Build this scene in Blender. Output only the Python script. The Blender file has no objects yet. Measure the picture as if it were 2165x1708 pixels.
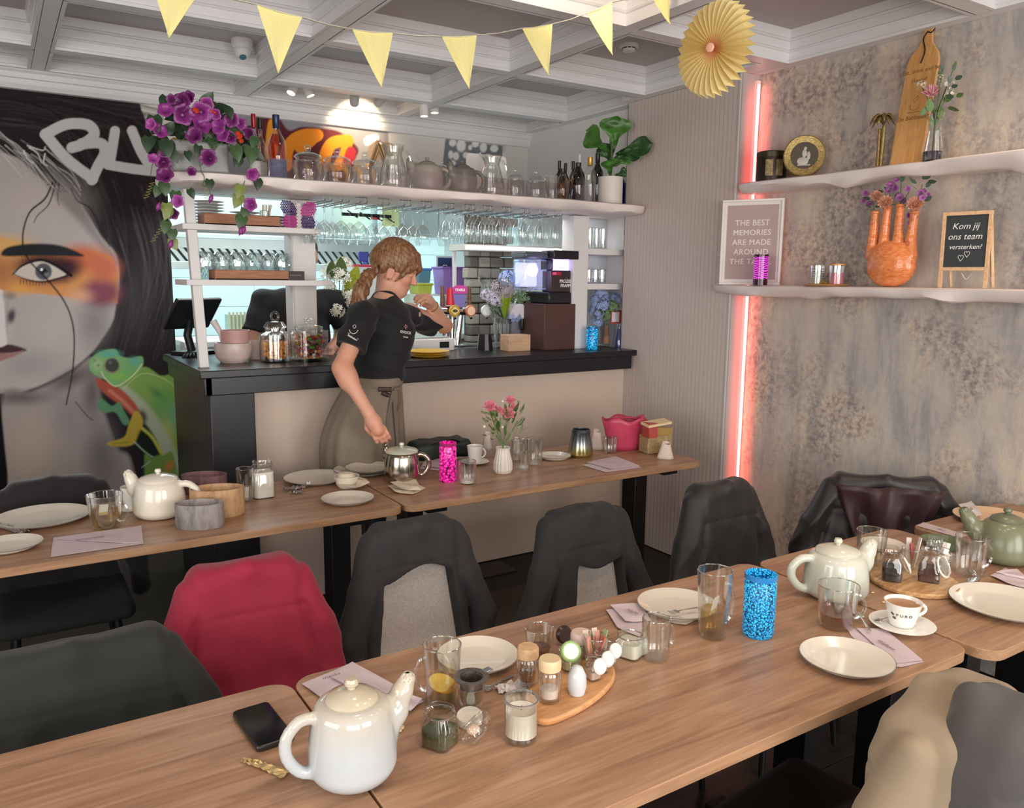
import bpy, bmesh, math, random
import numpy as np
from mathutils import Vector, Matrix
PI = math.pi
S = bpy.context.scene
COL = S.collection
rnd = random.Random(11)

# ------------------------------------------------------------------ camera
HC = 1.62
FPX = 1704.4
_y, _p, _r = [math.radians(a) for a in (32.57, 8.806, 0.63)]
_fw = np.array([math.sin(_y), math.cos(_y), 0]); _r0 = np.array([math.cos(_y), -math.sin(_y), 0]); _u0 = np.array([0, 0, 1.])
CF = _fw*math.cos(_p)-_u0*math.sin(_p)
_u = _u0*math.cos(_p)+_fw*math.sin(_p)
CR = _r0*math.cos(_r)+_u*math.sin(_r)
CU = _u*math.cos(_r)-_r0*math.sin(_r)
cam = bpy.data.cameras.new('camera'); co = bpy.data.objects.new('camera', cam); COL.objects.link(co)
mt = Matrix.Identity(4)
for i in range(3):
    mt[i][0] = CR[i]; mt[i][1] = CU[i]; mt[i][2] = -CF[i]
mt[2][3] = HC
co.matrix_world = mt
cam.sensor_width = 36; cam.lens = FPX/2165*36; cam.clip_start = .05
S.camera = co

# ------------------------------------------------------------------ world, lights, exposure
S.view_settings.view_transform = 'Standard'; S.view_settings.look = 'None'
S.view_settings.gamma = 1; S.view_settings.use_curve_mapping = False
S.view_settings.exposure = 0.0
W = bpy.data.worlds.new('daylight'); S.world = W; W.use_nodes = True
W.node_tree.nodes['Background'].inputs[0].default_value = (.90, .90, .97, 1)
W.node_tree.nodes['Background'].inputs[1].default_value = .9
def light(name, typ, loc, energy, color=(1, 1, 1), size=1, size_y=None, aim=None, spot=None, blend=.5):
    l = bpy.data.lights.new(name, typ); l.energy = energy; l.color = color
    if typ == 'AREA':
        l.size = size
        if size_y: l.shape = 'RECTANGLE'; l.size_y = size_y
    elif typ in ('POINT', 'SPOT'):
        l.shadow_soft_size = size
    if spot: l.spot_size = spot; l.spot_blend = blend
    o = bpy.data.objects.new(name, l); COL.objects.link(o); o.location = loc
    if aim is not None:
        d = Vector(aim)-Vector(loc); o.rotation_euler = d.to_track_quat('-Z', 'Y').to_euler()
    return o
# daylight coming in through the front windows behind the photographer
light('window_daylight', 'AREA', (-.9, -2.55, 1.55), 105, (1.0, .97, .93), 2.6, 1.9, aim=(-.6, 5, 1.45))
light('window_daylight', 'AREA', (1.9, -2.55, 1.55), 105, (1.0, .97, .93), 1.9, 1.9, aim=(2.0, 5, 1.45))
light('window_daylight', 'AREA', (-2.52, .7, 1.6), 62, (1.0, .97, .94), 2.4, 1.6, aim=(3.4, 1.6, 1.5))  # added fill with no known window, brightens the right-hand walls
# recessed lamps above the guest tables (warm), out of frame
for lx, ly in ((.80, 1.45), (2.85, 1.45), (.80, .5), (2.85, .5), (1.84, .5)):
    light('table_spot', 'SPOT', (lx, ly, 2.78), 24, (1.0, .80, .60), .06, aim=(lx, ly+.1, 0), spot=2.2, blend=.8)
light('coffer_spot', 'SPOT', (1.85, 2.25, 2.77), 9, (1.0, .78, .55), .04, aim=(2.05, 2.78, 2.68), spot=2.0, blend=.8)
# cold kitchen tubes
light('kitchen_tube', 'AREA', (1.5, 6.3, 2.42), 66, (.80, .97, 1.0), 1.6, .8, aim=(1.5, 6.3, 0))
light('kitchen_tube', 'AREA', (3.3, 6.3, 2.42), 56, (.80, .97, 1.0), 1.6, .8, aim=(3.3, 6.3, 0))
# strip lights under the bar shelf
light('bar_strip', 'AREA', (2.35, 4.15, 2.0), 5, (.95, .97, 1.0), 1.6, .1, aim=(2.35, 4.3, 1.2))
light('bar_strip', 'AREA', (1.0, 4.75, 2.05), 6, (.85, .97, 1.0), .8, .3, aim=(1.0, 4.6, 1.2))

# ------------------------------------------------------------------ pixel rays on real planes
def ray(px, py):
    return CF+CR*(px-1082.5)/FPX-CU*(py-854.)/FPX
def PZ(px, py, z):
    d = ray(px, py); t = (z-HC)/d[2]; return Vector((d[0]*t, d[1]*t, z))
def PY(px, py, y):
    d = ray(px, py); t = y/d[1]; return Vector((d[0]*t, y, HC+d[2]*t))
def PX(px, py, x):
    d = ray(px, py); t = x/d[0]; return Vector((x, d[1]*t, HC+d[2]*t))
def depth(p):
    return (p[0])*CF[0]+p[1]*CF[1]+(p[2]-HC)*CF[2]

# ------------------------------------------------------------------ materials
def lin(c):
    if isinstance(c, str):
        c = [int(c[i:i+2], 16) for i in (0, 2, 4)]
    c = [x/255 for x in c]
    return tuple(x/12.92 if x <= .04045 else ((x+.055)/1.055)**2.4 for x in c)
def rgba(c): return (*lin(c), 1)
def setin(n, k, v):
    if k in n.inputs: n.inputs[k].default_value = v
MATS = {}
class NT:
    def __init__(s, name):
        s.m = bpy.data.materials.new(name); s.m.use_nodes = True; s.t = s.m.node_tree; s.n = s.t.nodes
        s.b = s.n['Principled BSDF']; s.out = s.n['Material Output']
    def new(s, typ, **kw):
        x = s.n.new(typ)
        for k, v in kw.items():
            if k in x.inputs: x.inputs[k].default_value = v
            else: setattr(x, k, v)
        return x
    def link(s, a, b): s.t.links.new(a, b)
    def coord(s, scale=(1, 1, 1), which='Object', rot=(0, 0, 0)):
        c = s.new('ShaderNodeTexCoord'); m = s.new('ShaderNodeMapping')
        m.inputs['Scale'].default_value = scale; m.inputs['Rotation'].default_value = rot
        s.link(c.outputs[which], m.inputs['Vector']); return m.outputs[0]
    def noise(s, vec, scale, detail=3, rough=.55, dist=0):
        x = s.new('ShaderNodeTexNoise', Scale=scale, Detail=detail, Roughness=rough, Distortion=dist)
        s.link(vec, x.inputs['Vector']); return x.outputs['Fac']
    def ramp(s, fac, stops):
        r = s.new('ShaderNodeValToRGB'); e = r.color_ramp.elements
        while len(e) < len(stops): e.new(.5)
        for k, (p, c) in zip(e, stops): k.position = p; k.color = rgba(c) if not isinstance(c, float) else (c, c, c, 1)
        s.link(fac, r.inputs[0]); return r.outputs[0]
    def bump(s, h, strength=.3, dist=.002):
        b = s.new('ShaderNodeBump', Strength=strength, Distance=dist); s.link(h, b.inputs['Height'])
        s.link(b.outputs[0], s.b.inputs['Normal'])
    def mix(s, a, b, fac, mode='MIX'):
        x = s.new('ShaderNodeMix', data_type='RGBA', blend_type=mode)
        for inp, v in ((x.inputs[6], a), (x.inputs[7], b)):
            if hasattr(v, 'is_linked') or hasattr(v, 'links'): s.link(v, inp)
            else: inp.default_value = rgba(v)
        if hasattr(fac, 'links'): s.link(fac, x.inputs[0])
        else: x.inputs[0].default_value = fac
        return x.outputs[2]
def mat(name, c, rough=.5, metal=0., spec=.5, var=0., vs=8., bump=0., bs=60., sheen=0., coat=0., emit=None, es=1., sss=0., stretch=(1, 1, 1)):
    """plain surface with a little procedural colour drift and fine relief"""
    if name in MATS: return MATS[name]
    k = NT(name); b = k.b
    b.inputs['Base Color'].default_value = rgba(c)
    b.inputs['Roughness'].default_value = rough; b.inputs['Metallic'].default_value = metal
    setin(b, 'Specular IOR Level', spec); setin(b, 'Sheen Weight', sheen); setin(b, 'Coat Weight', coat)
    if sss: setin(b, 'Subsurface Weight', sss); setin(b, 'Subsurface Scale', .01)
    if var or bump:
        v = k.coord(stretch)
    if var:
        n = k.noise(v, vs, 4)
        cc = lin(c)
        r = k.new('ShaderNodeValToRGB'); e = r.color_ramp.elements
        e[0].position = .3; e[1].position = .7
        e[0].color = (*[x*(1-var) for x in cc], 1); e[1].color = (*[min(1, x*(1+var)) for x in cc], 1)
        k.link(n, r.inputs[0]); k.link(r.outputs[0], b.inputs['Base Color'])
    if bump:
        k.bump(k.noise(v, bs, 3), bump)
    if emit:
        b.inputs['Emission Color'].default_value = rgba(emit); b.inputs['Emission Strength'].default_value = es
    MATS[name] = k.m; return k.m
def clear(name, tint='f4f8f8', edge=.55, dark='8a9494', rough=.02, base=.06):
    """thin clear glass: see-through in the middle, mirror-like and greyer towards its edges"""
    if name in MATS: return MATS[name]
    k = NT(name); k.n.remove(k.b)
    lw = k.new('ShaderNodeLayerWeight', Blend=.35)
    tr = k.new('ShaderNodeBsdfTransparent')
    k.link(k.ramp(lw.outputs['Facing'], [(0., tint), (.55, tint), (1., dark)]), tr.inputs[0])
    gl = k.new('ShaderNodeBsdfGlossy', Roughness=rough); gl.inputs[0].default_value = (1, 1, 1, 1)
    r = k.new('ShaderNodeMapRange'); r.inputs['To Min'].default_value = base; r.inputs['To Max'].default_value = edge
    k.link(lw.outputs['Facing'], r.inputs[0])
    mx = k.new('ShaderNodeMixShader')
    k.link(r.outputs[0], mx.inputs[0]); k.link(tr.outputs[0], mx.inputs[1]); k.link(gl.outputs[0], mx.inputs[2])
    k.link(mx.outputs[0], k.out.inputs[0]); MATS[name] = k.m; return k.m
def wood(name, c1, c2, c3, rough=.42, sx=1.2, sy=14, scale=3.2, axis=0, spec=.4, bump=.08):
    """fine straight grain running along one axis"""
    if name in MATS: return MATS[name]
    k = NT(name)
    sc = [sy, sy, sy]; sc[axis] = sx
    v = k.coord(tuple(sc))
    a = k.noise(v, scale, 5, .6, .6)
    sc2 = [sy*5, sy*5, sy*5]; sc2[axis] = sx*2
    b = k.noise(k.coord(tuple(sc2)), scale, 2, .5)
    base = k.ramp(a, [(.28, c1), (.48, c2), (.72, c3)])
    fine = k.ramp(b, [(.35, .80), (.65, 1.08)])
    k.link(k.mix(base, fine, .65, 'MULTIPLY'), k.b.inputs['Base Color'])
    k.b.inputs['Roughness'].default_value = rough; setin(k.b, 'Specular IOR Level', spec)
    k.bump(b, bump, .001)
    MATS[name] = k.m; return k.m
def emis(name, c, s):
    if name in MATS: return MATS[name]
    k = NT(name); k.b.inputs['Base Color'].default_value = rgba(c)
    k.b.inputs['Emission Color'].default_value = rgba(c); k.b.inputs['Emission Strength'].default_value = s
    MATS[name] = k.m; return k.m
def vcol(name, rough=.6, spec=.3, bump=0., bs=80):
    if name in MATS: return MATS[name]
    k = NT(name); a = k.new('ShaderNodeAttribute', attribute_name='Col')
    k.link(a.outputs['Color'], k.b.inputs['Base Color'])
    k.b.inputs['Roughness'].default_value = rough; setin(k.b, 'Specular IOR Level', spec)
    if bump: k.bump(k.noise(k.coord(), bs, 3), bump)
    MATS[name] = k.m; return k.m

# ------------------------------------------------------------------ mesh building
def link(o, parent=None):
    COL.objects.link(o)
    if parent is not None: o.parent = parent
    return o
class MB:
    def __init__(s): s.v = []; s.f = []; s.mi = []
    def add(s, vs, fs, mi=0, T=None):
        n = len(s.v)
        if T is not None: vs = [T @ Vector(v) for v in vs]
        s.v += [tuple(v) for v in vs]; s.f += [tuple(i+n for i in f) for f in fs]; s.mi += [mi]*len(fs); return s
    def bx(s, x0, x1, y0, y1, z0, z1, mi=0, T=None):
        vs = [(x, y, z) for z in (z0, z1) for y in (y0, y1) for x in (x0, x1)]
        return s.add(vs, [(0, 2, 3, 1), (4, 5, 7, 6), (0, 1, 5, 4), (2, 6, 7, 3), (0, 4, 6, 2), (1, 3, 7, 5)], mi, T)
    def lathe(s, prof, n=24, mi=0, T=None, sx=1, sy=1):
        vs = []; fs = []; rows = []
        for r, z in prof:
            if r < 1e-6: rows.append([len(vs)]); vs.append((0, 0, z))
            else:
                rows.append(list(range(len(vs), len(vs)+n)))
                vs += [(r*sx*math.cos(2*PI*i/n), r*sy*math.sin(2*PI*i/n), z) for i in range(n)]
        for a, b in zip(rows, rows[1:]):
            for i in range(n):
                j = (i+1) % n
                if len(a) == 1 and len(b) == 1: continue
                if len(a) == 1: fs.append((a[0], b[j], b[i]))
                elif len(b) == 1: fs.append((a[i], a[j], b[0]))
                else: fs.append((a[i], a[j], b[j], b[i]))
        return s.add(vs, fs, mi, T)
    def tube(s, pts, r, n=8, mi=0, T=None, cap=True, flat=1.):
        pts = [Vector(p) for p in pts]; m = len(pts); rr = r if isinstance(r, (list, tuple)) else [r]*m
        vs = []; fs = []; up = Vector((0, 0, 1)); pu = None
        for i, p in enumerate(pts):
            t = (pts[min(i+1, m-1)]-pts[max(i-1, 0)]).normalized()
            if pu is None:
                a = up if abs(t.dot(up)) < .95 else Vector((1, 0, 0)); pu = (a-t*a.dot(t)).normalized()
            else:
                q = pu-t*pu.dot(t); pu = q.normalized() if q.length > 1e-6 else pu
            w = t.cross(pu)
            vs += [p+(pu*math.cos(2*PI*k/n)*flat+w*math.sin(2*PI*k/n))*rr[i] for k in range(n)]
        for i in range(m-1):
            for k in range(n):
                l = (k+1) % n; fs.append((i*n+k, i*n+l, i*n+n+l, i*n+n+k))
        if cap: fs += [tuple(range(n-1, -1, -1)), tuple(range((m-1)*n, m*n))]
        return s.add(vs, fs, mi, T)
    def prism(s, poly, z0, z1, mi=0, T=None):
        n = len(poly); vs = [(x, y, z0) for x, y in poly]+[(x, y, z1) for x, y in poly]
        fs = [tuple(range(n-1, -1, -1)), tuple(range(n, 2*n))]+[(i, (i+1) % n, n+(i+1) % n, n+i) for i in range(n)]
        return s.add(vs, fs, mi, T)
    def ball(s, c, r, n=12, mi=0, T=None, m=None):
        r = r if isinstance(r, (list, tuple)) else (r, r, r); m = m or max(4, n//2)
        TT = Matrix.Translation(c) @ Matrix.Diagonal((*r, 1))
        if T is not None: TT = T @ TT
        return s.lathe([(math.sin(PI*i/m), -math.cos(PI*i/m)) for i in range(m+1)], n, mi, TT)
    def grid(s, fn, nu, nv, mi=0, T=None, cu=False):
        vs = [fn(i/(nu if cu else nu-1), j/(nv-1)) for j in range(nv) for i in range(nu)]
        fs = [(j*nu+i, j*nu+(i+1) % nu, (j+1)*nu+(i+1) % nu, (j+1)*nu+i) for j in range(nv-1) for i in range(nu if cu else nu-1)]
        return s.add(vs, fs, mi, T)
    def build(s, name, mats, parent=None, loc=(0, 0, 0), rot=(0, 0, 0), smooth=40, bevel=0, bseg=2, solid=0, sub=0, **pr):
        me = bpy.data.meshes.new(name); me.from_pydata(s.v, [], s.f); me.update()
        mats = mats if isinstance(mats, (list, tuple)) else [mats]
        for m in mats: me.materials.append(m)
        if len(mats) > 1: me.polygons.foreach_set('material_index', s.mi)
        bm = bmesh.new(); bm.from_mesh(me); bmesh.ops.recalc_face_normals(bm, faces=bm.faces); bm.to_mesh(me); bm.free()
        return fin(me, name, parent, loc, rot, smooth, bevel, bseg, solid, sub, **pr)
def fin(me, name, parent=None, loc=(0, 0, 0), rot=(0, 0, 0), smooth=40, bevel=0, bseg=2, solid=0, sub=0, **pr):
    if smooth:
        me.polygons.foreach_set('use_smooth', [True]*len(me.polygons))
        if smooth < 180: me.set_sharp_from_angle(angle=math.radians(smooth))
    o = bpy.data.objects.new(name, me); o.location = loc; o.rotation_euler = rot; link(o, parent)
    if solid:
        q = o.modifiers.new('solid', 'SOLIDIFY'); q.thickness = solid; q.offset = 0
    if bevel:
        q = o.modifiers.new('bevel', 'BEVEL'); q.width = bevel; q.segments = bseg; q.limit_method = 'ANGLE'; q.angle_limit = .6
    if sub:
        q = o.modifiers.new('sub', 'SUBSURF'); q.levels = sub; q.render_levels = sub
    for k, v in pr.items(): o[k] = v
    if name == 'stems': o['kind'] = 'stuff'
    return o
def thing(name, label, cat, loc=(0, 0, 0), rz=0, group=None):
    o = bpy.data.objects.new(name, None); o.empty_display_size = .05; link(o)
    o.location = loc; o.rotation_euler = (0, 0, rz); o['label'] = label; o['category'] = cat; o['kind'] = 'thing'
    if group: o['group'] = group
    return o
def tag(o, label, cat, group=None):
    o['label'] = label; o['category'] = cat; o['kind'] = 'thing'
    if group: o['group'] = group
    return o
def dup(root, loc, rz=0, label=None, group=None, scale=None):
    r = root.copy(); COL.objects.link(r); r.location = loc; r.rotation_euler = (0, 0, rz)
    if label: r['label'] = label
    if group: r['group'] = group
    if scale: r.scale = (scale,)*3
    for ch in list(root.children):
        c = ch.copy(); COL.objects.link(c); c.parent = r
        for g in list(ch.children):
            d = g.copy(); COL.objects.link(d); d.parent = c
    return r
def struct(o): o['kind'] = 'structure'; return o
def text(body, size, m, parent, T, name='lettering', ex=.0004, shear=0, ax='CENTER', space=1., bold=0.):
    cu = bpy.data.curves.new(name, 'FONT'); cu.body = body; cu.size = size; cu.extrude = ex; cu.shear = shear
    cu.align_x = ax; cu.align_y = 'CENTER'; cu.space_character = space; cu.resolution_u = 3; cu.offset = bold
    cu.materials.append(m); f = bpy.data.objects.new(name, cu); COL.objects.link(f)
    dg = bpy.context.evaluated_depsgraph_get(); me = bpy.data.meshes.new_from_object(f.evaluated_get(dg))
    bpy.data.objects.remove(f); me.name = name
    if not me.materials: me.materials.append(m)
    o = bpy.data.objects.new(name, me); link(o, parent); o.matrix_local = T; return o
def frame3(origin, xa, ya):
    """matrix whose local x / y follow the two given directions"""
    x = Vector(xa).normalized(); y = Vector(ya); y = (y-x*y.dot(x)).normalized(); z = x.cross(y)
    m = Matrix.Identity(4)
    for i in range(3): m[i][0] = x[i]; m[i][1] = y[i]; m[i][2] = z[i]; m[i][3] = origin[i]
    return m
def rrect(w, d, r, n=5, cx=0, cy=0):
    out = []
    for sx, sy, a0 in ((1, 1, 0), (-1, 1, 90), (-1, -1, 180), (1, -1, 270)):
        for i in range(n+1):
            a = math.radians(a0+90*i/n); out.append((cx+sx*(w/2-r)+r*math.cos(a), cy+sy*(d/2-r)+r*math.sin(a)))
    return out
def spline(pts, n=6, closed=False):
    P = [np.array(p, float) for p in pts]; m = len(P); out = []
    for i in range(m if closed else m-1):
        g = lambda k: P[k % m] if closed else P[min(max(k, 0), m-1)]
        a, b, c, d = g(i-1), g(i), g(i+1), g(i+2)
        for j in range(n):
            t = j/n; out.append(.5*((2*b)+(c-a)*t+(2*a-5*b+4*c-d)*t*t+(3*b-a-3*c+d)*t**3))
    if not closed: out.append(P[-1])
    return out

# ------------------------------------------------------------------ smooth bodies from distance fields
def smin(a, b, k):
    h = np.clip(.5+.5*(b-a)/k, 0, 1); return b*(1-h)+a*h-k*h*(1-h)
def smax(a, b, k): return -smin(-a, -b, k)
def cone(p, a, b, ra, rb):
    a = np.array(a, np.float32); b = np.array(b, np.float32); ab = b-a
    t = np.clip(((p-a)@ab)/max(float(ab@ab), 1e-9), 0, 1)
    return np.linalg.norm(p-a-t[:, None]*ab, axis=1)-(ra+(rb-ra)*t)
def ell(p, c, r, Rm=None):
    q = p-np.array(c, np.float32)
    if Rm is not None: q = q@np.array(Rm, np.float32)
    r = np.array(r, np.float32); k0 = np.linalg.norm(q/r, axis=1); k1 = np.linalg.norm(q/(r*r), axis=1)
    return k0*(k0-1)/np.maximum(k1, 1e-6)
def chain(p, pts, rs, k=.01):
    d = None
    for a, b, ra, rb in zip(pts, pts[1:], rs, rs[1:]):
        e = cone(p, a, b, ra, rb); d = e if d is None else smin(d, e, k)
    return d
def rbox(p, c, h, r, Rm=None):
    q = p-np.array(c, np.float32)
    if Rm is not None: q = q@np.array(Rm, np.float32)
    q = np.abs(q)-(np.array(h, np.float32)-r)
    return np.linalg.norm(np.maximum(q, 0), axis=1)+np.minimum(q.max(1), 0)-r
def field(fn, lo, hi, res):
    """triangulated zero level of fn in the box lo..hi, sampled in blocks near the surface only (surface nets)"""
    lo = np.array(lo, float); hi = np.array(hi, float); B = 12
    n = (np.ceil((hi-lo)/res/B)*B).astype(int)
    D = np.empty(n+1, np.float32)
    nb = n//B
    bi = np.stack(np.meshgrid(*[np.arange(k) for k in nb], indexing='ij'), -1).reshape(-1, 3)
    c = lo+(bi+.5)*B*res
    dc = fn(c.astype(np.float32))
    near = np.abs(dc) < B*res*1.15
    o = np.arange(B+1); og = np.stack(np.meshgrid(o, o, o, indexing='ij'), -1).reshape(-1, 3)
    for (i, j, k), d in zip(bi[~near]*B, dc[~near]):
        D[i:i+B+1, j:j+B+1, k:k+B+1] = d
    sel = bi[near]*B
    CH = 400
    for s0 in range(0, len(sel), CH):
        q = sel[s0:s0+CH]; pts = lo+(q[:, None, :]+og[None])*res
        d = fn(pts.reshape(-1, 3).astype(np.float32)).reshape(len(q), B+1, B+1, B+1)
        for (i, j, k), e in zip(q, d): D[i:i+B+1, j:j+B+1, k:k+B+1] = e
    sg = D < 0
    cnt = sum(sg[a:n[0]+a, b:n[1]+b, e:n[2]+e].astype(np.int8) for a in (0, 1) for b in (0, 1) for e in (0, 1))
    act = np.argwhere((cnt > 0) & (cnt < 8))
    acc = np.zeros((len(act), 3)); num = np.zeros(len(act))
    off = [np.array(x) for x in ((0, 0, 0), (1, 0, 0), (0, 1, 0), (1, 1, 0), (0, 0, 1), (1, 0, 1), (0, 1, 1), (1, 1, 1))]
    for a in range(8):
        for ax in range(3):
            if off[a][ax]: continue
            o2 = off[a].copy(); o2[ax] = 1
            i1 = act+off[a]; i2 = act+o2
            d1 = D[i1[:, 0], i1[:, 1], i1[:, 2]]; d2 = D[i2[:, 0], i2[:, 1], i2[:, 2]]
            cr = (d1 < 0) != (d2 < 0)
            t = np.where(cr, d1/np.where(d1 == d2, 1, d1-d2), 0)[:, None]
            acc += np.where(cr[:, None], off[a]+(o2-off[a])*t, 0); num += cr
    vs = lo+(act+acc/num[:, None])*res
    idx = -np.ones(n, np.int64); idx[act[:, 0], act[:, 1], act[:, 2]] = np.arange(len(act))
    fs = []
    for ax in range(3):
        u, w = [(1, 2), (2, 0), (0, 1)][ax]
        sl1 = [slice(None)]*3; sl2 = [slice(None)]*3
        sl1[ax] = slice(0, n[ax]); sl2[ax] = slice(1, n[ax]+1)
        e = np.argwhere(sg[tuple(sl1)] != sg[tuple(sl2)])
        e = e[(e[:, u] > 0) & (e[:, w] > 0) & (e[:, u] < n[u]) & (e[:, w] < n[w])]
        if not len(e): continue
        du = np.zeros(3, int); du[u] = 1; dw = np.zeros(3, int); dw[w] = 1
        q = [idx[tuple((e-x).T)] for x in (du+dw, dw, 0*du, du)]
        q = np.stack(q, 1); fl = sg[tuple(e.T)]
        q[~fl] = q[~fl][:, ::-1]
        fs.append(q[(q >= 0).all(1)])
    return vs, np.concatenate(fs)
def body(fn, lo, hi, res, name, m, parent=None, loc=(0, 0, 0), rot=(0, 0, 0), colf=None, relax=1, **kw):
    vs, fs = field(fn, lo, hi, res)
    for _ in range(relax):                      # light smoothing along the surface
        acc = np.zeros_like(vs); num = np.zeros(len(vs))
        for a, b in ((0, 1), (1, 2), (2, 3), (3, 0)):
            for i, j in ((fs[:, a], fs[:, b]), (fs[:, b], fs[:, a])):
                np.add.at(acc, i, vs[j]); np.add.at(num, i, 1)
        vs = vs*.5+.5*acc/np.maximum(num, 1)[:, None]
    me = bpy.data.meshes.new(name)
    me.vertices.add(len(vs)); me.vertices.foreach_set('co', vs.ravel().astype(np.float32))
    me.loops.add(fs.size); me.loops.foreach_set('vertex_index', fs.ravel().astype(np.int32))
    me.polygons.add(len(fs)); me.polygons.foreach_set('loop_start', np.arange(0, fs.size, 4, dtype=np.int32))
    me.update(calc_edges=True); me.validate()
    for x in (m if isinstance(m, (list, tuple)) else [m]): me.materials.append(x)
    if colf is not None:
        c = colf(vs); at = me.color_attributes.new('Col', 'FLOAT_COLOR', 'POINT')
        at.data.foreach_set('color', np.concatenate([c, np.ones((len(c), 1))], 1).astype(np.float32).ravel())
    return fin(me, name, parent, loc, rot, smooth=180, **kw)
# ------------------------------------------------------------------ the room
XW, XG, YS, YP, YCF, CZ = 3.296, 3.412, 3.01, 3.86, 3.74, 1.20
ZB, ZC, YM = 2.67, 2.82, 5.15
m_white = mat('white_paint', 'dedad8', .45, var=.02, vs=3)
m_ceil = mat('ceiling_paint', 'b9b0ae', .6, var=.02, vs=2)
m_trim = mat('trim_paint', 'dddbdb', .4, var=.015, vs=5)
m_black = mat('black_lacquer', '17141a', .32, var=.12, vs=6, bump=.04, bs=40)
m_steel = mat('brushed_steel', 'c4c8c8', .28, 1., var=.04, vs=6, stretch=(1, 1, 12))
m_chrome = mat('chrome', 'd8d8d6', .1, 1.)
m_dark = mat('black_metal', '141314', .4, .3)

# floor: dark wooden boards
fl = MB().bx(-2.6, 4.7, -2.7, 7.9, -.05, -.006).build('floor', mat('floor_base', '241d18', .6)); struct(fl)
m_fl = wood('dark_floor_board', '1d1712', '2b221b', '3a2f26', .4, axis=0, sx=.8, sy=9)
pm = MB().bx(-.699, .699, -.094, .094, -.006, 0).build('plank', m_fl, fl, bevel=.0015, bseg=1)
i = 0
for r in range(14):
    for c in range(4):
        x = -1.6+c*1.402+(.47 if r % 3 == 1 else .93 if r % 3 == 2 else 0); y = 1.25+r*.191
        if x+.7 > 3.29 or y > YP: continue
        o = pm if i == 0 else link(pm.copy(), fl); o.location = (x, y, 0); i += 1

# coffered ceiling
ce = bpy.data.objects.new('ceiling', None); link(ce); struct(ce)
MB().bx(-2.6, 4.0, -2.7, YM, ZC, ZC+.05).build('ceiling_board', m_ceil, ce)
BW = .065
bxs = [-2.32, -.795+.0, .245, 1.285, 2.325]
rows = [-1.72, -.84, .04, .92, 1.81, 2.78, 3.69, 4.57]
for x in bxs:
    MB().bx(x, x+BW, -2.7, 5.07, ZB, ZC).build('beam', m_trim, ce, bevel=.003, bseg=1)
edges = [-2.6]+[e for x in bxs for e in (x, x+BW)]+[3.355]
MB().bx(3.242, 3.3545, 2.8455, YS-.001, ZB+.0015, ZC).build('wall_beam', m_trim, ce)
for y in rows:
    for a, b in zip(edges[::2], edges[1::2]):
        if b-a < .4: continue
        bb = b if b != 3.355 else (3.3548 if y < 2.9 else 3.2418 if y < 3.8 else 3.3348)
        MB().bx(a, bb, y, y+BW, ZB, ZC).build('beam', m_trim, ce, bevel=.003, bseg=1)
MB().bx(3.355, XG, -2.7, YS, ZB, ZC).build('wall_beam', m_trim, ce, bevel=.003, bseg=1)
MB().bx(3.242, XW, YS, 3.9, ZB, ZC).build('wall_beam', m_trim, ce, bevel=.003, bseg=1)
MB().bx(3.335, 3.40, 3.9, YM, ZB, ZC).build('wall_beam', m_trim, ce, bevel=.003, bseg=1)
PROF = [(0, ZB-.001), (.016, ZB-.001), (.016, ZB+.012), (.007, ZB+.016), (.007, ZB+.05), (.014, ZB+.053), (.018, ZB+.058),
        (.014, ZB+.063), (.014, ZB+.098), (.024, ZB+.101), (.028, ZB+.107), (.024, ZB+.112), (.03, ZC), (0, ZC)]
yr = [(a+BW, b) for a, b in zip(rows, rows[1:])]+[(rows[-1]+BW, 5.065)]
for (y0, y1) in yr:
    for a, b in zip(edges[::2], edges[1::2]):
        if b == 3.355: b = 3.355 if y0 < 2.9 and y1 < 3.0 else (3.242 if y0 < 3.7 else 3.335)
        if b-a < .2 or y1 < 0: continue
        vs = []; fs = []; n = len(PROF)
        for d, z in PROF: vs += [(a+d, y0+d, z), (b-d, y0+d, z), (b-d, y1-d, z), (a+d, y1-d, z)]
        for k in range(n-1):
            for q in range(4): fs.append((k*4+q, k*4+(q+1) % 4, k*4+4+(q+1) % 4, k*4+4+q))
        MB().add(vs, fs).build('moulding', m_trim, ce, smooth=25)
# cornice on the mural wall
PR = [(5.15, 2.575), (5.125, 2.578), (5.112, 2.60), (5.112, 2.625), (5.10, 2.63), (5.10, 2.655), (5.085, 2.665), (5.07, 2.69), (5.06, ZC), (5.15, ZC)]
n = len(PR)
vs = [(x, y, z) for x in (-2.6, 3.40) for y, z in PR]
struct(MB().add(vs, [tuple(range(n)), tuple(range(2*n-1, n-1, -1))]+[(k, (k+1) % n, n+(k+1) % n, n+k) for k in range(n)]).build('trim_1', m_trim, smooth=25))

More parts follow.
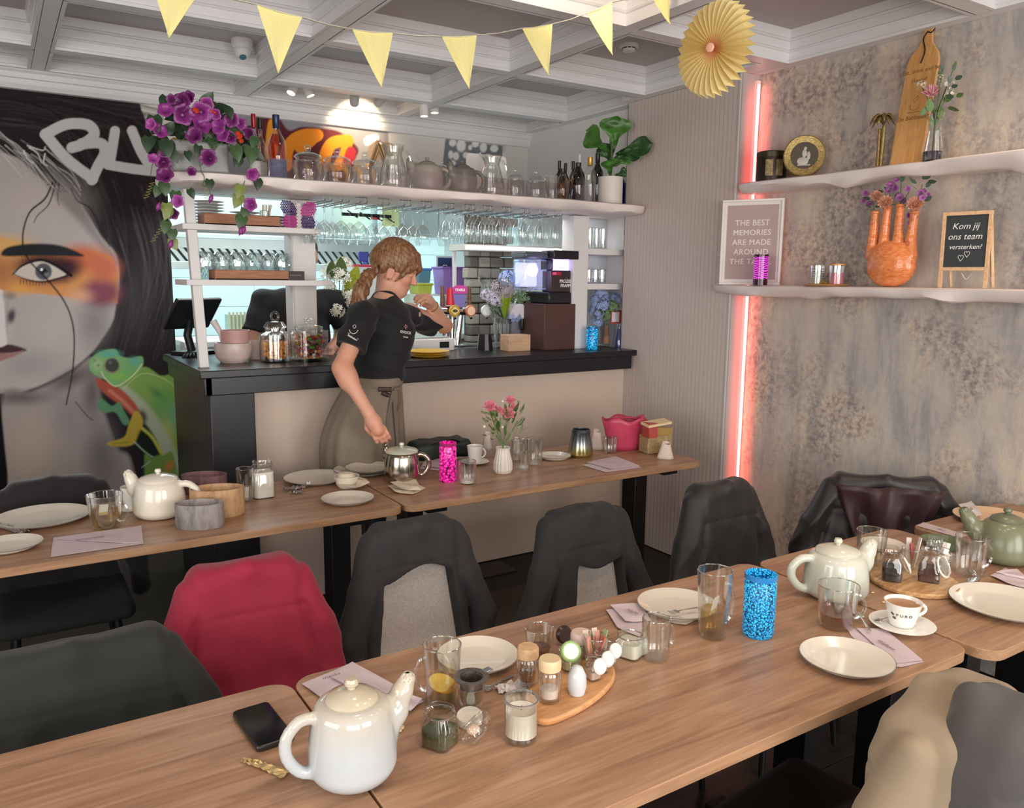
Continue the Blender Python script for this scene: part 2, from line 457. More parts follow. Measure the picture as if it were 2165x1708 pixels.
# grey plaster wall with rust, patina and raised flakes
def plaster():
    k = NT('grey_plaster')
    v = k.coord(); vs_ = k.coord((1, 1, .24))
    a = k.noise(vs_, 1.7, 5, .62, .5); b = k.noise(vs_, 9, 6, .7, .4); c = k.noise(v, 34, 5, .7); e = k.noise(v, 140, 3, .7)
    base = k.ramp(a, [(.28, '8b8b90'), (.42, 'afacaa'), (.54, 'bdb4ac'), (.66, 'd6c7b1'), (.8, 'a0a0a3')])
    st = k.ramp(b, [(.36, '8f8a89'), (.5, 'c0b6ad'), (.62, 'd9c9b2')])
    x = k.mix(base, st, .5, 'MIX')
    sp = k.ramp(c, [(.40, '5e5b5d'), (.52, 'b2aaa4'), (.64, 'd8cfc0')])
    spm = k.ramp(k.noise(v, 2.6, 4, .6), [(.46, .08), (.62, .62)])
    x = k.mix(x, sp, spm, 'OVERLAY')
    k.link(x, k.b.inputs['Base Color']); k.b.inputs['Roughness'].default_value = .5; setin(k.b, 'Specular IOR Level', .35)
    h = k.mix(k.mix(b, c, .5), e, .35)
    k.bump(h, .55, .006)
    return k.m
m_pl = plaster()
w = MB().bx(XG, XG+.1, -2.7, YS, 0, ZC).build('wall_right', m_pl); struct(w)
struct(MB().bx(XG, XG+.1, YS-.001, 3.9, 0, ZC).build('wall_step', m_white))
wb = MB().bx(XW+.006, XG, YS, 3.9, 0, ZC).build('wall_panelled', mat('panel_groove', '8d8079', .6)); struct(wb)
m_pan = mat('greige_panel', 'c6b8b0', .5, var=.05, vs=240, bump=.12, bs=420)
pk = MB().bx(0, .006, .0010, .0287, 0, ZB).build('plank', m_pan, wb, loc=(XW, YS, 0), bevel=.001, bseg=1)
for k in range(1, 30):
    o = pk.copy(); link(o, wb); o.location = (XW, YS+k*.0297, 0)
MB().bx(XW-.004, XW+.0, YS, YS+.012, 0, ZB).build('edge_strip', m_white, wb)
MB().bx(XW-.004, XG, YS-.006, YS, 0, ZB).build('return_board', mat('step_board', 'b5aaa6', .6), wb)
struct(MB().bx(3.40, 3.5, 3.9, YM+.1, 0, ZC).build('wall_bar', m_white))
struct(MB().bx(XW, 3.5, 3.895, 3.90, 0, ZC).build('trim_2', m_white))
# other sides of the room, out of the picture
wl = struct(MB().bx(-2.7, -2.6, -2.7, -.6, 0, ZC).bx(-2.7, -2.6, 2.0, YM, 0, ZC).bx(-2.7, -2.6, -.6, 2.0, 0, .75).bx(-2.7, -2.6, -.6, 2.0, 2.45, ZC).build('wall_left', mat('left_wall', 'a79c94', .7)))
q = MB()
for y in (-.6, .67, 1.94): q.bx(-2.68, -2.62, y, y+.06, .75, 2.45)
for z in (.75, 2.39): q.bx(-2.68, -2.62, -.6, 2.0, z, z+.06)
struct(q.build('window_3', m_white))  # made-up window, added to go with the left fill light
mw = mat('front_wall', 'b5aaa2', .7)
wf = bpy.data.objects.new('wall_front', None); link(wf); struct(wf)
MB().bx(-2.7, 3.5, -2.8, -2.7, 0, .55).build('sill_wall', mw, wf)
MB().bx(-2.7, 3.5, -2.8, -2.7, 2.5, ZC).build('lintel', mw, wf)
for a, b in ((-2.7, -2.2), (.45, .9), (2.95, 3.5)): MB().bx(a, b, -2.8, -2.7, .55, 2.5).build('pier', mw, wf)
for k, (a, b) in enumerate(((-2.2, .45), (.9, 2.95))):
    wn = bpy.data.objects.new('window_%d' % (k+1), None); link(wn); struct(wn)
    q = MB()
    for x in (a, (a+b)/2-.03, b-.06): q.bx(x, x+.06, -2.78, -2.72, .55, 2.5)
    for z in (.55, 2.44): q.bx(a, b, -2.78, -2.72, z, z+.06)
    q.build('window_frame', m_white, wn)

# the LED line in the inner corner
m_led = emis('led_pink', 'ff5560', 5.5)
m_ledw = emis('led_core', 'ffc4b4', 4.0)
o = thing('led_strip', 'glowing pink light strip running up the corner of the plaster wall', 'light', (XG-.02, YS-.02, 0))
MB().bx(-.012, .014, -.002, .014, 0, ZB-.03).build('channel', mat('led_channel', 'f0e4e0', .5), o)
MB().bx(-.007, .007, -.006, -.002, .05, ZB-.05).build('diffuser', m_ledw, o, bevel=.002)
for z in (.45, .95, 1.45, 1.92, 2.35):
    light('led_glow', 'AREA', (XG-.06, YS-.06, z), .34, (1.0, .07, .06), .03, .5, aim=(XG, YS, z))

# ------------------------------------------------------------------ kitchen seen through the opening
m_tile = mat('kitchen_tile', 'dfeeed', .25)
KW = 7.7
wk = MB().bx(.0, 4.7, KW, KW+.1, 0, 2.6).build('wall_kitchen', mat('grout', 'c3cac8', .7)); struct(wk)
tl = None
for r in range(5):
    for c in range(8):
        x = .3+c*.5; z = .95+r*.26
        if tl is None: tl = MB().bx(-.248, .248, -.006, 0, -.128, .128).build('tile', m_tile, wk, bevel=.002, bseg=1); o = tl
        else: o = link(tl.copy(), wk)
        o.location = (x, KW, z)
struct(MB().bx(.0, .1, YM+.12, KW, 0, 2.6).build('wall_kitchen_side', m_tile))
struct(MB().bx(4.6, 4.7, YM+.12, KW, 0, 2.6).build('wall_kitchen_end', m_tile))
struct(MB().bx(.0, 4.7, YM+.12, KW, 2.55, 2.6).build('ceiling_kitchen', mat('kitchen_ceiling', 'cfe6e6', .6)))

# counter: black top, fascia, end panel and greige front
ct = thing('bar_counter', 'long black bar counter with a greige front panel', 'counter', (0, 0, 0))
MB().bx(.745, 3.292, YCF, 4.28, CZ-.035, CZ).bx(.745, 1.02, 4.28, 4.68, CZ-.035, CZ).build('countertop', m_black, ct, bevel=.004)
MB().bx(.77, 3.27, YCF+.02, YCF+.06, 1.085, CZ-.035).build('fascia', m_black, ct, bevel=.003)
MB().bx(.765, .80, YCF+.02, 4.66, 1.085, CZ-.035).build('end_fascia', mat('black_satin', '23221f', .35), ct, bevel=.003)
MB().bx(.79, .99, YCF+.04, YP+.02, 0, 1.085).build('corner_post', m_black, ct, bevel=.004)
MB().bx(.79, .83, YP+.02, 4.66, 0, 1.085).build('end_panel', m_black, ct, bevel=.004)
MB().bx(.99, 3.294, YP, YP+.03, 0, 1.085).build('front_panel', mat('greige_front', 'cdb9a9', .55, var=.03, vs=3), ct)
MB().bx(.83, 3.28, 4.22, 4.26, 0, CZ-.035).build('inner_panel', m_black, ct)
# ------------------------------------------------------------------ painted wall: numpy brushes on a fine grid of wall paint
class Paint:
    def __init__(s, x0, x1, z0, z1, step, base):
        s.nx = int((x1-x0)/step)+1; s.nz = int((z1-z0)/step)+1
        X, Z = np.meshgrid(np.linspace(x0, x1, s.nx), np.linspace(z0, z1, s.nz))
        s.P = np.stack([X.ravel(), np.full(X.size, YM), Z.ravel()], 1)
        q = s.P-np.array([0, 0, HC]); d = q@CF
        s.U = np.stack([1082.5+FPX*(q@CR)/d, 854-FPX*(q@CU)/d], 1)     # sketch coordinates of every wall point
        s.c = np.tile(np.array(lin(base)), (len(s.P), 1))
        r = np.random.RandomState(3)
        s.nz_ = r.rand(len(s.P))
    def _sel(s, pts, m):
        a = pts.min(0)-m; b = pts.max(0)+m
        return np.flatnonzero((s.U >= a).all(1) & (s.U <= b).all(1))
    def _mix(s, i, col, al):
        al = np.clip(al, 0, 1)[:, None]; s.c[i] = s.c[i]*(1-al)+np.array(lin(col))*al
    def poly(s, pts, col, soft=1.5, al=1., smooth=True):
        pts = np.array(spline(pts, 5, True) if smooth else pts, float); i = s._sel(pts, soft*3); q = s.U[i]
        d = np.full(len(q), 1e9); ins = np.zeros(len(q), bool)
        for a, b in zip(pts, np.roll(pts, -1, 0)):
            ab = b-a; t = np.clip(((q-a)@ab)/max(ab@ab, 1e-9), 0, 1); d = np.minimum(d, np.linalg.norm(q-a-t[:, None]*ab, axis=1))
            cr = (a[1] > q[:, 1]) != (b[1] > q[:, 1])
            if cr.any():
                xx = a[0]+(q[:, 1]-a[1])*ab[0]/(ab[1] if abs(ab[1]) > 1e-9 else 1e-9); ins ^= cr & (q[:, 0] < xx)
        s._mix(i, col, al*np.clip(.5+np.where(ins, d, -d)/(2*soft), 0, 1))
    def line(s, pts, w, col, soft=1.2, al=1.):
        pts = np.array(spline(pts, 6), float); i = s._sel(pts, max(w if not hasattr(w, '__len__') else max(w), 1)+soft*3); q = s.U[i]
        m = len(pts); al_ = np.zeros(len(q))
        for k, (a, b) in enumerate(zip(pts, pts[1:])):
            ab = b-a; t = np.clip(((q-a)@ab)/max(ab@ab, 1e-9), 0, 1); d = np.linalg.norm(q-a-t[:, None]*ab, axis=1)
            ww = w if not hasattr(w, '__len__') else w[0]+(w[1]-w[0])*k/m
            al_ = np.maximum(al_, np.clip(.5+(ww/2-d)/(2*soft), 0, 1))
        s._mix(i, col, al*al_)
    def blob(s, x, y, rx, ry, col, al=1., ang=0, hard=0.):
        q = s.U-np.array([x, y]); c, n = math.cos(ang), math.sin(ang)
        e = np.sqrt(((q[:, 0]*c+q[:, 1]*n)/rx)**2+((-q[:, 0]*n+q[:, 1]*c)/ry)**2)
        i = np.flatnonzero(e < 1); a = np.clip((1-e[i])/(1-hard), 0, 1); a = a*a*(3-2*a); s._mix(i, col, a*al)
    def build(s, name, parent):
        me = bpy.data.meshes.new(name); n = s.nx; j, i = np.meshgrid(np.arange(s.nz-1), np.arange(n-1), indexing='ij')
        a = (j*n+i).ravel(); f = np.stack([a, a+1, a+n+1, a+n], 1)
        me.vertices.add(len(s.P)); me.vertices.foreach_set('co', s.P.ravel()); me.loops.add(f.size)
        me.loops.foreach_set('vertex_index', f.ravel().astype(np.int32)); me.polygons.add(len(f))
        me.polygons.foreach_set('loop_start', np.arange(0, f.size, 4, dtype=np.int32)); me.update(calc_edges=True)
        c = np.clip(s.c*(.97+.06*s.nz_[:, None]), 0, 1)
        at = me.color_attributes.new('Col', 'FLOAT_COLOR', 'POINT'); at.data.foreach_set('color', np.concatenate([c, np.ones((len(c), 1))], 1).astype(np.float32).ravel())
        me.materials.append(vcol('wall_paint', .75, .08)); return fin(me, name, parent, smooth=0)
XO, ZO = .895, 2.10           # edge and head of the opening to the kitchen
wm = bpy.data.objects.new('wall_back', None); link(wm); struct(wm)
MB().bx(-2.6, XO, YM+.002, YM+.12, 0, ZC).bx(XO, 3.5, YM+.002, YM+.12, ZO, ZC).build('masonry', mat('masonry', 'cfcac6', .7), wm)
p = Paint(-.75, XO, .25, 2.62, .0048, '2a2527')
# white wall left over at the top corner and the head of hair
p.poly([(-300, 120), (60, 177), (120, 186), (292, 207), (400, 225), (400, 100), (-300, 60)], 'd6d2cf', 1, smooth=False)
p.poly([(292, 205), (390, 220), (390, 352), (350, 352), (322, 285), (300, 235)], 'd4cfca', 1.5, smooth=False)
rs = random.Random(5)
for k in range(60):        # long strokes of hair
    x0 = rs.uniform(-40, 250); y0 = 195+rs.random()*70
    p.line([(x0, y0), (x0+90, y0+8+rs.random()*14), (x0+170, y0+55), (x0+230, y0+160+rs.random()*60)], (2.5, 1), rs.choice(['353032', '403b3d', '1d191b', '4a4547']), 2, .5)
for k in range(46):
    x0 = rs.uniform(190, 350); y0 = rs.uniform(380, 520)
    p.line([(x0, y0), (x0+25, y0+90), (x0+28, y0+170), (x0+4, y0+260)], (3, 1), rs.choice(['3f3a3c', '57524f', '1c181a', '4b4648']), 2.5, .5)
p.blob(290, 640, 70, 150, '4f4a49', .5, .15)
# face
p.poly([(-400, 250), (-60, 300), (0, 322), (45, 338), (95, 385), (150, 402), (187, 455), (214, 500), (246, 540), (252, 600), (246, 640), (238, 680), (216, 716), (192, 747), (143, 786), (66, 822), (0, 832), (-200, 800), (-420, 700)], 'b0a7a3', 2.5)
p.blob(90, 430, 150, 100, 'c4b9b2', .7); p.blob(100, 700, 90, 70, 'b7aeab', .8); p.blob(200, 680, 60, 90, '7f7777', .75)
p.blob(225, 600, 40, 90, '8a8080', .5); p.blob(60, 770, 120, 50, '9a9191', .7); p.blob(-10, 690, 50, 120, 'cfc3bf', .6)
p.poly([(100, 385), (150, 402), (187, 455), (214, 500), (246, 540), (240, 560), (200, 510), (160, 460), (120, 420)], '6a6262', 7, .55)
# coloured band across the eye
p.poly([(-400, 470), (0, 500), (60, 516), (160, 527), (200, 530), (238, 543), (251, 580), (248, 641), (150, 629), (70, 619), (0, 613), (-400, 590)], 'd1905a', 2.5, smooth=False)
p.blob(20, 520, 90, 40, 'ddb070', .8); p.blob(175, 545, 80, 45, 'c4694c', .95, 0, .2); p.blob(215, 618, 62, 46, '7d4458', .95, 0, .3); p.blob(222, 568, 50, 44, 'bd6450', .9, 0, .2)
p.blob(40, 610, 70, 25, 'dd9f54', .8); p.blob(170, 625, 45, 25, 'd9a488', .8); p.blob(0, 575, 50, 60, '8d6142', .6)
p.blob(95, 568, 96, 52, '6b3a30', .95, 0, .15); p.blob(138, 568, 54, 38, '3a2634', .95, -.2, .2); p.blob(88, 560, 74, 32, '2f2228', .9, 0, .2)
p.poly([(28, 579), (48, 562), (84, 551), (112, 560), (140, 580), (110, 590), (80, 594), (50, 588)], 'cbbdb2', 1.5)
p.blob(92, 574, 20, 20, '55565e', 1, 0, .75); p.blob(93, 575, 9, 9, '1d1c20', 1, 0, .6); p.blob(88, 570, 4, 4, 'f4f0ee', 1, 0, .5); p.blob(98, 580, 10, 8, '8d8f98', .6)
p.line([(28, 579), (48, 561), (84, 550), (114, 559), (150, 582)], (3, 7), '1f1a20', 1.5); p.line([(30, 580), (60, 592), (95, 596), (140, 584)], (2, 5), '2a2b33', 1.5, .9)
for k in range(16):
    x = 44+k*6.2; p.line([(x, 590+4*math.sin(k/5)), (x-1+k*.5, 601+3*math.sin(k/3))], (1.6, .7), '2a2528', .8, .8)
for k in range(14):
    x = 50+k*6; p.line([(x, 556-5*math.sin(k/4.5)), (x-5+k*.9, 541-4*math.sin(k/4.5))], (1.5, .7), '2a2226', .8, .6)
p.poly([(2, 537), (18, 522), (70, 515), (128, 519), (178, 541), (130, 541), (60, 541), (16, 542)], '2b2a2e', 2.5)
p.line([(16, 640), (13, 700), (15, 735)], (5, 3), '8f8583', 4, .6)
p.poly([(-60, 590), (6, 614), (12, 690), (17, 738), (-60, 745)], 'd9cecd', 2, smooth=False)
p.blob(24, 668, 13, 24, '473f43', .95, .2, .2); p.blob(20, 625, 24, 14, '6a5f5f', .6)
p.poly([(-60, 742), (0, 734), (20, 728), (56, 740), (22, 747), (-60, 752)], '4a3238', 2); p.poly([(-60, 750), (22, 746), (50, 741), (20, 757), (-60, 778)], '9a7270', 2.5)
# neck and shoulders
p.poly([(4, 850), (66, 828), (143, 793), (192, 756), (206, 790), (215, 850), (232, 905), (250, 950), (280, 985), (300, 1200), (20, 1200)], '9c918d', 5)
p.blob(70, 960, 90, 130, 'b1a08f', .85); p.blob(150, 870, 60, 90, '878083', .8); p.blob(40, 840, 110, 26, '5f5656', .85); p.blob(150, 800, 80, 30, '4a4345', .8, -.45)
p.blob(215, 960, 60, 120, '6d6568', .85); p.blob(130, 1010, 60, 60, 'a4978c', .6); p.blob(195, 830, 36, 90, '564f52', .8)
p.poly([(-400, 830), (0, 838), (6, 900), (16, 1000), (24, 1300), (-400, 1300)], '151213', 2, smooth=False)
# stray strands
for pts, w in (([(112, 384), (95, 420), (62, 450), (48, 500), (58, 545), (108, 600), (140, 645), (156, 700), (154, 780), (140, 855)], (4, 3)), ([(118, 384), (104, 430), (80, 455), (72, 470)], (3, 1.5)),
               ([(150, 400), (165, 425), (190, 440), (212, 480), (232, 520)], (3, 2)), ([(45, 335), (80, 350), (115, 385), (100, 390)], (3, 2)), ([(160, 850), (185, 880), (196, 888)], (2, 1.5)),
               ([(125, 385), (122, 415), (125, 435)], (2, 1)), ([(230, 470), (290, 560), (300, 640)], (2, 1))):
    p.line(pts, w, '2a2628', 1.2, .95)
for k in range(30):
    x = rs.uniform(-30, 110); y = 285+x*.35+rs.uniform(-8, 30)
    p.line([(x, y), (x+25, y+14+rs.random()*10), (x+55, y+42+rs.random()*14), (x+75, y+70+rs.random()*16)], (2.2, .8), rs.choice(['d8d4d1', '8b8583', 'b9b4b1', '2b2728', '3a3537']), 1, .8)
for pts in ([(50, 318), (58, 335), (70, 345)], [(62, 312), (80, 325), (88, 345)], [(95, 325), (92, 345), (100, 350)], [(58, 308), (90, 318), (96, 310)]): p.line(pts, (3, 1.5), 'd9d6d4', .8)
# white letters
LW = 'cfcdcb'
for pts in ([(96, 284), (140, 335), (196, 378)], [(96, 284), (140, 263), (185, 264), (199, 284), (176, 304), (152, 312)], [(172, 304), (212, 303), (222, 322), (207, 352), (194, 380)]): p.line(pts, 23, LW, 1.2)
for pts in ([(243, 277), (238, 310), (232, 347)], [(228, 348), (290, 358), (370, 366)], [(279, 276), (298, 320), (318, 352)]): p.line(pts, 21, LW, 1.2)
# chameleon
p.poly([(250, 815), (300, 776), (338, 794), (400, 835), (402, 1300), (345, 1300), (352, 1000), (330, 940), (306, 890), (286, 862), (262, 838)], '7c9a52', 2)
p.blob(345, 850, 45, 50, '5f9650', .9); p.blob(372, 880, 30, 50, '6f9f86', .8); p.blob(350, 930, 30, 60, 'b5b06a', .8); p.blob(375, 960, 30, 60, '8aa04c', .8); p.blob(330, 830, 30, 14, '3f6b45', .6, .6)
p.line([(262, 828), (290, 852), (318, 885), (345, 930), (368, 985)], (26, 30), 'a7ab98', 5, .85)
p.poly([(203, 800), (222, 806), (255, 822), (285, 852), (304, 888), (286, 884), (262, 862), (226, 836), (208, 818)], 'a54f40', 2.5)
p.line([(232, 826), (262, 850), (286, 876)], 8, 'c77f64', 2, .7); p.blob(302, 880, 14, 22, '463a3a', .9, -.3, .2)
p.poly([(205, 860), (213, 842), (236, 858), (252, 850), (262, 868), (274, 892), (262, 898), (244, 872), (222, 872)], '5b8766', 2)
p.poly([(287, 868), (302, 888), (296, 922), (276, 942), (236, 943), (227, 936), (262, 924), (272, 898)], 'b29a3e', 2)
p.line([(238, 938), (270, 935)], 3, '7c8a35', 1, .8)
p.poly([(286, 938), (305, 900), (330, 930), (345, 985), (320, 970), (296, 955)], '1f2620', 3); p.line([(284, 934), (310, 958), (340, 975)], 3, 'a9b8ac', 1, .8)
p.line([(300, 905), (322, 925), (345, 965), (366, 992)], 6, 'b9bb4f', 2, .9)
p.poly([(305, 985), (322, 968), (345, 962), (372, 985), (390, 1300), (330, 1300)], '6f8f45', 2.5); p.blob(358, 985, 14, 22, 'c9743f', .9, .5)
p.line([(300, 988), (318, 975)], 2.5, '9fb0a0', 1, .8)
p.poly([(189, 778), (192, 758), (214, 743), (243, 738), (254, 752), (276, 757), (299, 753), (303, 768), (295, 786), (271, 803), (246, 818), (224, 803), (203, 794)], '78a86c', 1.5)
p.blob(230, 748, 40, 14, '59a193', .9); p.blob(285, 764, 24, 16, '5f9f96', .8); p.blob(250, 795, 34, 16, '86b552', .8); p.blob(206, 770, 18, 22, 'a9b48c', .8); p.blob(214, 795, 12, 12, '8d8f7c', .7)
p.line([(300, 770), (280, 795), (247, 816), (225, 803), (214, 786)], 2.5, 'cfcf9d', 1, .9); p.line([(262, 820), (300, 790), (345, 800), (375, 822)], 2, 'b9c98d', 1, .6)
p.blob(236, 773, 20, 20, '8a8a6c', 1, 0, .7); p.blob(237, 772, 17, 17, '454740', 1, 0, .7); p.blob(233, 766, 7, 7, '6d7069', .8)
p.blob(208, 772, 6, 5, '5a7048', .9); p.blob(200, 762, 6, 5, '5a8060', .8)
o = p.build('mural', wm)
# orange lettering and grey pattern over the kitchen opening
p = Paint(XO, 3.40, ZO, 2.62, .0062, 'd3cfc9')
p.poly([(380, 200), (820, 268), (822, 300), (800, 420), (380, 420)], '8d8b90', 1.5, smooth=False)
p.poly([(545, 240), (585, 245), (610, 275), (640, 268), (690, 272), (720, 280), (745, 300), (758, 318), (748, 345), (730, 420), (540, 420), (540, 300)], '5e2b30', 2)
OR = 'e38a2c'
for pts, w_ in (([(604, 350), (607, 318), (622, 296), (645, 286), (670, 286)], 27), ([(668, 290), (652, 304), (634, 314)], 20), ([(684, 352), (690, 322), (705, 302), (735, 297)], 26), ([(735, 296), (730, 322), (716, 350)], 22)): p.line(pts, w_, OR, 1.2)
p.poly([(566, 262), (578, 255), (590, 300), (582, 340), (562, 330)], 'e2942f', 1.5)
p.poly([(735, 312), (752, 318), (745, 345), (724, 352)], 'a8323a', 1.5)
for k in range(8): p.line([(596+k*26, 350), (602+k*27, 375), (590+k*28, 400)], (9, 6), 'c99a45', 2, .9)
p.poly([(770, 292), (795, 283), (800, 295), (775, 308)], 'e4dfd8', 1.5)
for k in range(9): p.line([(774+k*3, 330+k*2), (785+k*3, 305), (800+k*4, 300+k), (812+k*2, 330)], 2, '8a6a48', 1, .8)
p.poly([(942, 292), (1062, 309), (1062, 400), (930, 400)], '77797c', 1.5, smooth=False); p.blob(1050, 312, 26, 20, '5c6466', .8)
for x, y, a, b in ((957, 302, 7, 7), (975, 308, 9, 12), (1005, 305, 7, 6), (994, 312, 4, 5), (1022, 312, 7, 9), (1045, 314, 8, 7), (953, 327, 5, 8), (964, 330, 6, 8), (985, 328, 6, 6), (955, 345, 8, 6), (1010, 330, 6, 5), (1032, 332, 8, 6)):
    p.blob(x, y, a*1.35, b*1.35, 'dcdcdb', 1, 0, .6)
p.build('lettered_wall', wm)
# ------------------------------------------------------------------ tables
m_top = wood('table_wood', '88644c', 'a47e62', 'b89378', .38, sx=.9, sy=9, scale=3.0, axis=0)
m_edge = wood('table_edge', '957052', 'a98262', 'b58f6e', .5, sx=.9, sy=9, axis=0)
TZ = .75
def table(x0, x1, y0, y1, label, legs=True, r=.05, group=None):
    cx, cy = (x0+x1)/2, (y0+y1)/2
    t = thing('dining_table', label, 'table', (cx, cy, 0), 0, group)
    b = MB().prism(rrect(x1-x0, y1-y0, r, 6), TZ-.027, TZ)
    o = b.build('tabletop', [m_top, m_edge], t, bevel=.0018, bseg=1)
    me = o.data
    for pl in me.polygons: pl.material_index = 0 if abs(pl.normal.z) > .5 else 1
    hx = (x1-x0)/2-.16
    for s in (-1, 1):
        MB().bx(s*hx-.04, s*hx+.04, -.05, .05, .03, TZ-.06).build('leg', m_dark, t, bevel=.003)
        MB().bx(s*hx-.045, s*hx+.045, -.26, .26, TZ-.06, TZ-.027).build('bracket', m_dark, t, bevel=.003)
        MB().bx(s*hx-.04, s*hx+.04, -.29, .29, 0, .03).build('foot', m_dark, t, bevel=.004)
    return t
table(-.98, .479, .945, 1.648, 'wooden table whose end carries the flip phone-sized black phone')
table(.484, 1.935, .945, 1.648, 'long wooden table in front with the blue candle glass')
table(1.945, 2.665, .90, 1.63, 'square wooden table carrying the round board of jars and the coffee cup')
table(2.735, 3.385, .93, 1.60, 'wooden table at the plaster wall under the green teapot')
table(-.55, 1.272, 2.745, 3.38, 'wooden table at the back with the cream teapot and tin pots')
table(1.281, 2.87, 2.745, 3.38, 'wooden table at the back with the pink candle and rose vase')

# ------------------------------------------------------------------ white live-edge boards
def wob(x, s): return .5*math.sin(5.1*x+s)+.32*math.sin(11.3*x+1.7*s)+.22*math.sin(23.7*x+.6*s)
def live(name, label, L, D, th, seed, amp, drop=None):
    """board of length L along +x, its wavy front edge at y=-D, back at y=0, top at z=0"""
    n = 110; vs = []; fs = []
    for i in range(n+1):
        x = L*i/n; e = min(1, min(i, n-i)/6)
        f = wob(x, seed)*amp; g = wob(x*1.15, seed+2)*amp*1.5; h = wob(x*.9, seed+4)
        d = D*(.86+.14*math.sqrt(e)) if e < 1 else D
        low = th*(1+.26*h)+(drop(x) if drop else 0)
        vs += [(x, 0, 0), (x, -d+f+.012, 0), (x, -d+f, -.006), (x, -d+f*.8+.004, -th*.45), (x, -d+g+.02, -low*.85), (x, -d+g+.034, -low), (x, -d*.35, -th), (x, 0, -th)]
    for i in range(n):
        for k in range(8): fs.append((i*8+k, i*8+(k+1) % 8, i*8+8+(k+1) % 8, i*8+8+k))
    fs += [tuple(range(7, -1, -1)), tuple(range(n*8, n*8+8))]
    return MB().add(vs, fs)
m_live = mat('white_live_edge', 'e6dbd6', .42, var=.03, vs=5, bump=.06, bs=18)
SB = 2.055
t = thing('bar_shelf', 'long white wavy-edged shelf above the bar', 'shelf', (.665, 4.12, SB))
live('board', '', XW-.665-.002, .47, .05, .7, .016).build('board', m_live, t, smooth=50)
m_acr = clear('acrylic', 'f6f2f4', .30, 'cfc6ca', .08, .05)
MB().bx(.40, 2.22, -.425, -.421, .001, .085).build('acrylic_guard', m_acr, t)
# posts and side shelves that stand on the counter
def slant(b0, b1, w, d):
    a = MB(); v = []
    for q in (b0, b1):
        for dx, dy in ((0, 0), (w, 0), (w, d), (0, d)): v.append((q[0]+dx, q[1]+dy, q[2]))
    return a.add(v, [(3, 2, 1, 0), (4, 5, 6, 7), (0, 1, 5, 4), (1, 2, 6, 5), (2, 3, 7, 6), (3, 0, 4, 7)])
r = thing('shelf_rack', 'white rack of two posts and two boards on the counter end', 'rack', (0, 0, 0))
pf = PZ(423, 778, CZ); pt = PY(387, 380, pf.y)
slant((pf.x, pf.y, CZ), (pt.x, pf.y, SB-.055), .042, .045).build('post', m_white, r, bevel=.003)
P2Y = pf.y+.19
p2x = PY(617, 560, P2Y).x; p2r = PY(668, 560, P2Y).x
MB().bx(p2x, p2r, P2Y, P2Y+.12, CZ, SB-.055).bx(p2x, p2x+.006, P2Y-.006, P2Y, CZ, SB-.06).build('post', m_white, r, bevel=.003)
for (ya, xl, xr) in ((485, 386, 679), (599, 395, 703)):
    a = PY(xl, ya, pf.y-.03); b = PY(xr, ya-2, pf.y-.03)
    z = (a.z+b.z)/2
    MB().bx(a.x, b.x, pf.y-.03, pf.y+.25, z-.013, z+.013).build('board', m_white, r, bevel=.002)
# right-hand post by the panelled wall and its small shelves
r2 = thing('glass_niche', 'white post with small shelves of glasses beside the panelled wall', 'rack', (0, 0, 0))
q = PZ(1250, 738, CZ)
MB().bx(q.x-.115, q.x+.0, q.y+.05, q.y+.17, CZ, SB-.055).build('post', m_white, r2, bevel=.003)
nx0 = q.x+.0
NZ = []
for py in (533, 606):
    a = PY(1285, py, q.y+.05); NZ.append(a.z)
    MB().bx(nx0, 3.397, q.y+.05, q.y+.28, a.z-.018, a.z+.018).build('board', m_white, r2, bevel=.002)
MB().bx(nx0, 3.399, q.y+.28, q.y+.30, CZ, SB-.05).build('back_panel', mat('niche_back', 'cfd4da', .6), r2)
NY = q.y
# the two boards on the plaster wall (wavy front towards the room)
RX = 3.215
def wall_shelf(label, tipx, tipy, z, seed, drop):
    y1 = PX(tipx, tipy, RX+.03).y
    t = thing('wall_shelf', label, 'shelf', (XG, y1, z), -PI/2)
    live('board', '', y1+.3, XG-RX, .048, seed, .014, drop).build('board', m_live, t, smooth=50)
    return t
ZL = PX(1850, 607, RX).z; ZU = PX(1850, 352, RX).z
bl = lambda c, w, h: (lambda x: h*math.exp(-((x-c)/w)**2))
wall_shelf('lower white wavy shelf holding the orange hand vase', 1509, 600, ZL, 2.2, lambda x: .022*math.exp(-((x-.62)/.06)**2)+.02*math.exp(-((x-1.28)/.07)**2))
wall_shelf('upper white wavy shelf holding the tall bread board', 1563, 396, ZU, 5.1, lambda x: .03*math.exp(-((x-.62)/.08)**2)+.05*math.exp(-((x-1.42)/.1)**2))
print('SHELVES', ZL, ZU, pf, q, NZ)
# ------------------------------------------------------------------ shared builders for the small things
def proj(p):
    d = np.array(p, float)-np.array([0, 0, HC]); z = d@CF
    return 1082.5+FPX*(d@CR)/z, 854-FPX*(d@CU)/z
def HT(P, py):
    """height of the point straight above P that the photograph shows at row py"""
    a, b = P[2]-.3, P[2]+1.6
    for _ in range(40):
        m = (a+b)/2
        if proj((P[0], P[1], m))[1] > py: a = m
        else: b = m
    return (a+b)/2-P[2]
def BP(px, py, wpx, z=CZ):
    """centre of a round base whose near edge shows at px, py"""
    a = PZ(px, py, z); v = Vector((a.x, a.y, 0)).normalized(); return a+v*(WP(a, wpx)/2)
def WP(P, w): return w*depth(P)/FPX
m_glass = clear('clear_glass', 'fcfdfc', .6, 'c4c9c7', .02, .06); m_glassd = clear('thick_glass', 'fafcfb', .7, 'b0b8b6', .02, .09)
m_rim = clear('rim_glass', 'eef0ee', .85, 'c8ccca', .03, .3)
m_cork = mat('cork', 'c6a27a', .8, var=.15, vs=60)
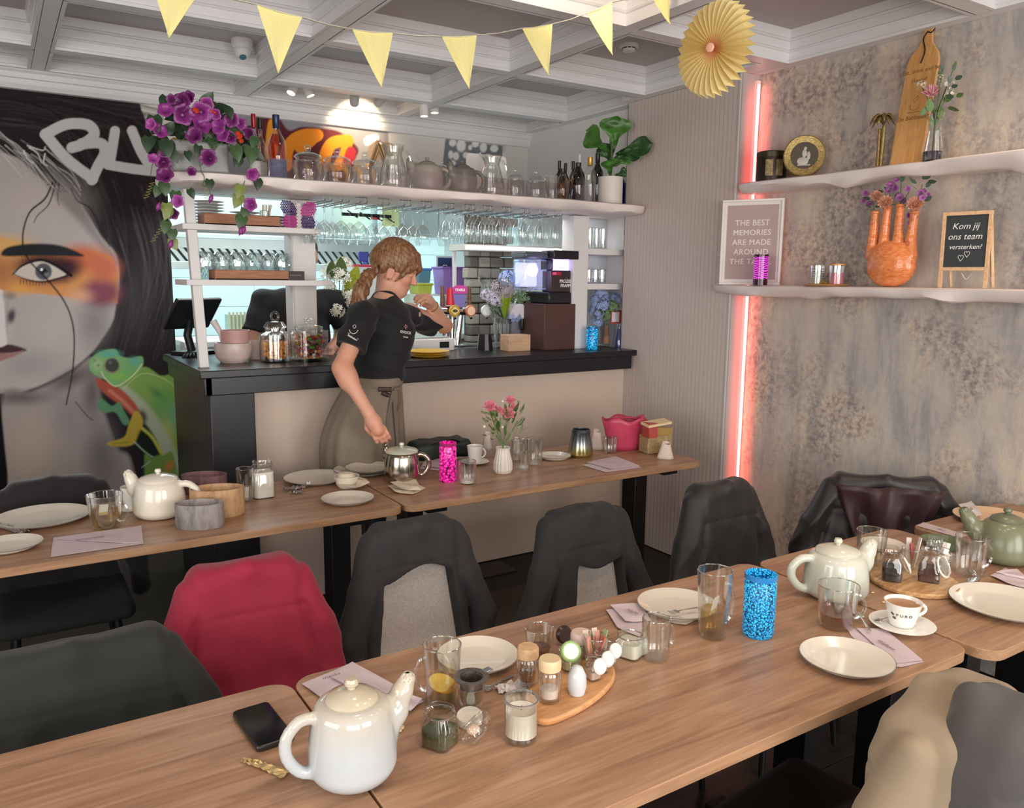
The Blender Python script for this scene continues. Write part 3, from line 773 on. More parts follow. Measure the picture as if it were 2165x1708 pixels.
m_tea = clear('pale_tea', 'efdfa6', .3, 'd6bd78', .02, .05); m_teab = clear('brown_tea', 'c4842e', .25, '8a5414', .02, .05)
m_porc = mat('glazed_white', 'ece9e2', .18, coat=.3); m_cream = mat('glazed_cream', 'e0d8c9', .2, coat=.3)
def glass_prof(r0, r1, h, t=.0):
    return [(0, 0), (r0*.92, 0), (r0, .004), (r0+(r1-r0)*.5, h*.5), (r1, h), (r1-.0018, h), (r0+(r1-r0)*.5-.002, h*.5), (r0-.004, .008), (0, .008)]
def tumbler(name, label, cat, P, r, h, r1=None, m=None, group=None, fill=None, fillh=.4, n=24, par=None):
    r1 = r1 or r; m = m or m_glass
    t = par or thing(name, label, cat, P, 0, group)
    MB().lathe(glass_prof(r, r1, h), n).build('glass_wall', m, t)
    if r > .019: MB().tube([((r1-.0009)*math.cos(2*PI*k/n), (r1-.0009)*math.sin(2*PI*k/n), h) for k in range(n+1)], .0014, 5, cap=False).build("rim", m_rim, t)
    if fill:
        rr = r+(r1-r)*fillh*.5-.004
        MB().lathe([(0, .009), (r-.006, .009), (rr, h*fillh), (0, h*fillh)], n).build('drink', fill, t)
    return t
def loop_handle(out, z0, z1, r, reach, ang, n=9, flat=1.):
    """handle tube standing off a wall at radius out, pointing to the angle ang"""
    pts = []
    for k in range(n):
        a = -PI/2+PI*k/(n-1); x = out-.004+reach*math.cos(a); z = (z0+z1)/2+(z1-z0)/2*math.sin(a)
        pts.append((x*math.cos(ang), x*math.sin(ang), z))
    return MB().tube(pts, r, 8, flat=flat)
def jar(P, r, h, label, lid='knob', group=None, fill=None, fillh=.5, name='storage_jar', neck=.86, m=None, facet=24):
    t = thing(name, label, 'jar', P, 0, group); m = m or m_glass
    prof = [(0, 0), (r*.93, 0), (r, .006), (r, h*.80), (r*.97, h*.86), (r*neck, h*.90), (r*neck, h), (r*neck-.002, h), (r*neck-.002, h*.9), (r-.003, h*.80), (r-.003, .008), (0, .008)]
    MB().lathe(prof, facet).build('glass_wall', m, t)
    if fill: MB().lathe([(0, .009), (r-.006, .009), (r-.005, h*fillh*.96), (r*.6, h*fillh*1.03), (0, h*fillh)], 20).build('filling', fill, t)
    if lid == 'knob':
        L = MB().lathe([(r*neck*1.06, h), (r*neck*1.12, h+.006), (r*neck*1.02, h+.014), (r*.55, h+.024), (r*.18, h+.028), (0, h+.028)], facet).build('lid', m_glassd, t)
        MB().ball((0, 0, h+.028+r*.26), r*.26, 12).build('knob', m_glassd, L)
    elif lid: MB().lathe([(0, h-.002), (r*neck*1.1, h-.002), (r*neck*1.12, h+.004), (r*neck*1.12, h+.016), (r*neck, h+.021), (0, h+.021)], facet).build('lid', lid, t)
    return t
def bottle(P, r, h, label, m, cap, capm, lab=None, fill=None, name='bottle', group=None, wine=False):
    t = thing(name, label, 'bottle', P, 0, group)
    s = h*(.62 if wine else .56)
    MB().lathe([(0, 0), (r*.9, 0), (r, .006), (r, s), (r*.93, s+r*.45), (r*.55, s+r*1.2), (r*.34, s+r*1.75), (r*.32, h-.02), (r*.38, h-.018), (r*.38, h-.005), (r*.3, h-.004)], 20).build('glass_wall', m, t)
    MB().lathe([(r*.36, h-cap), (r*.40, h-cap+.002), (r*.40, h), (0, h+.002)], 16).build('cap', capm, t)
    if fill: MB().lathe([(0, .006), (r-.004, .006), (r-.004, s*.98), (r*.5, s+r*1.1), (0, s+r*1.1)], 18).build('liquid', fill, t)
    if lab:
        n = 14; a0, a1 = -PI*.9, PI*.02
        MB().grid(lambda u, v: (1.012*r*math.cos(a0+(a1-a0)*u), 1.012*r*math.sin(a0+(a1-a0)*u), s*(.10+.48*v)), n, 2).build('label', lab, t)
    return t
def jug(P, r, h, label, ang):
    t = thing('glass_jug', label, 'jug', P)
    b = MB().lathe([(0, 0), (r*.95, 0), (r, .006), (r*1.0, h*.35), (r*.7, h*.68), (r*.6, h*.78), (r*.66, h*.9), (r*.78, h), (r*.76, h), (r*.58, h*.78), (r*.95, h*.35), (r*.9, .01), (0, .01)], 22)
    b.build('glass_wall', m_glassd, t)
    loop_handle(r*.68, h*.38, h*.93, .006, r*.75, ang).build('handle', m_glassd, t)
    a2 = ang+PI
    MB().tube([(r*.6*math.cos(a2), r*.6*math.sin(a2), h*.92), (r*.95*math.cos(a2), r*.95*math.sin(a2), h*1.0), (r*1.1*math.cos(a2), r*1.1*math.sin(a2), h*1.04)], [.016, .012, .009], 8).build('spout', m_glassd, t)
    return t
def teapot(P, R, H, label, m, spout, handle=None, top=.62, lidm=None, res=.0032, knob=.011, sl=1.0, name='teapot', cat='teapot', round_=False, lidr=None):
    """body with fused spout and handle; lid with its knob"""
    handle = spout+PI if handle is None else handle
    s = np.array([math.cos(spout), math.sin(spout), 0]); g = np.array([math.cos(handle), math.sin(handle), 0])
    lr = lidr or R*top*.86
    def prof(z):
        u = np.clip(z/H, 0, 1)
        if round_: return R*(top*.9+(1-top*.9)*np.sqrt(np.clip(1-((u-.48)/.62)**2, 0, 1)))*(1-.10*np.clip(.12-u, 0, 1)/.12)
        return R*(top+(1-top)*np.clip(1-np.clip((u-.26)/.78, 0, 1)**2.0, 0, 1))*(1-.26*(np.clip(.22-u, 0, 1)/.22)**2)
    up = np.array([0, 0, 1.])
    sp = [s*R*.70+up*H*.50, s*R*(.90+.1*sl)+up*H*.72, s*R*(.95+.25*sl)+up*H*.95, s*R*(.98+.36*sl)+up*H*1.10]
    hp = [g*R*.80+up*H*.86, g*R*1.18+up*H*.86, g*R*1.48+up*H*.68, g*R*1.48+up*H*.45, g*R*1.22+up*H*.24, g*R*.86+up*H*.16]
    hp = spline(hp, 3)
    def fn(p):
        rr = np.hypot(p[:, 0], p[:, 1]); d = np.maximum((rr-prof(p[:, 2]))*.85, np.maximum(-p[:, 2], p[:, 2]-H))
        d = smax(smax((rr-prof(p[:, 2]))*.85, p[:, 2]-H, R*.26), -p[:, 2], R*.10)
        d = smin(d, chain(p, sp, [R*.38, R*.31, R*.235, R*.19], .008), R*.12)
        e = cone(p, sp[-1]+(sp[-1]-sp[-2])*.06, sp[-2], R*.14, R*.11); d = np.maximum(d, -e)
        # strap handle: oval section
        return smin(d, chain(p, hp, [R*.15]+[R*.125]*(len(hp)-2)+[R*.13], .004), R*.05)
    q = R*1.75
    t = thing(name, label, cat, P)
    body(fn, (-q, -q, -.004), (q, q, H*1.12), res, 'body', m, t)
    L = MB().lathe([(0, H-.004), (lr, H-.004), (lr*1.02, H+.001), (lr*.94, H+.007), (lr*.5, H+.016), (lr*.2, H+.019), (0, H+.019)], 32).build('lid', lidm or m, t)
    MB().lathe([(knob*.6, H+.017), (knob*.62, H+.022), (knob, H+.026), (knob*1.05, H+.031), (knob*.8, H+.037), (0, H+.038)], 18).build('knob', lidm or m, L)
    return t
def leafmesh(L, Wd, fold=.15, droop=.2, n=5, heart=False):
    b = MB(); vs = []
    for i in range(n+1):
        u = i/n
        w = Wd*(math.sin(PI*min(1, u*.96+.04)**(.55 if heart else .8)))**(.8)
        z = -droop*L*u*u
        vs += [(L*u-(Wd*.25 if heart and i == 0 else 0), -w, z+fold*w), (L*u, 0, z), (L*u-(Wd*.25 if heart and i == 0 else 0), w, z+fold*w)]
    fs = []
    for i in range(n):
        fs += [(i*3, i*3+3, i*3+4, i*3+1), (i*3+1, i*3+4, i*3+5, i*3+2)]
    return b.add(vs, fs)
def orient(loc, d, roll=0, s=1.):
    q = Vector(d).to_track_quat('X', 'Z').to_matrix().to_4x4() @ Matrix.Rotation(roll, 4, 'X')
    return Matrix.Translation(loc) @ q @ Matrix.Scale(s, 4)
def place(o, M4): o.matrix_local = M4; return o
def flower5(R_, depth_=.5, n=5, seg=6):
    """open trumpet with n lobes, mouth along +x"""
    b = MB(); rows = []; vs = []; fs = []; k = n*seg
    for j, (x, r) in enumerate(((-1.0*depth_, .12), (-.55*depth_, .2), (-.15*depth_, .5), (0.05, .8), (.0, 1.0))):
        for i in range(k):
            a = 2*PI*i/k; lob = 1-.16*(j/4)**2*(.5+.5*math.cos(n*a+PI)); ru = .04*math.sin(n*2*a)*(j/4)
            vs.append(((x+ru)*R_, R_*r*lob*math.cos(a), R_*r*lob*math.sin(a)))
    for j in range(4):
        for i in range(k): fs.append((j*k+i, j*k+(i+1) % k, j*k+k+(i+1) % k, j*k+k+i))
    fs.append(tuple(range(k-1, -1, -1)))
    return b.add(vs, fs)
def ruffle(R_, layers=4, n=6, seed=0):
    """rose-like head of cupped petals around +z"""
    rr = random.Random(seed); b = MB()
    for l in range(layers):
        f = (l+1)/layers; tilt = .25+1.0*f
        for i in range(n):
            a = 2*PI*(i+.5*l)/n+rr.random()*.3
            def fn(u, v):
                ww = (u-.5)*1.5*f*math.sin(PI*min(1, .25+.75*v)); rad = R_*(.15+.85*f*v*math.sin(tilt)); z = R_*(1.25*v*math.cos(tilt)*(1.1-.2*f)+.12*(2*u-1)**2)
                return (rad*math.cos(a+ww), rad*math.sin(a+ww), z)
            b.grid(fn, 5, 4)
    return b

# ------------------------------------------------------------------ things on the long bar shelf
YB = 3.88
SZ = SB+.001
def on_shelf(px, top, y=YB):
    a = PY(px, top, y); return Vector((a.x, y, SZ)), a.z-SZ
m_lidg = m_glassd
jl = ['clear glass jar with knob lid beside the amber bottle', 'clear lidded glass jar in the middle of three below the orange lettering', 'clear lidded glass jar next to the glass jug on the bar shelf']
for (px, tp, w), lb in zip(((650, 305, 60), (712, 313, 60), (771, 320, 57)), jl):
    P, h = on_shelf(px, tp); r = WP(P, w)/2; jar(P, r, h-.03-r*.5, lb, group='lidded glass jars on the bar shelf', name='glass_jar')
for px, tp, w, lb in ((1090, 355, 37, 'narrow lidded glass jar right of the second glass jug'), (1134, 359, 42, 'wider lidded glass jar beside the narrow one on the bar shelf')):
    P, h = on_shelf(px, tp); r = WP(P, w)/2; jar(P, r, h-.03-r*.5, lb, group='lidded glass jars on the bar shelf', name='glass_jar')
for px, tp, lb in ((880, 332, 'glass jar peeking out behind the light grey teapot'), (934, 339, 'glass jar peeking out behind the dark grey teapot')):
    P, h = on_shelf(px, tp, 4.04); jar(P, .042, h-.05, lb, group='lidded glass jars on the bar shelf', name='glass_jar')
P, h = on_shelf(1167, 372); tumbler('tumbler', 'small plain glass beside the bottles on the bar shelf', 'glass', P, WP(P, 13), h)
P, h = on_shelf(832, 303); jug(P, WP(P, 29), h*.96, 'glass jug with handle left of the light grey teapot', .0)
P, h = on_shelf(1040, 326); jug(P, WP(P, 27), h*.96, 'glass jug with handle right of the dark grey teapot', .0)
m_tg = mat('stoneware_light', '9d938b', .35, var=.05, vs=10); m_td = mat('stoneware_dark', '6d6a63', .35, var=.06, vs=10)
m_tgl = mat('stoneware_lid', '8a7f74', .4); m_tdl = mat('stoneware_lid_dark', '63605a', .4)
P, h = on_shelf(903, 330); teapot(P, WP(P, 34), h-.042, 'light grey stoneware teapot on the bar shelf', m_tg, PI-.25, handle=-.15, top=.62, lidm=m_tgl, res=.0045, round_=True, sl=.4)
P, h = on_shelf(977, 337); teapot(P, WP(P, 32), h-.042, 'dark grey stoneware teapot on the bar shelf', m_td, PI-.25+.5, handle=-.15, top=.62, lidm=m_tdl, res=.0045, round_=True, sl=.3)
# bottles
m_dgl = clear('dark_bottle', '2a2420', .5, '0d0a08', .03, .08); m_bk = mat('black_cap', '17140f', .35); m_red = mat('red_foil', '9c1f2c', .3, .3); m_blu = mat('navy_foil', '262f57', .3, .2)
m_gold = mat('gold_foil', 'b8913f', .3, .6); m_lab = mat('paper_label', 'd9d6d2', .6, var=.12, vs=90); m_lab2 = mat('blue_label', '4a5580', .5, var=.35, vs=60)
m_amb = clear('amber_drink', 'e0921c', .25, '8a4206', .02, .04); m_yel = clear('yellow_drink', 'd9b73a', .25, '93701c', .02, .04); m_blug = clear('blue_bottle', '2b4fb0', .4, '101d55', .02, .06)
for px, tp, w, y, lb, m, cap, cm, lab, fl_, wine in (
    (535, 241, 25, 3.86, 'clear spirit bottle with red cap beside the purple flowers', m_glass, .062, m_red, m_lab, None, False),
    (549, 250, 24, 3.98, 'clear bottle with black cap behind the red-capped one', m_glass, .05, m_bk, m_lab, None, False),
    (583, 243, 37, 3.86, 'amber liqueur bottle with navy cap and blue label', m_glass, .06, m_blu, m_lab2, m_amb, False),
    (1183, 340, 17, 4.0, 'dark bottle furthest from the pot plant on the bar shelf', m_dgl, .05, m_bk, None, None, True),
    (1196, 345, 16, 4.06, 'dark bottle directly behind the yellow oil bottle', m_dgl, .05, m_bk, None, None, True),
    (1190, 357, 27, 3.86, 'clear bottle with yellow drink in front of the dark bottles', m_glass, .03, m_bk, None, m_yel, False),
    (1212, 341, 17, 4.0, 'slim dark bottle between the yellow drink and the gold cap', m_dgl, .05, m_bk, None, None, True),
    (1223, 344, 30, 3.86, 'stout dark bottle in front of the slim dark one', m_dgl, .04, m_bk, None, None, True),
    (1226, 327, 16, 4.06, 'bottle with white cap at the rear of the bottle group', m_glass, .05, m_lab, None, None, True),
    (1248, 332, 26, 3.88, 'clear bottle with gold cap beside the dark wine bottle', m_glass, .05, m_gold, None, None, True),
    (1264, 325, 25, 3.95, 'dark wine bottle right beside the white plant pot', m_dgl, .055, m_bk, None, None, True),
    (1313, 365, 24, 4.0, 'blue bottle half hidden behind the white plant pot', m_blug, .04, m_blu, None, None, True)):
    P, h = on_shelf(px, tp, y); bottle(P, WP(P, w)/2, h, lb, m, cap, cm, lab, fl_, wine=wine, group='bottles on the bar shelf')
# white tray leaning at the back, straw wreath
P, h = on_shelf(1032, 326, 4.06)
tag(MB().prism(rrect(WP(P, 98), h, .02, 4), -.006, .006, T=Matrix.Translation((0, 0, h/2)) @ Matrix.Rotation(PI/2, 4, 'X')).build('white_tray', m_white, None, P, (-.08, 0, 0), bevel=.002), 'white tray with rounded corners standing behind the second glass jug', 'tray')
P, h = on_shelf(800, 292, 4.06)
t = thing('straw_bundle', 'looped bundle of dry straw behind the glass jug', 'decoration', P); b = MB()
for k in range(16):
    a = rnd.uniform(-.5, .5); q = rnd.uniform(.75, 1)
    b.tube([(a*.02-.04, 0, 0), (-.05+a*.03, a*.05, h*.5*q), (a*.05, a*.06, h*q), (.05+a*.03, a*.03, h*.55*q), (.045, 0, .0)], .002, 4)
b.build('straw', mat('straw', 'b08c58', .8), t)['kind'] = 'stuff'
# fiddle-leaf plant
P, h = on_shelf(1291, 375, 3.86)
t = thing('potted_plant', 'fiddle leaf plant in a white pot at the end of the bar shelf', 'plant', P); r = WP(P, 26)
MB().lathe([(0, 0), (r*.95, 0), (r, .004), (r*1.0, h), (r*.9, h), (r*.9, h-.02), (0, h-.02)], 28).build('pot', mat('pot_white', 'd9cfc9', .4), t)
MB().tube([(0, 0, h-.02), (.004, 0, h+.10), (.0, 0, h+.20)], [.006, .005, .004], 7).build('stem', mat('plant_stem', '5a5330', .6), t)
def leafm(name, c1, c2):
    k = NT(name); v = k.coord(); n = k.noise(v, 14, 3)
    k.link(k.ramp(n, [(.35, c1), (.65, c2)]), k.b.inputs['Base Color']); k.b.inputs['Roughness'].default_value = .38; setin(k.b, 'Transmission Weight', 0.); return k.m
m_fig = leafm('fig_leaf', '2f5a1e', '4c8030')
m_figd = leafm('fig_leaf_dark', '21401c', '33582a')
def figleaf(L, w):
    b = MB(); n = 9; vs = []; fs = []; c = 9
    for i in range(n+1):
        u = i/n; ww = w*(.12+.55*math.sin(PI*min(1, u*1.05)*.5)+.5*math.exp(-((u-.72)/.22)**2)-.12*math.exp(-((u-.38)/.12)**2))*(1 if u < .9 else math.sqrt(max(0, (1-u)/.1))*.9+.05)
        for j in range(c):
            s = (j/(c-1)-.5)*2
            vs.append((L*u, ww*s, .10*L*abs(s)*(1-u*.5)-.16*L*u*u+.012*math.sin(u*16)*(1-abs(s))+.006*math.sin(s*5+u*9)))
    for i in range(n):
        for j in range(c-1): fs.append((i*c+j, i*c+j+1, i*c+c+j+1, i*c+c+j))
    return b.add(vs, fs)
pxm = WP(P, 1)
top = Vector((0, 0, h))
def at_px(px, py, y): a = PY(px, py, y); return a-P
for (a, bb, wid, m, y2, roll) in (((1297, 315), (1303, 246), 34, m_fig, 3.84, PI/2), ((1297, 325), (1229, 274), 24, m_fig, 3.76, .9), ((1305, 328), (1372, 302), 20, m_figd, 3.62, .35), ((1300, 335), (1352, 318), 18, m_figd, 3.70, .2),
                               ((1296, 345), (1276, 308), 22, m_figd, 3.95, .8), ((1291, 374), (1289, 332), 20, m_fig, 3.78, PI/2), ((1300, 370), (1326, 362), 11, m_figd, 3.82, .3), ((1298, 350), (1330, 326), 18, m_fig, 3.80, .5)):
    A = at_px(*a, 3.86); B = at_px(*bb, y2); d = B-A
    tm = -CF  # leaf faces turn towards the room
    M4 = frame3(A, d, Vector(CR)*1.0+Vector((0, 0, .2)) if abs(d.normalized().z) > .6 else Vector((0, -.35, .8)))
    o = figleaf(d.length, wid*pxm*.9).build('leaf', m, t, smooth=180); place(o, M4)
# ------------------------------------------------------------------ purple bindweed planter on the end of the bar shelf
t = thing('flower_planter', 'grey planter of purple trumpet flowers trailing over the shelf end', 'plant', (0, 0, 0))
a = PY(345, 345, 3.78); b_ = PY(478, 345, 3.78)
MB().bx(a.x+.03, b_.x, 3.72, 3.86, SZ, SZ+.13).build('planter', mat('planter_grey', '9a9a98', .35, var=.05, vs=12), t, bevel=.01)
m_pur = [leafm('petal_%s' % n, c1, c2) for n, c1, c2 in (('deep', '7a2470', '9c3d90'), ('mid', '8c2f7d', 'b055a3'), ('dark', '5c1a52', '7f2f73'))]
m_lv = [leafm('vine_leaf_%s' % n, c1, c2) for n, c1, c2 in (('dark', '1e3220', '30492c'), ('mid', '2f4a2a', '48643a'), ('pale', '6d7c3c', '8c9650'))]
vm = mat('vine_stem', '55603a', .6)
ym = lambda: rnd.uniform(3.60, 3.70)
fb = {}
def fl(px, py, r, y=None, d=None, mi=None):
    p_ = PY(px, py, y or ym()); R_ = WP(p_, r)
    k = (rnd.randrange(3))
    if k not in fb: fb[k] = flower5(1.0, .7+.25*k).build('flower', m_pur[k], t, smooth=60); o = fb[k]
    else: o = link(fb[k].copy(), t)
    dd = d or (Vector((rnd.uniform(-.9, .3), -1, rnd.uniform(-.35, .45))))
    return place(o, orient(p_, dd, rnd.random()*6, R_))
for x, y, r in ((383, 215, 22), (388, 242, 24), (425, 238, 24), (427, 262, 22), (350, 232, 18), (410, 285, 20), (339, 276, 17), (461, 266, 19), (489, 253, 18), (440, 333, 20), (348, 369, 20), (346, 345, 17), (318, 262, 14), (470, 285, 16),
                (437, 220, 16), (510, 262, 14), (525, 282, 14), (487, 290, 15), (455, 242, 14), (362, 210, 12), (398, 205, 15), (405, 362, 11), (535, 369, 15), (529, 432, 16), (375, 425, 15), (366, 452, 13), (325, 335, 13), (345, 330, 14)):
    fl(x, y, r)
for x, y in ((446, 420), (361, 517), (509, 489), (515, 487), (335, 437)):     # closed buds
    p_ = PY(x, y, 3.64); q = WP(p_, 5)
    MB().lathe([(0, -2.2*q), (.8*q, -.8*q), (q, .4*q), (.5*q, 1.6*q), (0, 2.2*q)], 8).build('bud', m_pur[0], t, p_, (.2, .3, 0))
lb = {}
def lf(px, py, s, k=None, y=None, d=None):
    k = rnd.choice((0, 0, 1)) if k is None else k
    p_ = PY(px, py, y or rnd.uniform(3.62, 3.76)); L = WP(p_, s)
    if k not in lb: lb[k] = leafmesh(1, .42, .22, .2, 5, True).build('leaf', m_lv[k], t, smooth=180); o = lb[k]
    else: o = link(lb[k].copy(), t)
    ang = rnd.uniform(0, 2*PI); d = d or Vector((math.cos(ang), -.35, math.sin(ang)*.8-.25))
    zx = d.normalized(); n_ = Vector((rnd.uniform(-.5, .1), -1, rnd.uniform(-.1, .5))); yv = n_.cross(zx)
    return place(o, frame3(p_, zx, yv) @ Matrix.Scale(L, 4))
for k in range(62):
    u = rnd.random(); x = 330+200*u; y = 300-85*math.sin(PI*min(1, .15+.85*u))*rnd.random()+rnd.uniform(-14, 26)
    lf(x, y, rnd.uniform(24, 38), y=rnd.uniform(3.70, 3.82))
for x, y, s, k in ((352, 205, 36, 0), (325, 245, 38, 0), (315, 290, 34, 0), (348, 300, 36, 0), (495, 308, 36, 1), (530, 310, 38, 1), (505, 332, 28, 0), (345, 385, 30, 1), (372, 405, 30, 1), (352, 430, 32, 2), (358, 440, 28, 2), (352, 468, 28, 1),
                   (365, 485, 26, 1), (362, 505, 26, 2), (509, 392, 30, 2), (507, 412, 32, 2), (512, 455, 32, 1), (518, 440, 24, 1), (545, 378, 26, 0), (400, 400, 22, 0), (443, 380, 24, 0), (540, 290, 26, 1), (335, 395, 24, 1), (365, 320, 26, 0), (480, 228, 26, 0), (420, 308, 24, 0), (395, 320, 22, 0)):
    lf(x, y, s, k, 3.65, Vector((rnd.uniform(-.5, .5), -.3, -1)))
vb = MB()
for pts in ([(360, 330), (350, 380), (365, 430), (358, 470), (362, 515)], [(520, 320), (528, 350), (515, 390), (510, 440), (505, 480)], [(420, 330), (425, 360), (432, 375), (428, 392)], [(470, 300), (440, 330), (425, 350)], [(345, 300), (325, 340), (318, 372)], [(428, 392), (440, 398), (447, 415)], [(380, 300), (430, 270), (500, 290)]):
    vb.tube(spline([PY(x, y, 3.66) for x, y in pts], 5), .0016, 5)
vb.build('vine', vm, t)
cb = MB()
for (x0, y0, x1, y1) in ((322, 385, 308, 420), (345, 475, 322, 512), (434, 395, 437, 425)):
    A = PY(x0, y0, 3.64); B = PY(x1, y1, 3.64); cb.tube([A.lerp(B, k/40)+Vector((math.cos(k*.9)*.009, math.sin(k*.9)*.009, 0)) for k in range(41)], .0009, 4)
cb.build('tendril', mat('tendril', '9a9a50', .6), t)
m_bry = mat('red_berry', 'c43a22', .35)
for k, (x, y) in enumerate(((412, 232), (416, 235), (448, 234), (455, 236), (503, 282), (508, 288), (510, 298), (505, 290))):
    p_ = PY(x, y, 3.62); MB().ball(p_, .011, 8).build('berry', m_bry, t)
for lb_, x0, x1, yt, c in (('purple and white carton standing beside the planter on the bar shelf', 377, 396, 298, '6a3a60'), ('yellow striped carton next to the planter on the bar shelf', 366, 378, 290, 'c9a63a')):
    A = PY(x0, yt, 3.88); B = PY(x1, yt, 3.88)
    o = thing('drink_carton', lb_, 'carton', ((A.x+B.x)/2, 3.93, SZ)); w = (B.x-A.x)/2; h = A.z-SZ
    MB().bx(-w, w, -.045, .045, 0, h).build('box', mat('carton_'+c, c, .45), o, bevel=.002); MB().bx(-w-.0005, w+.0005, -.0455, -.044, h*.25, h*.6).build('label_band', m_lab, o)

# ------------------------------------------------------------------ things on the white rack
def rack_at(px, py, y): return PY(px, py, y)
yb = pf.y
z1 = PY(530, 485, yb-.03).z+.0135; z2 = PY(530, 599, yb-.03).z+.0135
m_tray = wood('walnut_tray', '8a5a3f', 'a06c4d', 'b27d5b', .5, axis=0, sx=3, sy=30)
def tray(x0, x1, y, z, h, label):
    d = .13; w = (x1-x0)/2
    t = thing('wooden_tray', label, 'tray', ((x0+x1)/2, y+d/2, z))
    MB().bx(-w, w, -d/2, d/2, 0, .008).build('base', m_tray, t)
    MB().bx(-w, w, -d/2, -d/2+.01, .0, h).build('side', m_tray, t, bevel=.003); MB().bx(-w, w, d/2-.01, d/2, .0, h).build('side', m_tray, t, bevel=.003)
    MB().bx(-w, -w+.01, -d/2+.01, d/2-.01, .0, h*.9).build('end', m_tray, t, bevel=.003); MB().bx(w-.01, w, -d/2+.01, d/2-.01, .0, h*.9).build('end', m_tray, t, bevel=.003)
    return t
xa = lambda px, y: PY(px, 480, y).x
tray(xa(432, yb-.02), xa(593, yb-.02), yb-.02, z1, .052, 'wooden tray in front of the plate stacks on the upper rack board')
tray(xa(450, yb-.02), xa(608, yb-.02), yb-.02, z2, .048, 'wooden tray in front of the cut glass tumblers')
m_plate_e = mat('plate_rim_dark', '7d746c', .4)
def plate(P, r, label, name='plate', m=None, rim=None, group=None, rx=1., ry=1., rz=0, h=.02, cat='plate', scale_=1):
    t = thing(name, label, cat, P, rz, group); m = m or m_cream
    MB().lathe([(0, .004), (r*.62, .004), (r*.7, .006), (r*.93, h), (r*.985, h+.0015), (r*.985, h-.001), (r*.75, .001), (r*.66, -.0), (0, 0)][::1], 44, sx=rx, sy=ry).build('dish', m, t, smooth=60)
    MB().tube([(r*.985*rx*math.cos(k*2*PI/44), r*.985*ry*math.sin(k*2*PI/44), h) for k in range(45)], .0017, 6, cap=False).build('rim', rim or m_plate_e, t)
    return t
pp = None
for si, (px, n, r_) in enumerate(((441, 9, .075), (520, 6, .075), (580, 5, .07))):
    x = xa(px, yb+.165)
    for k in range(n):
        lab = ['plate in the tall stack at the left of the upper rack board', 'plate in the middle stack behind the wooden tray', 'plate in the small stack behind the bead butterfly'][si]
        if pp is None:
            o = pp = thing('stacked_plate', lab, 'plate', (0, 0, 0), 0, ''); MB().lathe([(0, 0), (.046, 0), (.048, .002), (.073, .0058), (.074, .007), (.071, .0073), (.049, .0045), (0, .004)], 28).build('dish', mat('plate_grey', 'd2cdc8', .3), o)
        else: o = dup(pp, (0, 0, 0))
        o.location = (x, yb+.165, z1+.0002+k*.0138); o['label'] = ('lowest ' if k == 0 else 'topmost ' if k == n-1 else ['', 'second', 'third', 'fourth', 'fifth', 'sixth', 'seventh', 'eighth', 'ninth', 'tenth', 'eleventh', 'twelfth'][k]+'-lowest ')+lab; o['group'] = ['plates in the tall rack stack', 'plates in the middle rack stack', 'plates in the small rack stack'][si]
# sticks in a glass
P = Vector((xa(561, yb+.05), yb+.05, z1+.0082)); t = tumbler('stick_glass', 'little glass of paper straws in the upper wooden tray', 'glass', P, .024, .07)
b = MB()
for k in range(9): a = k*.7; b.tube([(.012*math.cos(a), .012*math.sin(a), .009), (.02*math.cos(a)+.012, .02*math.sin(a), .10)], .003, 5)
b.build('straws', mat('straw_paper', 'd8c8b8', .7), t)
# cut glass tumblers on the lower board
cut = None; ORD6 = 'first second third fourth fifth sixth'.split()
m_cut = clear('cut_glass', 'dfe8e8', .75, '4d5658', .04, .16)
for k, px in enumerate((432, 466, 501, 535, 569, 594)):
    P = Vector((xa(px, yb+.16), yb+.16, z2))
    if cut is None:
        cut = thing('cut_glass_tumbler', 'cut glass tumbler in the row behind the lower wooden tray', 'glass', P, 0, 'cut glass tumblers on the rack')
        b = MB(); n = 16; prof = [(.022, 0), (.027, .012), (.036, .05), (.037, .075), (.033, .105), (.026, .115), (0, .116)]
        b.lathe(prof, n)
        b.build('glass_wall', m_cut, cut, smooth=15); b = MB()
        for s in (1, -1):
            for i in range(8): b.tube([((.0373-.010*abs(v/8-.55)**1.5)*math.cos(2*PI*(i/8)+s*v*.18), (.0373-.010*abs(v/8-.55)**1.5)*math.sin(2*PI*(i/8)+s*v*.18), .012+v*.0115) for v in range(9)], .0011, 3)
        b.build('cut_lines', mat('cut_line', 'b4c2c4', .15, .3), cut); cut.scale = (1.12, 1.12, 1.15)
    else: dup(cut, P, k*.4, 'cut glass tumbler behind the lower wooden tray, %s from the flower end' % ORD6[k])
# name card
A = PY(607, 597, yb-.015); B = PY(645, 597, yb-.015); w = (B.x-A.x); h = PY(607, 573, yb-.015).z-z2
t = thing('name_box', 'small dark box with silver lettering beside the lower tray', 'box', ((A.x+B.x)/2, yb+.01, z2))
MB().bx(-w/2, w/2, -.02, .02, 0, h).build('box', mat('dark_brown_card', '352824', .5), t, bevel=.001)
text('ROSSINI', .011, mat('silver_ink', 'a89c98', .5), t, frame3((0, -.0206, h*.55), (1, 0, 0), (0, 0, 1)), space=1.4)
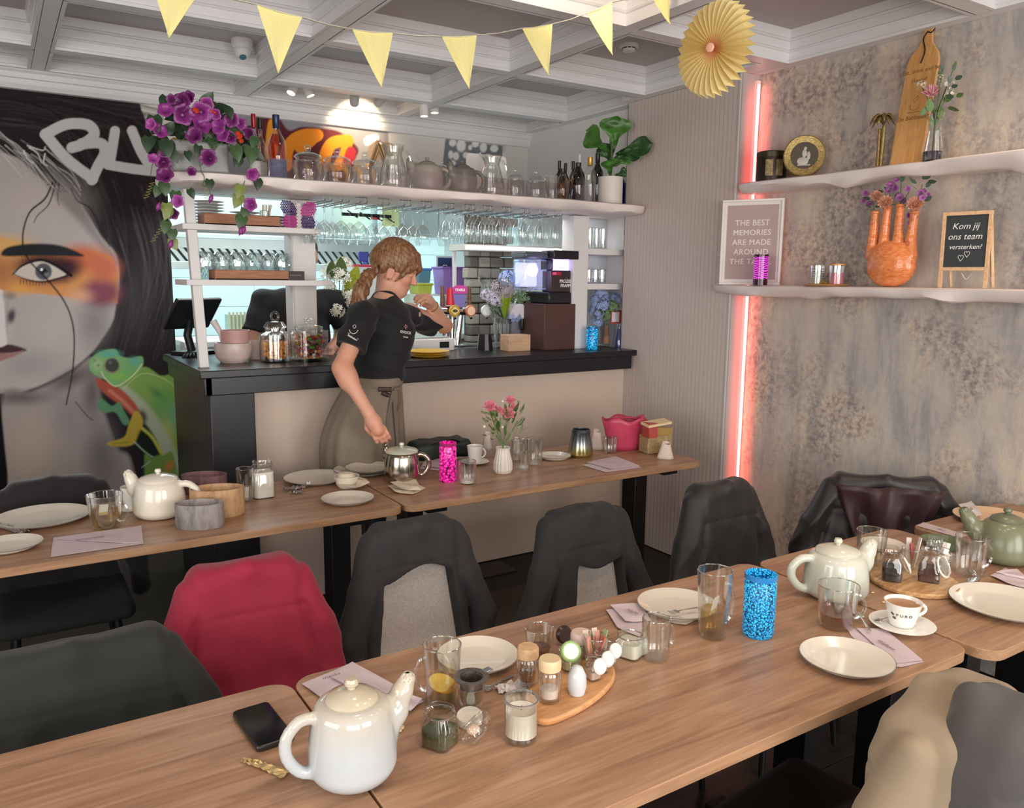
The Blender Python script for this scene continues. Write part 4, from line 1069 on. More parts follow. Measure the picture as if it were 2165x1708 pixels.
# bead butterfly
c = PY(632, 458, yb-.015); s = WP(c, 1)
t = thing('bead_butterfly', 'beaded butterfly with purple and pink wings on the upper rack board', 'ornament', (c.x, yb-.015, z1))
mb_ = {'p': mat('purple_bead', '47206a', .6, spec=.2), 'k': mat('pink_bead', 'c02c92', .6, spec=.2), 'w': mat('white_bead', 'efe6e2', .5)}
br = .0042
def wing(name, mk, test):
    b = MB(); st = br*2.05
    for j in range(0, 40):
        for i in range(-24, 25):
            x = (i+(.5 if j % 2 else 0))*st*.98; z = br+j*st*.87
            if test(x/s, z/s): b.ball((x, rnd.uniform(-.0006, .0006), z), br, 6, m=4)
    o = b.build(name, mb_[mk], t); return o
wu = lambda x, z: ((x-21)/17)**2+((z-40-.35*(x-21))/17)**2 < 1 and z > 27
wl = lambda x, z: ((x-19)/16)**2+((z-14)/15)**2 < 1 and z <= 27
wing('upper_wing', 'k', lambda x, z: x > 4.5 and wu(x, z)); wing('upper_wing', 'p', lambda x, z: x < -4.5 and wu(-x, z))
wing('lower_wing', 'p', lambda x, z: x > 4.5 and wl(x, z)); wing('lower_wing', 'k', lambda x, z: x < -4.5 and wl(-x, z))
wing('abdomen', 'w', lambda x, z: abs(x) <= 5 and z < 52)
MB().tube([(-.004, 0, 48*s), (-.012, 0, 56*s), (-.03, 0, 58*s), (-.032, 0, 52*s)], .0012, 5).tube([(.004, 0, 48*s), (.012, 0, 56*s), (.03, 0, 58*s), (.032, 0, 52*s)], .0012, 5).build('antennae', mb_['w'], t)

# ------------------------------------------------------------------ stemware hanging under the bar shelf
m_wire = mat('rack_wire', '6e6e70', .3, .8)
m_wine = clear('wine_glass', 'fafdfd', .5, 'a9b0b0', .02, .05)
UZ = SB-.052
def stem_glass(hang, R_, bowl, stemL, footR, m=m_wine):
    """upside-down stem glass; origin at the foot, hanging down"""
    t = thing('x', '', 'glass', (0, 0, 0))
    MB().lathe([(0, .0), (footR*.9, -.001), (footR, -.003), (.008, -.009), (.0042, -.014), (.004, -stemL)], 18).build('stem', m, t)
    MB().lathe([(.004, -stemL), (R_*.30, -stemL-.008), (R_*.72, -stemL-bowl*.22), (R_, -stemL-bowl*.52), (R_*.94, -stemL-bowl*.75), (R_*.74, -stemL-bowl)], 20).build('bowl', m, t)
    return t
def rail(x, y0, y1):
    b = MB()
    for s in (-.017, .017):
        b.tube([(s, y0, -.03), (s, y1, -.03)], .0022, 5)
        for y in (y0+.02, y1-.02): b.tube([(s, y, 0), (s, y, -.03)], .002, 5)
    b.tube([(-.03, y0+.02, -.002), (.03, y0+.02, -.002)], .002, 5); b.tube([(-.017, y0, -.03), (-.017, y0-.012, -.022)], .002, 4); b.tube([(.017, y0, -.03), (.017, y0-.012, -.022)], .002, 4)
    return b
yr0 = 3.74
big = stem_glass(0, .046, .105, .085, .034); big.name = 'wine_glass'; big['label'] = 'large wine glass hanging upside down at the left of the bar rack'; big['group'] = 'large wine glasses hanging under the shelf'
sml = stem_glass(0, .030, .125, .035, .028); sml.name = 'tall_glass'; sml['label'] = 'slim stemmed glass hanging upside down at the right of the bar rack'; sml['group'] = 'slim glasses hanging under the shelf'
rk = thing('glass_rack', 'wire glass rack fixed under the white bar shelf', 'rack', (0, 0, UZ))
ub = us = False; ORD = 'first second third fourth fifth sixth seventh eighth ninth tenth'.split()
pxs = [694, 730, 768, 815, 861, 905, 953, 997, 1035, 1075, 1113, 1150, 1183]
for i, px in enumerate(pxs):
    x = PY(px, 430, yr0).x
    rail(x, yr0, 4.10).build('rail', m_wire, rk, (0, 0, 0)).location = (x, 0, 0)
    bigside = px < 975
    ys = (3.80, 3.915, 4.03) if bigside else (3.785, 3.865, 3.945, 4.025)
    if px == 953: ys = (3.80,)
    for yi, y in enumerate(ys):
        src = big if bigside else sml
        lab_ = ('large wine glass' if bigside else 'slim stemmed glass')+' on the %s rail from the %s, %s' % (ORD[i if bigside else 12-i], 'butterfly end' if bigside else 'drink machine end', ('at the front', 'second from the front', 'third from the front', 'at the rear')[yi])
        loc = (x, y, UZ-.0275)
        if bigside and not ub: src.location = loc; ub = True; src['label'] = lab_
        elif not bigside and not us: src.location = loc; us = True; src['label'] = lab_
        else: dup(src, loc, 0, lab_)
    if not bigside:
        for yi, y in enumerate((3.785, 3.945)): dup(sml, (x+.045, y+.04, UZ-.0275), 0, 'slim stemmed glass just right of the %s rail from the machine end, %s' % (ORD[12-i], ('front', 'rear')[yi]))
# ------------------------------------------------------------------ on the bar counter
m_marble = mat('pink_marble', 'd3bdb4', .35, var=.16, vs=11); m_pinkc = mat('pink_ceramic', 'c79a92', .45, var=.05, vs=8)
P = BP(494, 769, 66)
t = thing('marble_mortar', 'pink marble mortar on the counter end with a pestle standing in it', 'mortar', P); r = WP(P, 36)
MB().lathe([(0, 0), (r*.7, 0), (r*.95, r*.3), (r*1.05, r*.8), (r, r*1.15), (r*.9, r*1.15), (r*.8, r*.6), (0, r*.3)], 28).build('bowl', m_marble, t)
MB().tube([(-r*.3, 0, r*.4), (-r*.65, 0, r*1.7), (-r*1.05, 0, r*2.45)], [r*.22, r*.15, r*.2], 10).build('pestle', mat('pestle_stone', 'd8cfc8', .4), t)
Pm = Vector((P.x+.01, P.y, P.z+r*1.16))
t = thing('ceramic_bowl', 'salmon pink bowl stacked on the marble mortar', 'bowl', Pm); MB().lathe([(0, .0), (r*.8, 0), (r*.86, r*.72), (r*.80, r*.72), (r*.74, r*.08), (0, r*.06)], 28).build('bowl', m_pinkc, t)
P2 = BP(532, 762, 40)+Vector((.035, .03, 0))
t = thing('spouted_bowl', 'pale marble bowl with spout beside the mortar', 'bowl', P2); r2 = WP(P2, 20)
MB().lathe([(0, 0), (r2*.8, 0), (r2*1.1, r2*1.1), (r2*1.2, r2*1.9), (r2*1.08, r2*1.9), (r2*.8, r2*.4), (0, r2*.2)], 24).tube([(r2*.9, 0, r2*1.3), (r2*1.35, 0, r2*1.85)], [r2*.5, r2*.3], 10).build('bowl', m_marble, t)
# sweets: every jar holds heaped sweets
def sweets(t, r, h, cols, n, s, seed, sq=False):
    rr = random.Random(seed); b = MB()
    for k in range(n):
        a = rr.random()*2*PI; q = r*math.sqrt(rr.random())*.92; z = .01+s+(h-s)*rr.random()
        x, y = (rr.uniform(-r, r)*.92, rr.uniform(-r, r)*.92) if sq else (q*math.cos(a), q*math.sin(a))
        b.ball((x, y, z), (s*rr.uniform(.8, 1.2), s*rr.uniform(.8, 1.2), s*rr.uniform(.7, 1.)), 6, rr.randrange(len(cols)), m=4)
    o = b.build('sweets', cols, t); o['kind'] = 'stuff'
sw = [mat('sweet_'+c, c, .35) for c in ('d8932b', 'e6b24a', 'c7742a', '7b3b30', '5c8c3a', 'a3352f', 'd9cdbb', '8a4b6a')]
P = BP(584, 767, 60); r = WP(P, 33)
t = jar(P, r, HT(P, 697)+.01, 'round glass jar of orange sweets with ring-topped lid', lid=None, name='sweet_jar', neck=.62)
h = HT(P, 697)+.01
L = MB().lathe([(r*.66, h-.002), (r*.74, h+.004), (r*.5, h+.03), (r*.2, h+.034), (0, h+.034)], 24).build('lid', m_glassd, t)
MB().tube([(.018*math.cos(a*PI/9), 0, h+.056+.022*math.sin(a*PI/9)) for a in range(19)], .006, 8).build('ring', m_glassd, L)
sweets(t, r*.88, h*.5, sw[:3], 170, .0105, 1)
P = BP(655, 766, 58); r = WP(P, 31); h = HT(P, 690)
t = thing('sweet_jar', 'squarish glass jar of mixed coloured sweets with knob lid', 'jar', P, .2)
MB().prism(rrect(2*r, 2*r, r*.3, 5), 0, h*.9).build('glass_wall', m_glass, t); MB().lathe([(r*.9, h*.9), (r*.95, h), (r*.5, h+.012), (0, h+.014)], 24).build('lid', m_glassd, t); MB().ball((0, 0, h+.03), (.022, .022, .016), 12).build('knob', m_glassd, t)
sweets(t, r*.86, h*.72, sw[2:], 260, .0095, 2, True)
# till screen
P = PZ(420, 752, CZ)+Vector((0, .10, 0))
t = thing('till_screen', 'black till screen tilted on its stand behind the rack post', 'screen', P, .5)
MB().bx(-.10, .10, -.07, .07, 0, .02).build('base', m_dark, t, bevel=.004); MB().tube([(0, .02, .015), (0, .05, .10), (0, .02, .19)], .022, 10).build('stand', m_dark, t)
o = MB().bx(-.145, .145, -.012, .012, -.10, .10).build('screen', m_black, t, (0, .0, .22), (.65, .0, 0), bevel=.006); MB().bx(-.135, .135, -.0135, -.012, -.09, .09).build('display', mat('screen_glass', '1d2124', .12), o)
P = PZ(415, 757, CZ)+Vector((-.01, .06, 0))
t = thing('key_bunch', 'heap of dark keys and clips on the counter corner', 'keys', P)
for k in range(6): MB().tube([(-.05+.018*k, -.03, .006+.002*k), (-.03+.015*k, .03, .012+.001*k), (-.01+.012*k, .05, .008)], .006, 6).build('key', m_dark, t)
# flowers in the ceramic vase
P = PZ(717, 738, CZ); h = HT(P, 668); r = WP(P, 26)
t = thing('white_flower_vase', 'pale flared vase of white umbel flowers on the bar counter', 'vase', P)
MB().lathe([(0, 0), (r*.72, 0), (r*.75, .01), (r*.5, h*.25), (r*.42, h*.55), (r*.7, h*.85), (r*1.1, h), (r*1.03, h), (r*.6, h*.82), (r*.3, h*.5), (0, h*.4)], 26).build('vase', mat('celadon', 'cdd0bd', .3), t)
m_wf = mat('white_petal', 'e9e6d6', .6); m_st = mat('flower_stem', '5a7040', .6); m_lg = leafm('lime_leaf', '8f9e28', 'b0b845')
ub = None
def umbel(R_, n, seed):
    b = MB(); rr = random.Random(seed)
    for k in range(n):
        z = rr.uniform(-.25, 1); a = rr.random()*2*PI; q = math.sqrt(max(0, 1-z*z)); c = Vector((R_*q*math.cos(a), R_*q*math.sin(a), R_*z*.8))
        for i in range(5):
            w = 2*PI*i/5; d = c.normalized(); u = d.orthogonal().normalized(); v = d.cross(u)
            e = (u*math.cos(w)+v*math.sin(w)); s = R_*.2
            b.add([c, c+e*s+v.cross(u)*0+d*s*.3+e.cross(d)*s*.35, c+e*s*1.25+d*s*.35, c+e*s+d*s*.3-e.cross(d)*s*.35], [(0, 1, 2, 3)])
    return b
umes = [umbel(1, 60, k) for k in range(2)]; uo = []
def at(px, py, y): return PY(px, py, y)-P
ys = P.y
sb = MB()
for k, (px, py, rr_, dy) in enumerate(((718, 588, 24, -.05), (700, 633, 26, -.04), (738, 632, 24, -.07), (708, 655, 22, -.08), (690, 610, 20, .05), (705, 572, 20, .07), (728, 560, 18, .08), (748, 600, 20, .03), (690, 580, 14, .09))):
    c = at(px, py, ys+dy); s = WP(P+c, rr_)
    if k < 2: o = umes[k].build('flower_head', m_wf, t, smooth=0); uo.append(o)
    else: o = link(uo[k % 2].copy(), t)
    place(o, orient(c, (.1, -.5, 1), k, s) @ Matrix.Rotation(PI/2, 4, 'Y'))
    sb.tube([(0, 0, h*.85), (c.x*.4, c.y*.4, h*1.05), tuple(c)], .003, 5)
sb.build('stems', m_st, t)
for a, b2, w in (((745, 650), (745, 575), 16), ((735, 620), (757, 560), 14), ((740, 610), (757, 600), 14), ((700, 590), (702, 548), 5), ((722, 590), (720, 540), 5)):
    A = at(*a, ys-.02); B = at(*b2, ys-.06); d = B-A
    o = leafmesh(1, .24, .15, .12, 6).build('leaf', m_lg if w > 10 else m_st, t, smooth=180); place(o, frame3(A, d, (.8, -.3, .1)) @ Matrix.Scale(d.length, 4))
# scale, yellow plates, card printer box
P = PZ(932, 742, CZ); w = WP(P, 90); h = HT(P, 716)
t = thing('white_scale', 'flat white counter scale with a dark display beside the yellow plates', 'scale', P+Vector((-.02, .08, 0)))
MB().bx(-w*.6, w*.45, -.08, .09, 0, h).build('body', m_white, t, bevel=.006); MB().bx(w*.05, w*.30, -.082, -.08, h*.25, h*.75).build('display', m_dark, t); MB().bx(-w*.55, w*.35, -.06, .08, h, h+.012).build('platform', m_steel, t, bevel=.003)
P = BP(905, 758, 90)
m_yp = mat('yellow_plastic', 'e3b31b', .3)
yr_ = WP(P, 46)
for k in range(3):
    t = thing('yellow_plate', ('lowest', 'middle', 'topmost')[k]+' yellow plate of the stack beside the waitress', 'plate', P+Vector((0, .0, k*.011)), 0, 'yellow plates on the counter')
    MB().lathe([(0, 0), (yr_*.7, 0), (yr_*.98, .009), (yr_, .0115), (yr_*.96, .0115), (yr_*.68, .003), (0, .003)], 36).build('dish', m_yp, t)
# beer tap
P = PZ(985, 738, CZ)+Vector((.0, .18, 0))
t = thing('beer_tap', 'chrome beer tap with three round badges on the bar', 'tap', P)
zc = PY(990, 657, P.y-.06).z-CZ
for dx in (-.055, .0, .06): MB().tube([(dx*.6, 0, 0), (dx, 0, zc-.02), (dx, -.02, zc)], .021, 14).build('column', m_chrome, t)
MB().bx(-.11, .15, -.05, .05, 0, .012).build('drip_tray', m_steel, t, bevel=.002)
MB().tube([(-.09, -.02, zc), (.14, -.02, zc)], .028, 14).build('crossbar', m_chrome, t)
for px, c1, c2, nm in ((960, 'c79b33', 'e5d6a0', 'gold'), (994, 'c57a55', 'f3c9a8', 'copper'), (1027, 'e9e4de', 'ffffff', 'white')):
    c = PY(px, 657, P.y-.06)-P
    o = MB().lathe([(0, 0), (.036, 0), (.036, .010), (.033, .013), (0, .014)], 28, T=Matrix.Rotation(PI/2, 4, 'X')).build('badge', mat('badge_'+nm, c1, .3, .2), t, tuple(c))
    MB().lathe([(0, .0142), (.027, .0142), (0, .0148)], 4 if nm == 'gold' else 24, T=Matrix.Rotation(PI/2, 4, 'X')).build('emblem', mat('emblem_'+nm, c2, .3), o)
    if nm == 'gold': MB().lathe([(0, .0150), (.018, .0150), (0, .0154)], 20, T=Matrix.Rotation(PI/2, 4, 'X'), sy=.55).build('cap_mark', mat('badge_dark', '4d4420', .4), o)
    MB().tube([(c.x, c.y+.02, zc-.01), (c.x, c.y-.015, zc-.045)], .009, 8).build('spout', m_chrome, t)
for px, hgt in ((935, .13), (992, .13)):
    c = PY(px, 640, P.y-.02)-P; MB().tube([(c.x, c.y, zc+.02), (c.x, c.y, zc+.02+hgt)], [.014, .012], 10).build('tap_handle', wood('tap_wood', '5a3a30', '70483b', '865a4a'), t)
c = PY(952, 628, P.y-.03)-P; MB().lathe([(0, -.05), (.028, -.05), (.022, .055), (0, .055)], 20).build('red_cap', mat('red_cup', 'c41f2e', .4), t, tuple(c))
c = PY(971, 625, P.y-.05)-P
o = MB().prism([(-.045, .015), (-.045, .05), (-.02, .062), (.02, .062), (.045, .05), (.045, .015), (.034, -.07), (-.034, -.07)], -.006, .006, T=Matrix.Rotation(PI/2, 4, 'X')).build('tap_sign', mat('sign_violet', '7a6fb0', .4), t, tuple(c), bevel=.002)
MB().prism([(-.05, .012), (-.05, .05), (-.02, .064), (.02, .064), (.05, .05), (.05, .012)], .0062, .009, T=Matrix.Rotation(PI/2, 4, 'X')).build('banner', mat('sign_magenta', 'c2408f', .4), o)
text('TEXELS', .021, mat('sign_white', 'f6eef2', .5), o, frame3((0, -.0095, .034), (1, 0, 0), (0, 0, 1)), bold=.0006)
# black cup grinder, wood box, small things by the machine
P = BP(1025, 741, 30); r = WP(P, 17); h = HT(P, 706); t = thing('black_tamper', 'black ridged cup standing beside the beer tap', 'cup', P); b = MB().lathe([(0, 0), (r, 0), (r*.9, h*.5), (r*.8, h), (0, h)], 12); b.build('cup', m_black, t, smooth=20)
P = PZ(1095, 742, CZ)+Vector((0, .03, 0)); w = WP(P, 27); h = HT(P, 707)
t = thing('wooden_box', 'pale wooden box of spoons in front of the flower vase', 'box', P); MB().bx(-w, w, -.05, .05, 0, h).build('box', wood('pale_wood', 'c39a78', 'd3ad8b', 'deb999', .5), t, bevel=.003)
# tall vase of mixed flowers
P = PZ(1080, 738, CZ)+Vector((.02, .13, 0)); h = HT(P, 672); r = WP(P, 18)
t = thing('glass_flower_vase', 'glass vase of hydrangeas in cellophane left of the slush machine', 'vase', P)
MB().lathe([(0, 0), (r*.9, 0), (r, .01), (r*1.15, h), (r*1.1, h), (r*.9, .02), (0, .015)], 24).build('vase', m_glass, t)
c = at(1067, 640, P.y-.04); q = WP(P, 14)
MB().lathe([(.2*q, -2.1*q), (q*1.3, 1.4*q), (q*1.2, 1.4*q), (0, -1.6*q)], 16).build('green_cone', mat('lime_paper', 'a4c026', .4), t, tuple(c))
hy = [mat('petal_'+c, c, .6) for c in ('c9b9c4', 'b9c29a', '9fb2e0', 'd8d0e4', '6f8a58')]
ho = umbel(1, 70, 9)
for k, (px, py, rr_) in enumerate(((1062, 612, 24), (1090, 610, 22), (1075, 590, 20), (1048, 632, 18), (1105, 635, 20), (1095, 655, 18), (1110, 600, 18), (1085, 668, 16), (1030, 625, 14))):
    c = at(px, py, P.y+rnd.uniform(-.06, .06)); place(ho.build('flower_head', hy[k % 5], t, smooth=0), orient(c, (.1, -.6, 1), k, WP(P, rr_)) @ Matrix.Rotation(PI/2, 4, 'Y'))
sb = MB()
for k in range(14):
    c = at(1065+rnd.uniform(-35, 45), 600+rnd.uniform(-20, 60), P.y+rnd.uniform(-.05, .05)); sb.tube([(0, 0, .03), (0, 0, h), tuple(c)], .003, 4)
sb.build('stems', m_st, t)
cel = clear('cellophane', 'f4f6f4', .5, 'c0c8c4', .1, .12)
b = MB()
for k in range(7):
    a0 = k*.9; b.grid(lambda u, v: ((.05+.10*v)*math.cos(a0+u*.9)+.01*math.sin(9*u+k), (.05+.10*v)*math.sin(a0+u*.9), h*.8+.27*v+.03*math.sin(5*u+k*2)*v), 5, 4)
b.build('wrap', cel, t)
# slush machine on its brown cabinet
P = PZ(1150, 741, CZ); Q = PZ(1238, 741, CZ); w = Q.x-P.x; zc = HT(P, 643)
t = thing('slush_machine', 'black frozen drink machine with a lit tank on a brown cabinet', 'drink machine', P)
MB().bx(0, w, 0, .36, 0, zc).build('cabinet', mat('cabinet_brown', '52332c', .5, var=.05, vs=4), t, bevel=.003)
mb2 = mat('machine_black', '1c191d', .3)
x0 = PY(1164, 640, P.y).x-P.x; x1 = PY(1233, 640, P.y).x-P.x; zt = HT(P, 528)
MB().bx(x0, x1, .02, .34, zc, zc+.07).build('base', mb2, t, bevel=.008)
xa_, xb = PY(1170, 600, P.y).x-P.x, PY(1223, 600, P.y).x-P.x
zw0, zw1 = HT(P, 571), HT(P, 547)
MB().bx(xa_, xb, .03, .12, zc+.07, zw0).build('front_panel', mat('panel_brown', '3a2a2b', .4), t, bevel=.006)
MB().bx(xa_, xb, .0, .14, zw1, zt).bx(xa_, xa_+.012, .02, .14, zw0, zw1).bx(xb-.012, xb, .02, .14, zw0, zw1).build('head', mb2, t, bevel=.008)
MB().bx(xa_+.012, xb-.012, .05, .06, zw0, zw1).build('lit_window', emis('machine_light', 'b9a8ff', 2.2), t)
MB().bx(xa_-.165, xa_, .06, .20, zc+.08, zw1+.0).build('tank', clear('tank_glass', 'e9e9fb', .45, 'a8aecb', .03, .12), t, bevel=.012)
MB().bx(xa_-.15, xa_, .17, .195, zc+.10, zw1-.02).build('lit_slush', emis('slush_light', 'cfd4ff', 1.1), t, bevel=.01)
MB().bx(xa_-.17, xa_, .05, .21, zw1, zt-.008).build('tank_lid', mat('lid_grey', '4a4f58', .3), t, bevel=.012)
o = MB().bx(xa_+.01, xa_+.05, -.012, .03, zc+.17, zc+.19).build('tap_lever', mat('lever_red', 'b32340', .4), t, bevel=.003)
MB().bx(xa_+.005, xb-.005, .006, .02, zt-.035, zt-.012).build('display_strip', mat('display_dark', '0d0a12', .15), t)
mwht = mat('print_white', 'e8e2e2', .5)
text('FROZEN', .026, mwht, t, frame3(((xa_+xb)/2+.022, .0285, zc+.135), (1, 0, 0), (0, 0, 1)), bold=.0008)
text('FRAPPE', .026, mwht, t, frame3(((xa_+xb)/2+.022, .0285, zc+.108), (1, 0, 0), (0, 0, 1)), bold=.0008)
light('machine_glow', 'POINT', (P.x+xb+.06, P.y+.1, CZ+zc+.12), 2.6, (.45, .30, 1.0), .05)
light('machine_glow', 'POINT', (P.x+xa_-.08, P.y+.02, CZ+zc+.2), .6, (.6, .5, 1.0), .05)
# grey coffee machine piece behind
P = PZ(1125, 738, CZ)+Vector((0, .17, 0))
t = thing('coffee_machine', 'grey and white coffee grinder between the vase and the brown cabinet', 'coffee machine', P); w = WP(P, 28); h = HT(P, 642)
MB().bx(-w, w, -.02, .07, 0, h*.66).build('body', mat('machine_grey', '8f8f9a', .3, .3), t, bevel=.006); MB().bx(-w*1.1, w*1.1, -.06, .07, h*.66, h).build('hood', m_white, t, bevel=.01)
MB().lathe([(0, 0), (.02, 0), (.02, .006), (0, .007)], 18, T=Matrix.Rotation(PI/2, 4, 'X')).build('red_badge', mat('badge_red', 'c0484a', .4), t, (w*.8, -.061, h*.83))
MB().tube([(0, -.05, h*.66), (0, -.05, h*.5), (0, -.06, h*.42)], .012, 8).build('spout', m_dark, t); MB().lathe([(0, 0), (.03, 0), (.03, .05), (.028, .05), (.027, .004), (0, .004)], 18).build('beaker', m_glass, t, (-.005, -.10, .001))
# blue candle glass, vase with blue flowers and card
def candle_glass(P, r, h, label, c_dark, c_lit, es, name='candle_glass', gl=0, lidm=None, scale=130):
    """mottled mercury-glass candle holder whose candle glow is emission of the glass itself"""
    t = thing(name, label, 'candle holder', P)
    key = 'mottle_'+c_dark
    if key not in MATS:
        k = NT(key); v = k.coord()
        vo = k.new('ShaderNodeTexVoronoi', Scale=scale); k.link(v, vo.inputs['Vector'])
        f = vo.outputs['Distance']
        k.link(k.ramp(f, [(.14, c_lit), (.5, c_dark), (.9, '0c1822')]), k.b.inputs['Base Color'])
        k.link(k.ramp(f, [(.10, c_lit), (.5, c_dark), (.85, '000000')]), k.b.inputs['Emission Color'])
        # candle glow put into the glass wall, stronger towards the top
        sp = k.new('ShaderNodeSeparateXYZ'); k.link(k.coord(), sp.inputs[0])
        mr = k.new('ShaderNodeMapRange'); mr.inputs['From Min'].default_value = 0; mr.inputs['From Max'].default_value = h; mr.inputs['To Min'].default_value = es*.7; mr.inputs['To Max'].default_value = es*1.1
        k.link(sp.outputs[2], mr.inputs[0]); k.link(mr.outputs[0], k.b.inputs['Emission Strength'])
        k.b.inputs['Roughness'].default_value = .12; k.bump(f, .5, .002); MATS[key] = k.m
    MB().lathe([(0, 0), (r*.92, 0), (r, .008), (r, h*.86), (r*.93, h*.90), (r*.95, h*.93), (r*1.0, h*.94), (r*1.0, h), (r*.92, h), (r*.9, h*.9), (r*.93, h*.1), (0, .02)], 32).build('mottled_glass', MATS[key], t)
    MB().lathe([(0, .021), (r*.85, .021), (r*.85, h*.45), (0, h*.45)], 20).build('wax', mat('candle_wax', 'e9e2d8', .5), t)
    MB().lathe([(r*.93, h*.925), (r*1.015, h*.925), (r*1.02, h*.995), (r*.96, h*1.003), (r*.92, h*.99)], 32).build('rim', lidm or mat('rim_'+c_dark, c_dark, .15), t)
    if gl: light('candle_flame', 'POINT', tuple(Vector(P)+Vector((0, 0, h*1.02))), gl, lin(c_lit), .01)
    return t
P = BP(1251, 740, 22); candle_glass(P, WP(P, 12), HT(P, 691), 'small turquoise candle glass on the counter beside the brown cabinet', '0d5fa0', '35d8f0', 1.1)
P = PZ(1287, 733, CZ)+Vector((.0, .03, 0)); h = HT(P, 683); r = WP(P, 17)
t = thing('blue_flower_vase', 'glass vase of blue hydrangeas by the panelled wall', 'vase', P)
MB().lathe([(0, 0), (r*.7, 0), (r*.75, .006), (r*1.1, h), (r*1.05, h), (0, .012)], 22).build('vase', m_glass, t); MB().lathe([(0, .02), (r*.5, .02), (r*.3, h*.9), (0, h*.9)], 14).build('wood_sticks', mat('bark', 'a37a58', .7), t)
for k, (px, py, rr_, c) in enumerate(((1268, 640, 20, 2), (1260, 660, 16, 2), (1300, 632, 14, 2), (1295, 648, 14, 4), (1272, 622, 14, 2), (1280, 665, 16, 4), (1262, 680, 12, 2))):
    place(ho.build('flower_head', hy[c], t, smooth=0), orient(at(px, py, P.y+rnd.uniform(-.05, .03)), (.1, -.6, 1), k, WP(P, rr_)) @ Matrix.Rotation(PI/2, 4, 'Y'))
sb = MB()
for k in range(8): sb.tube([(0, 0, .02), (0, 0, h), tuple(at(1262+k*5, 640+k % 3*8, P.y))], .003, 4)
sb.build('stems', m_st, t)
A = PY(1291, 684, P.y-.05); B = PY(1313, 656, P.y-.05)
t = thing('red_framed_card', 'small red framed card among the blue flowers', 'card', ((A.x+B.x)/2, P.y-.052, A.z)); w = (B.x-A.x)/2; hh = B.z-A.z
MB().bx(-w, w, -.003, .003, 0, hh).build('frame', mat('frame_red', 'b8462f', .4), t); MB().bx(-w*.9, w*.55, -.0045, -.003, hh*.12, hh*.88).build('card_face', mat('card_face', 'e2d9e6', .6), t)
MB().tube([(0, .002, hh*.3), (0, .02, A.z*-1+CZ+.01)], .002, 5).build('stake', m_st, t)
P = PZ(1322, 735, CZ)+Vector((-.02, .04, 0)); t = thing('blue_bottle', 'pale blue glass bottle at the wall end of the counter', 'bottle', P); MB().lathe([(0, 0), (.026, 0), (.028, .01), (.022, .06), (.010, .11), (.009, .13), (.012, .132), (0, .133)], 20).build('glass_wall', clear('pale_blue', 'b9c6f4', .4, '6a7ac0', .03, .1), t)
# glasses in the niche
ng = None
for zz, n, hh, rr_, lb in ((NZ[0]+.019, 6, .125, .022, 'tall tumbler on the upper niche shelf'), (NZ[1]+.019, 6, .085, .026, 'squat tumbler on the lower niche shelf')):
    for row in range(2):
        for k in range(3):
            pos = Vector((nx0+.045+k*.052, NY+.10+row*.075, zz))
            g = tumbler('niche_glass', lb+(' in its front row, ' if row == 0 else ' in its rear row, ')+('next to the post', 'in the middle', 'next to the panelled wall')[k], 'glass', pos, rr_, hh, group='tumblers in the wall niche', m=m_glassd, n=14)
# ------------------------------------------------------------------ kitchen behind the opening
m_ss = mat('kitchen_steel', 'c9d4d4', .3, .75, var=.04, vs=5)
KY = 6.0
def kp(px, py, y): return PY(px, py, y)
# extractor hood with baffle filters
a = kp(300, 505, 6.3); b_ = kp(850, 505, 6.3); zt = kp(560, 508, 6.3).z; zb = kp(560, 556, 6.3).z
t = thing('extractor_hood', 'steel extractor hood with slanted baffle filters in the kitchen', 'hood', (0, 0, 0))
MB().add([(a.x, 6.3, zb+.1), (b_.x, 6.3, zb+.1), (b_.x, 6.3, 2.55), (a.x, 6.3, 2.55), (a.x, 7.4, zb+.1), (b_.x, 7.4, zb+.1), (b_.x, 7.4, 2.55), (a.x, 7.4, 2.55)],
         [(0, 1, 2, 3), (1, 5, 6, 2), (4, 0, 3, 7), (3, 2, 6, 7)]).build('canopy', m_ss, t)
MB().bx(a.x, b_.x, 6.27, 6.33, zb-.055, zb+.0).build('lower_rail', m_ss, t, bevel=.003)
MB().bx(a.x, b_.x, 6.26, 6.32, zt, zt+.03).build('upper_rail', m_ss, t, bevel=.003)
MB().bx(a.x, b_.x, 6.345, 6.36, zb, zt).build('filter_bed', mat('filter_dark', '4a5454', .5, .3), t)
sl = None; n = 34
for k in range(n):
    x = a.x+(b_.x-a.x)*k/n; w = (b_.x-a.x)/n*.62
    if sl is None:
        sl = MB(); s = (zt-zb)*.75; sl.add([(0, 0, zt-zb), (w, 0, zt-zb), (w+s, 0, 0), (s, 0, 0), (0, .02, zt-zb), (w, .02, zt-zb), (w+s, .02, 0), (s, .02, 0)], [(0, 1, 2, 3), (7, 6, 5, 4), (0, 4, 5, 1), (1, 5, 6, 2), (2, 6, 7, 3), (3, 7, 4, 0)])
        o = sl = sl.build('baffle', m_ss, t)
    else: o = link(sl.copy(), t)
    o.location = (x-(zt-zb)*.3, 6.32, zb)
# dark ceiling grille and shelf
a = kp(380, 408, 6.1); o = thing('ceiling_duct', 'flat steel duct under the kitchen ceiling', 'duct', (a.x+.5, 5.9, 2.43)); MB().bx(-.45, .55, -.2, .2, 0, .07).build('duct', m_ss, o, bevel=.004); MB().bx(-.1, .35, -.205, -.2, .015, .055).build('grille', mat('grille_grey', '8aa0a0', .4), o)
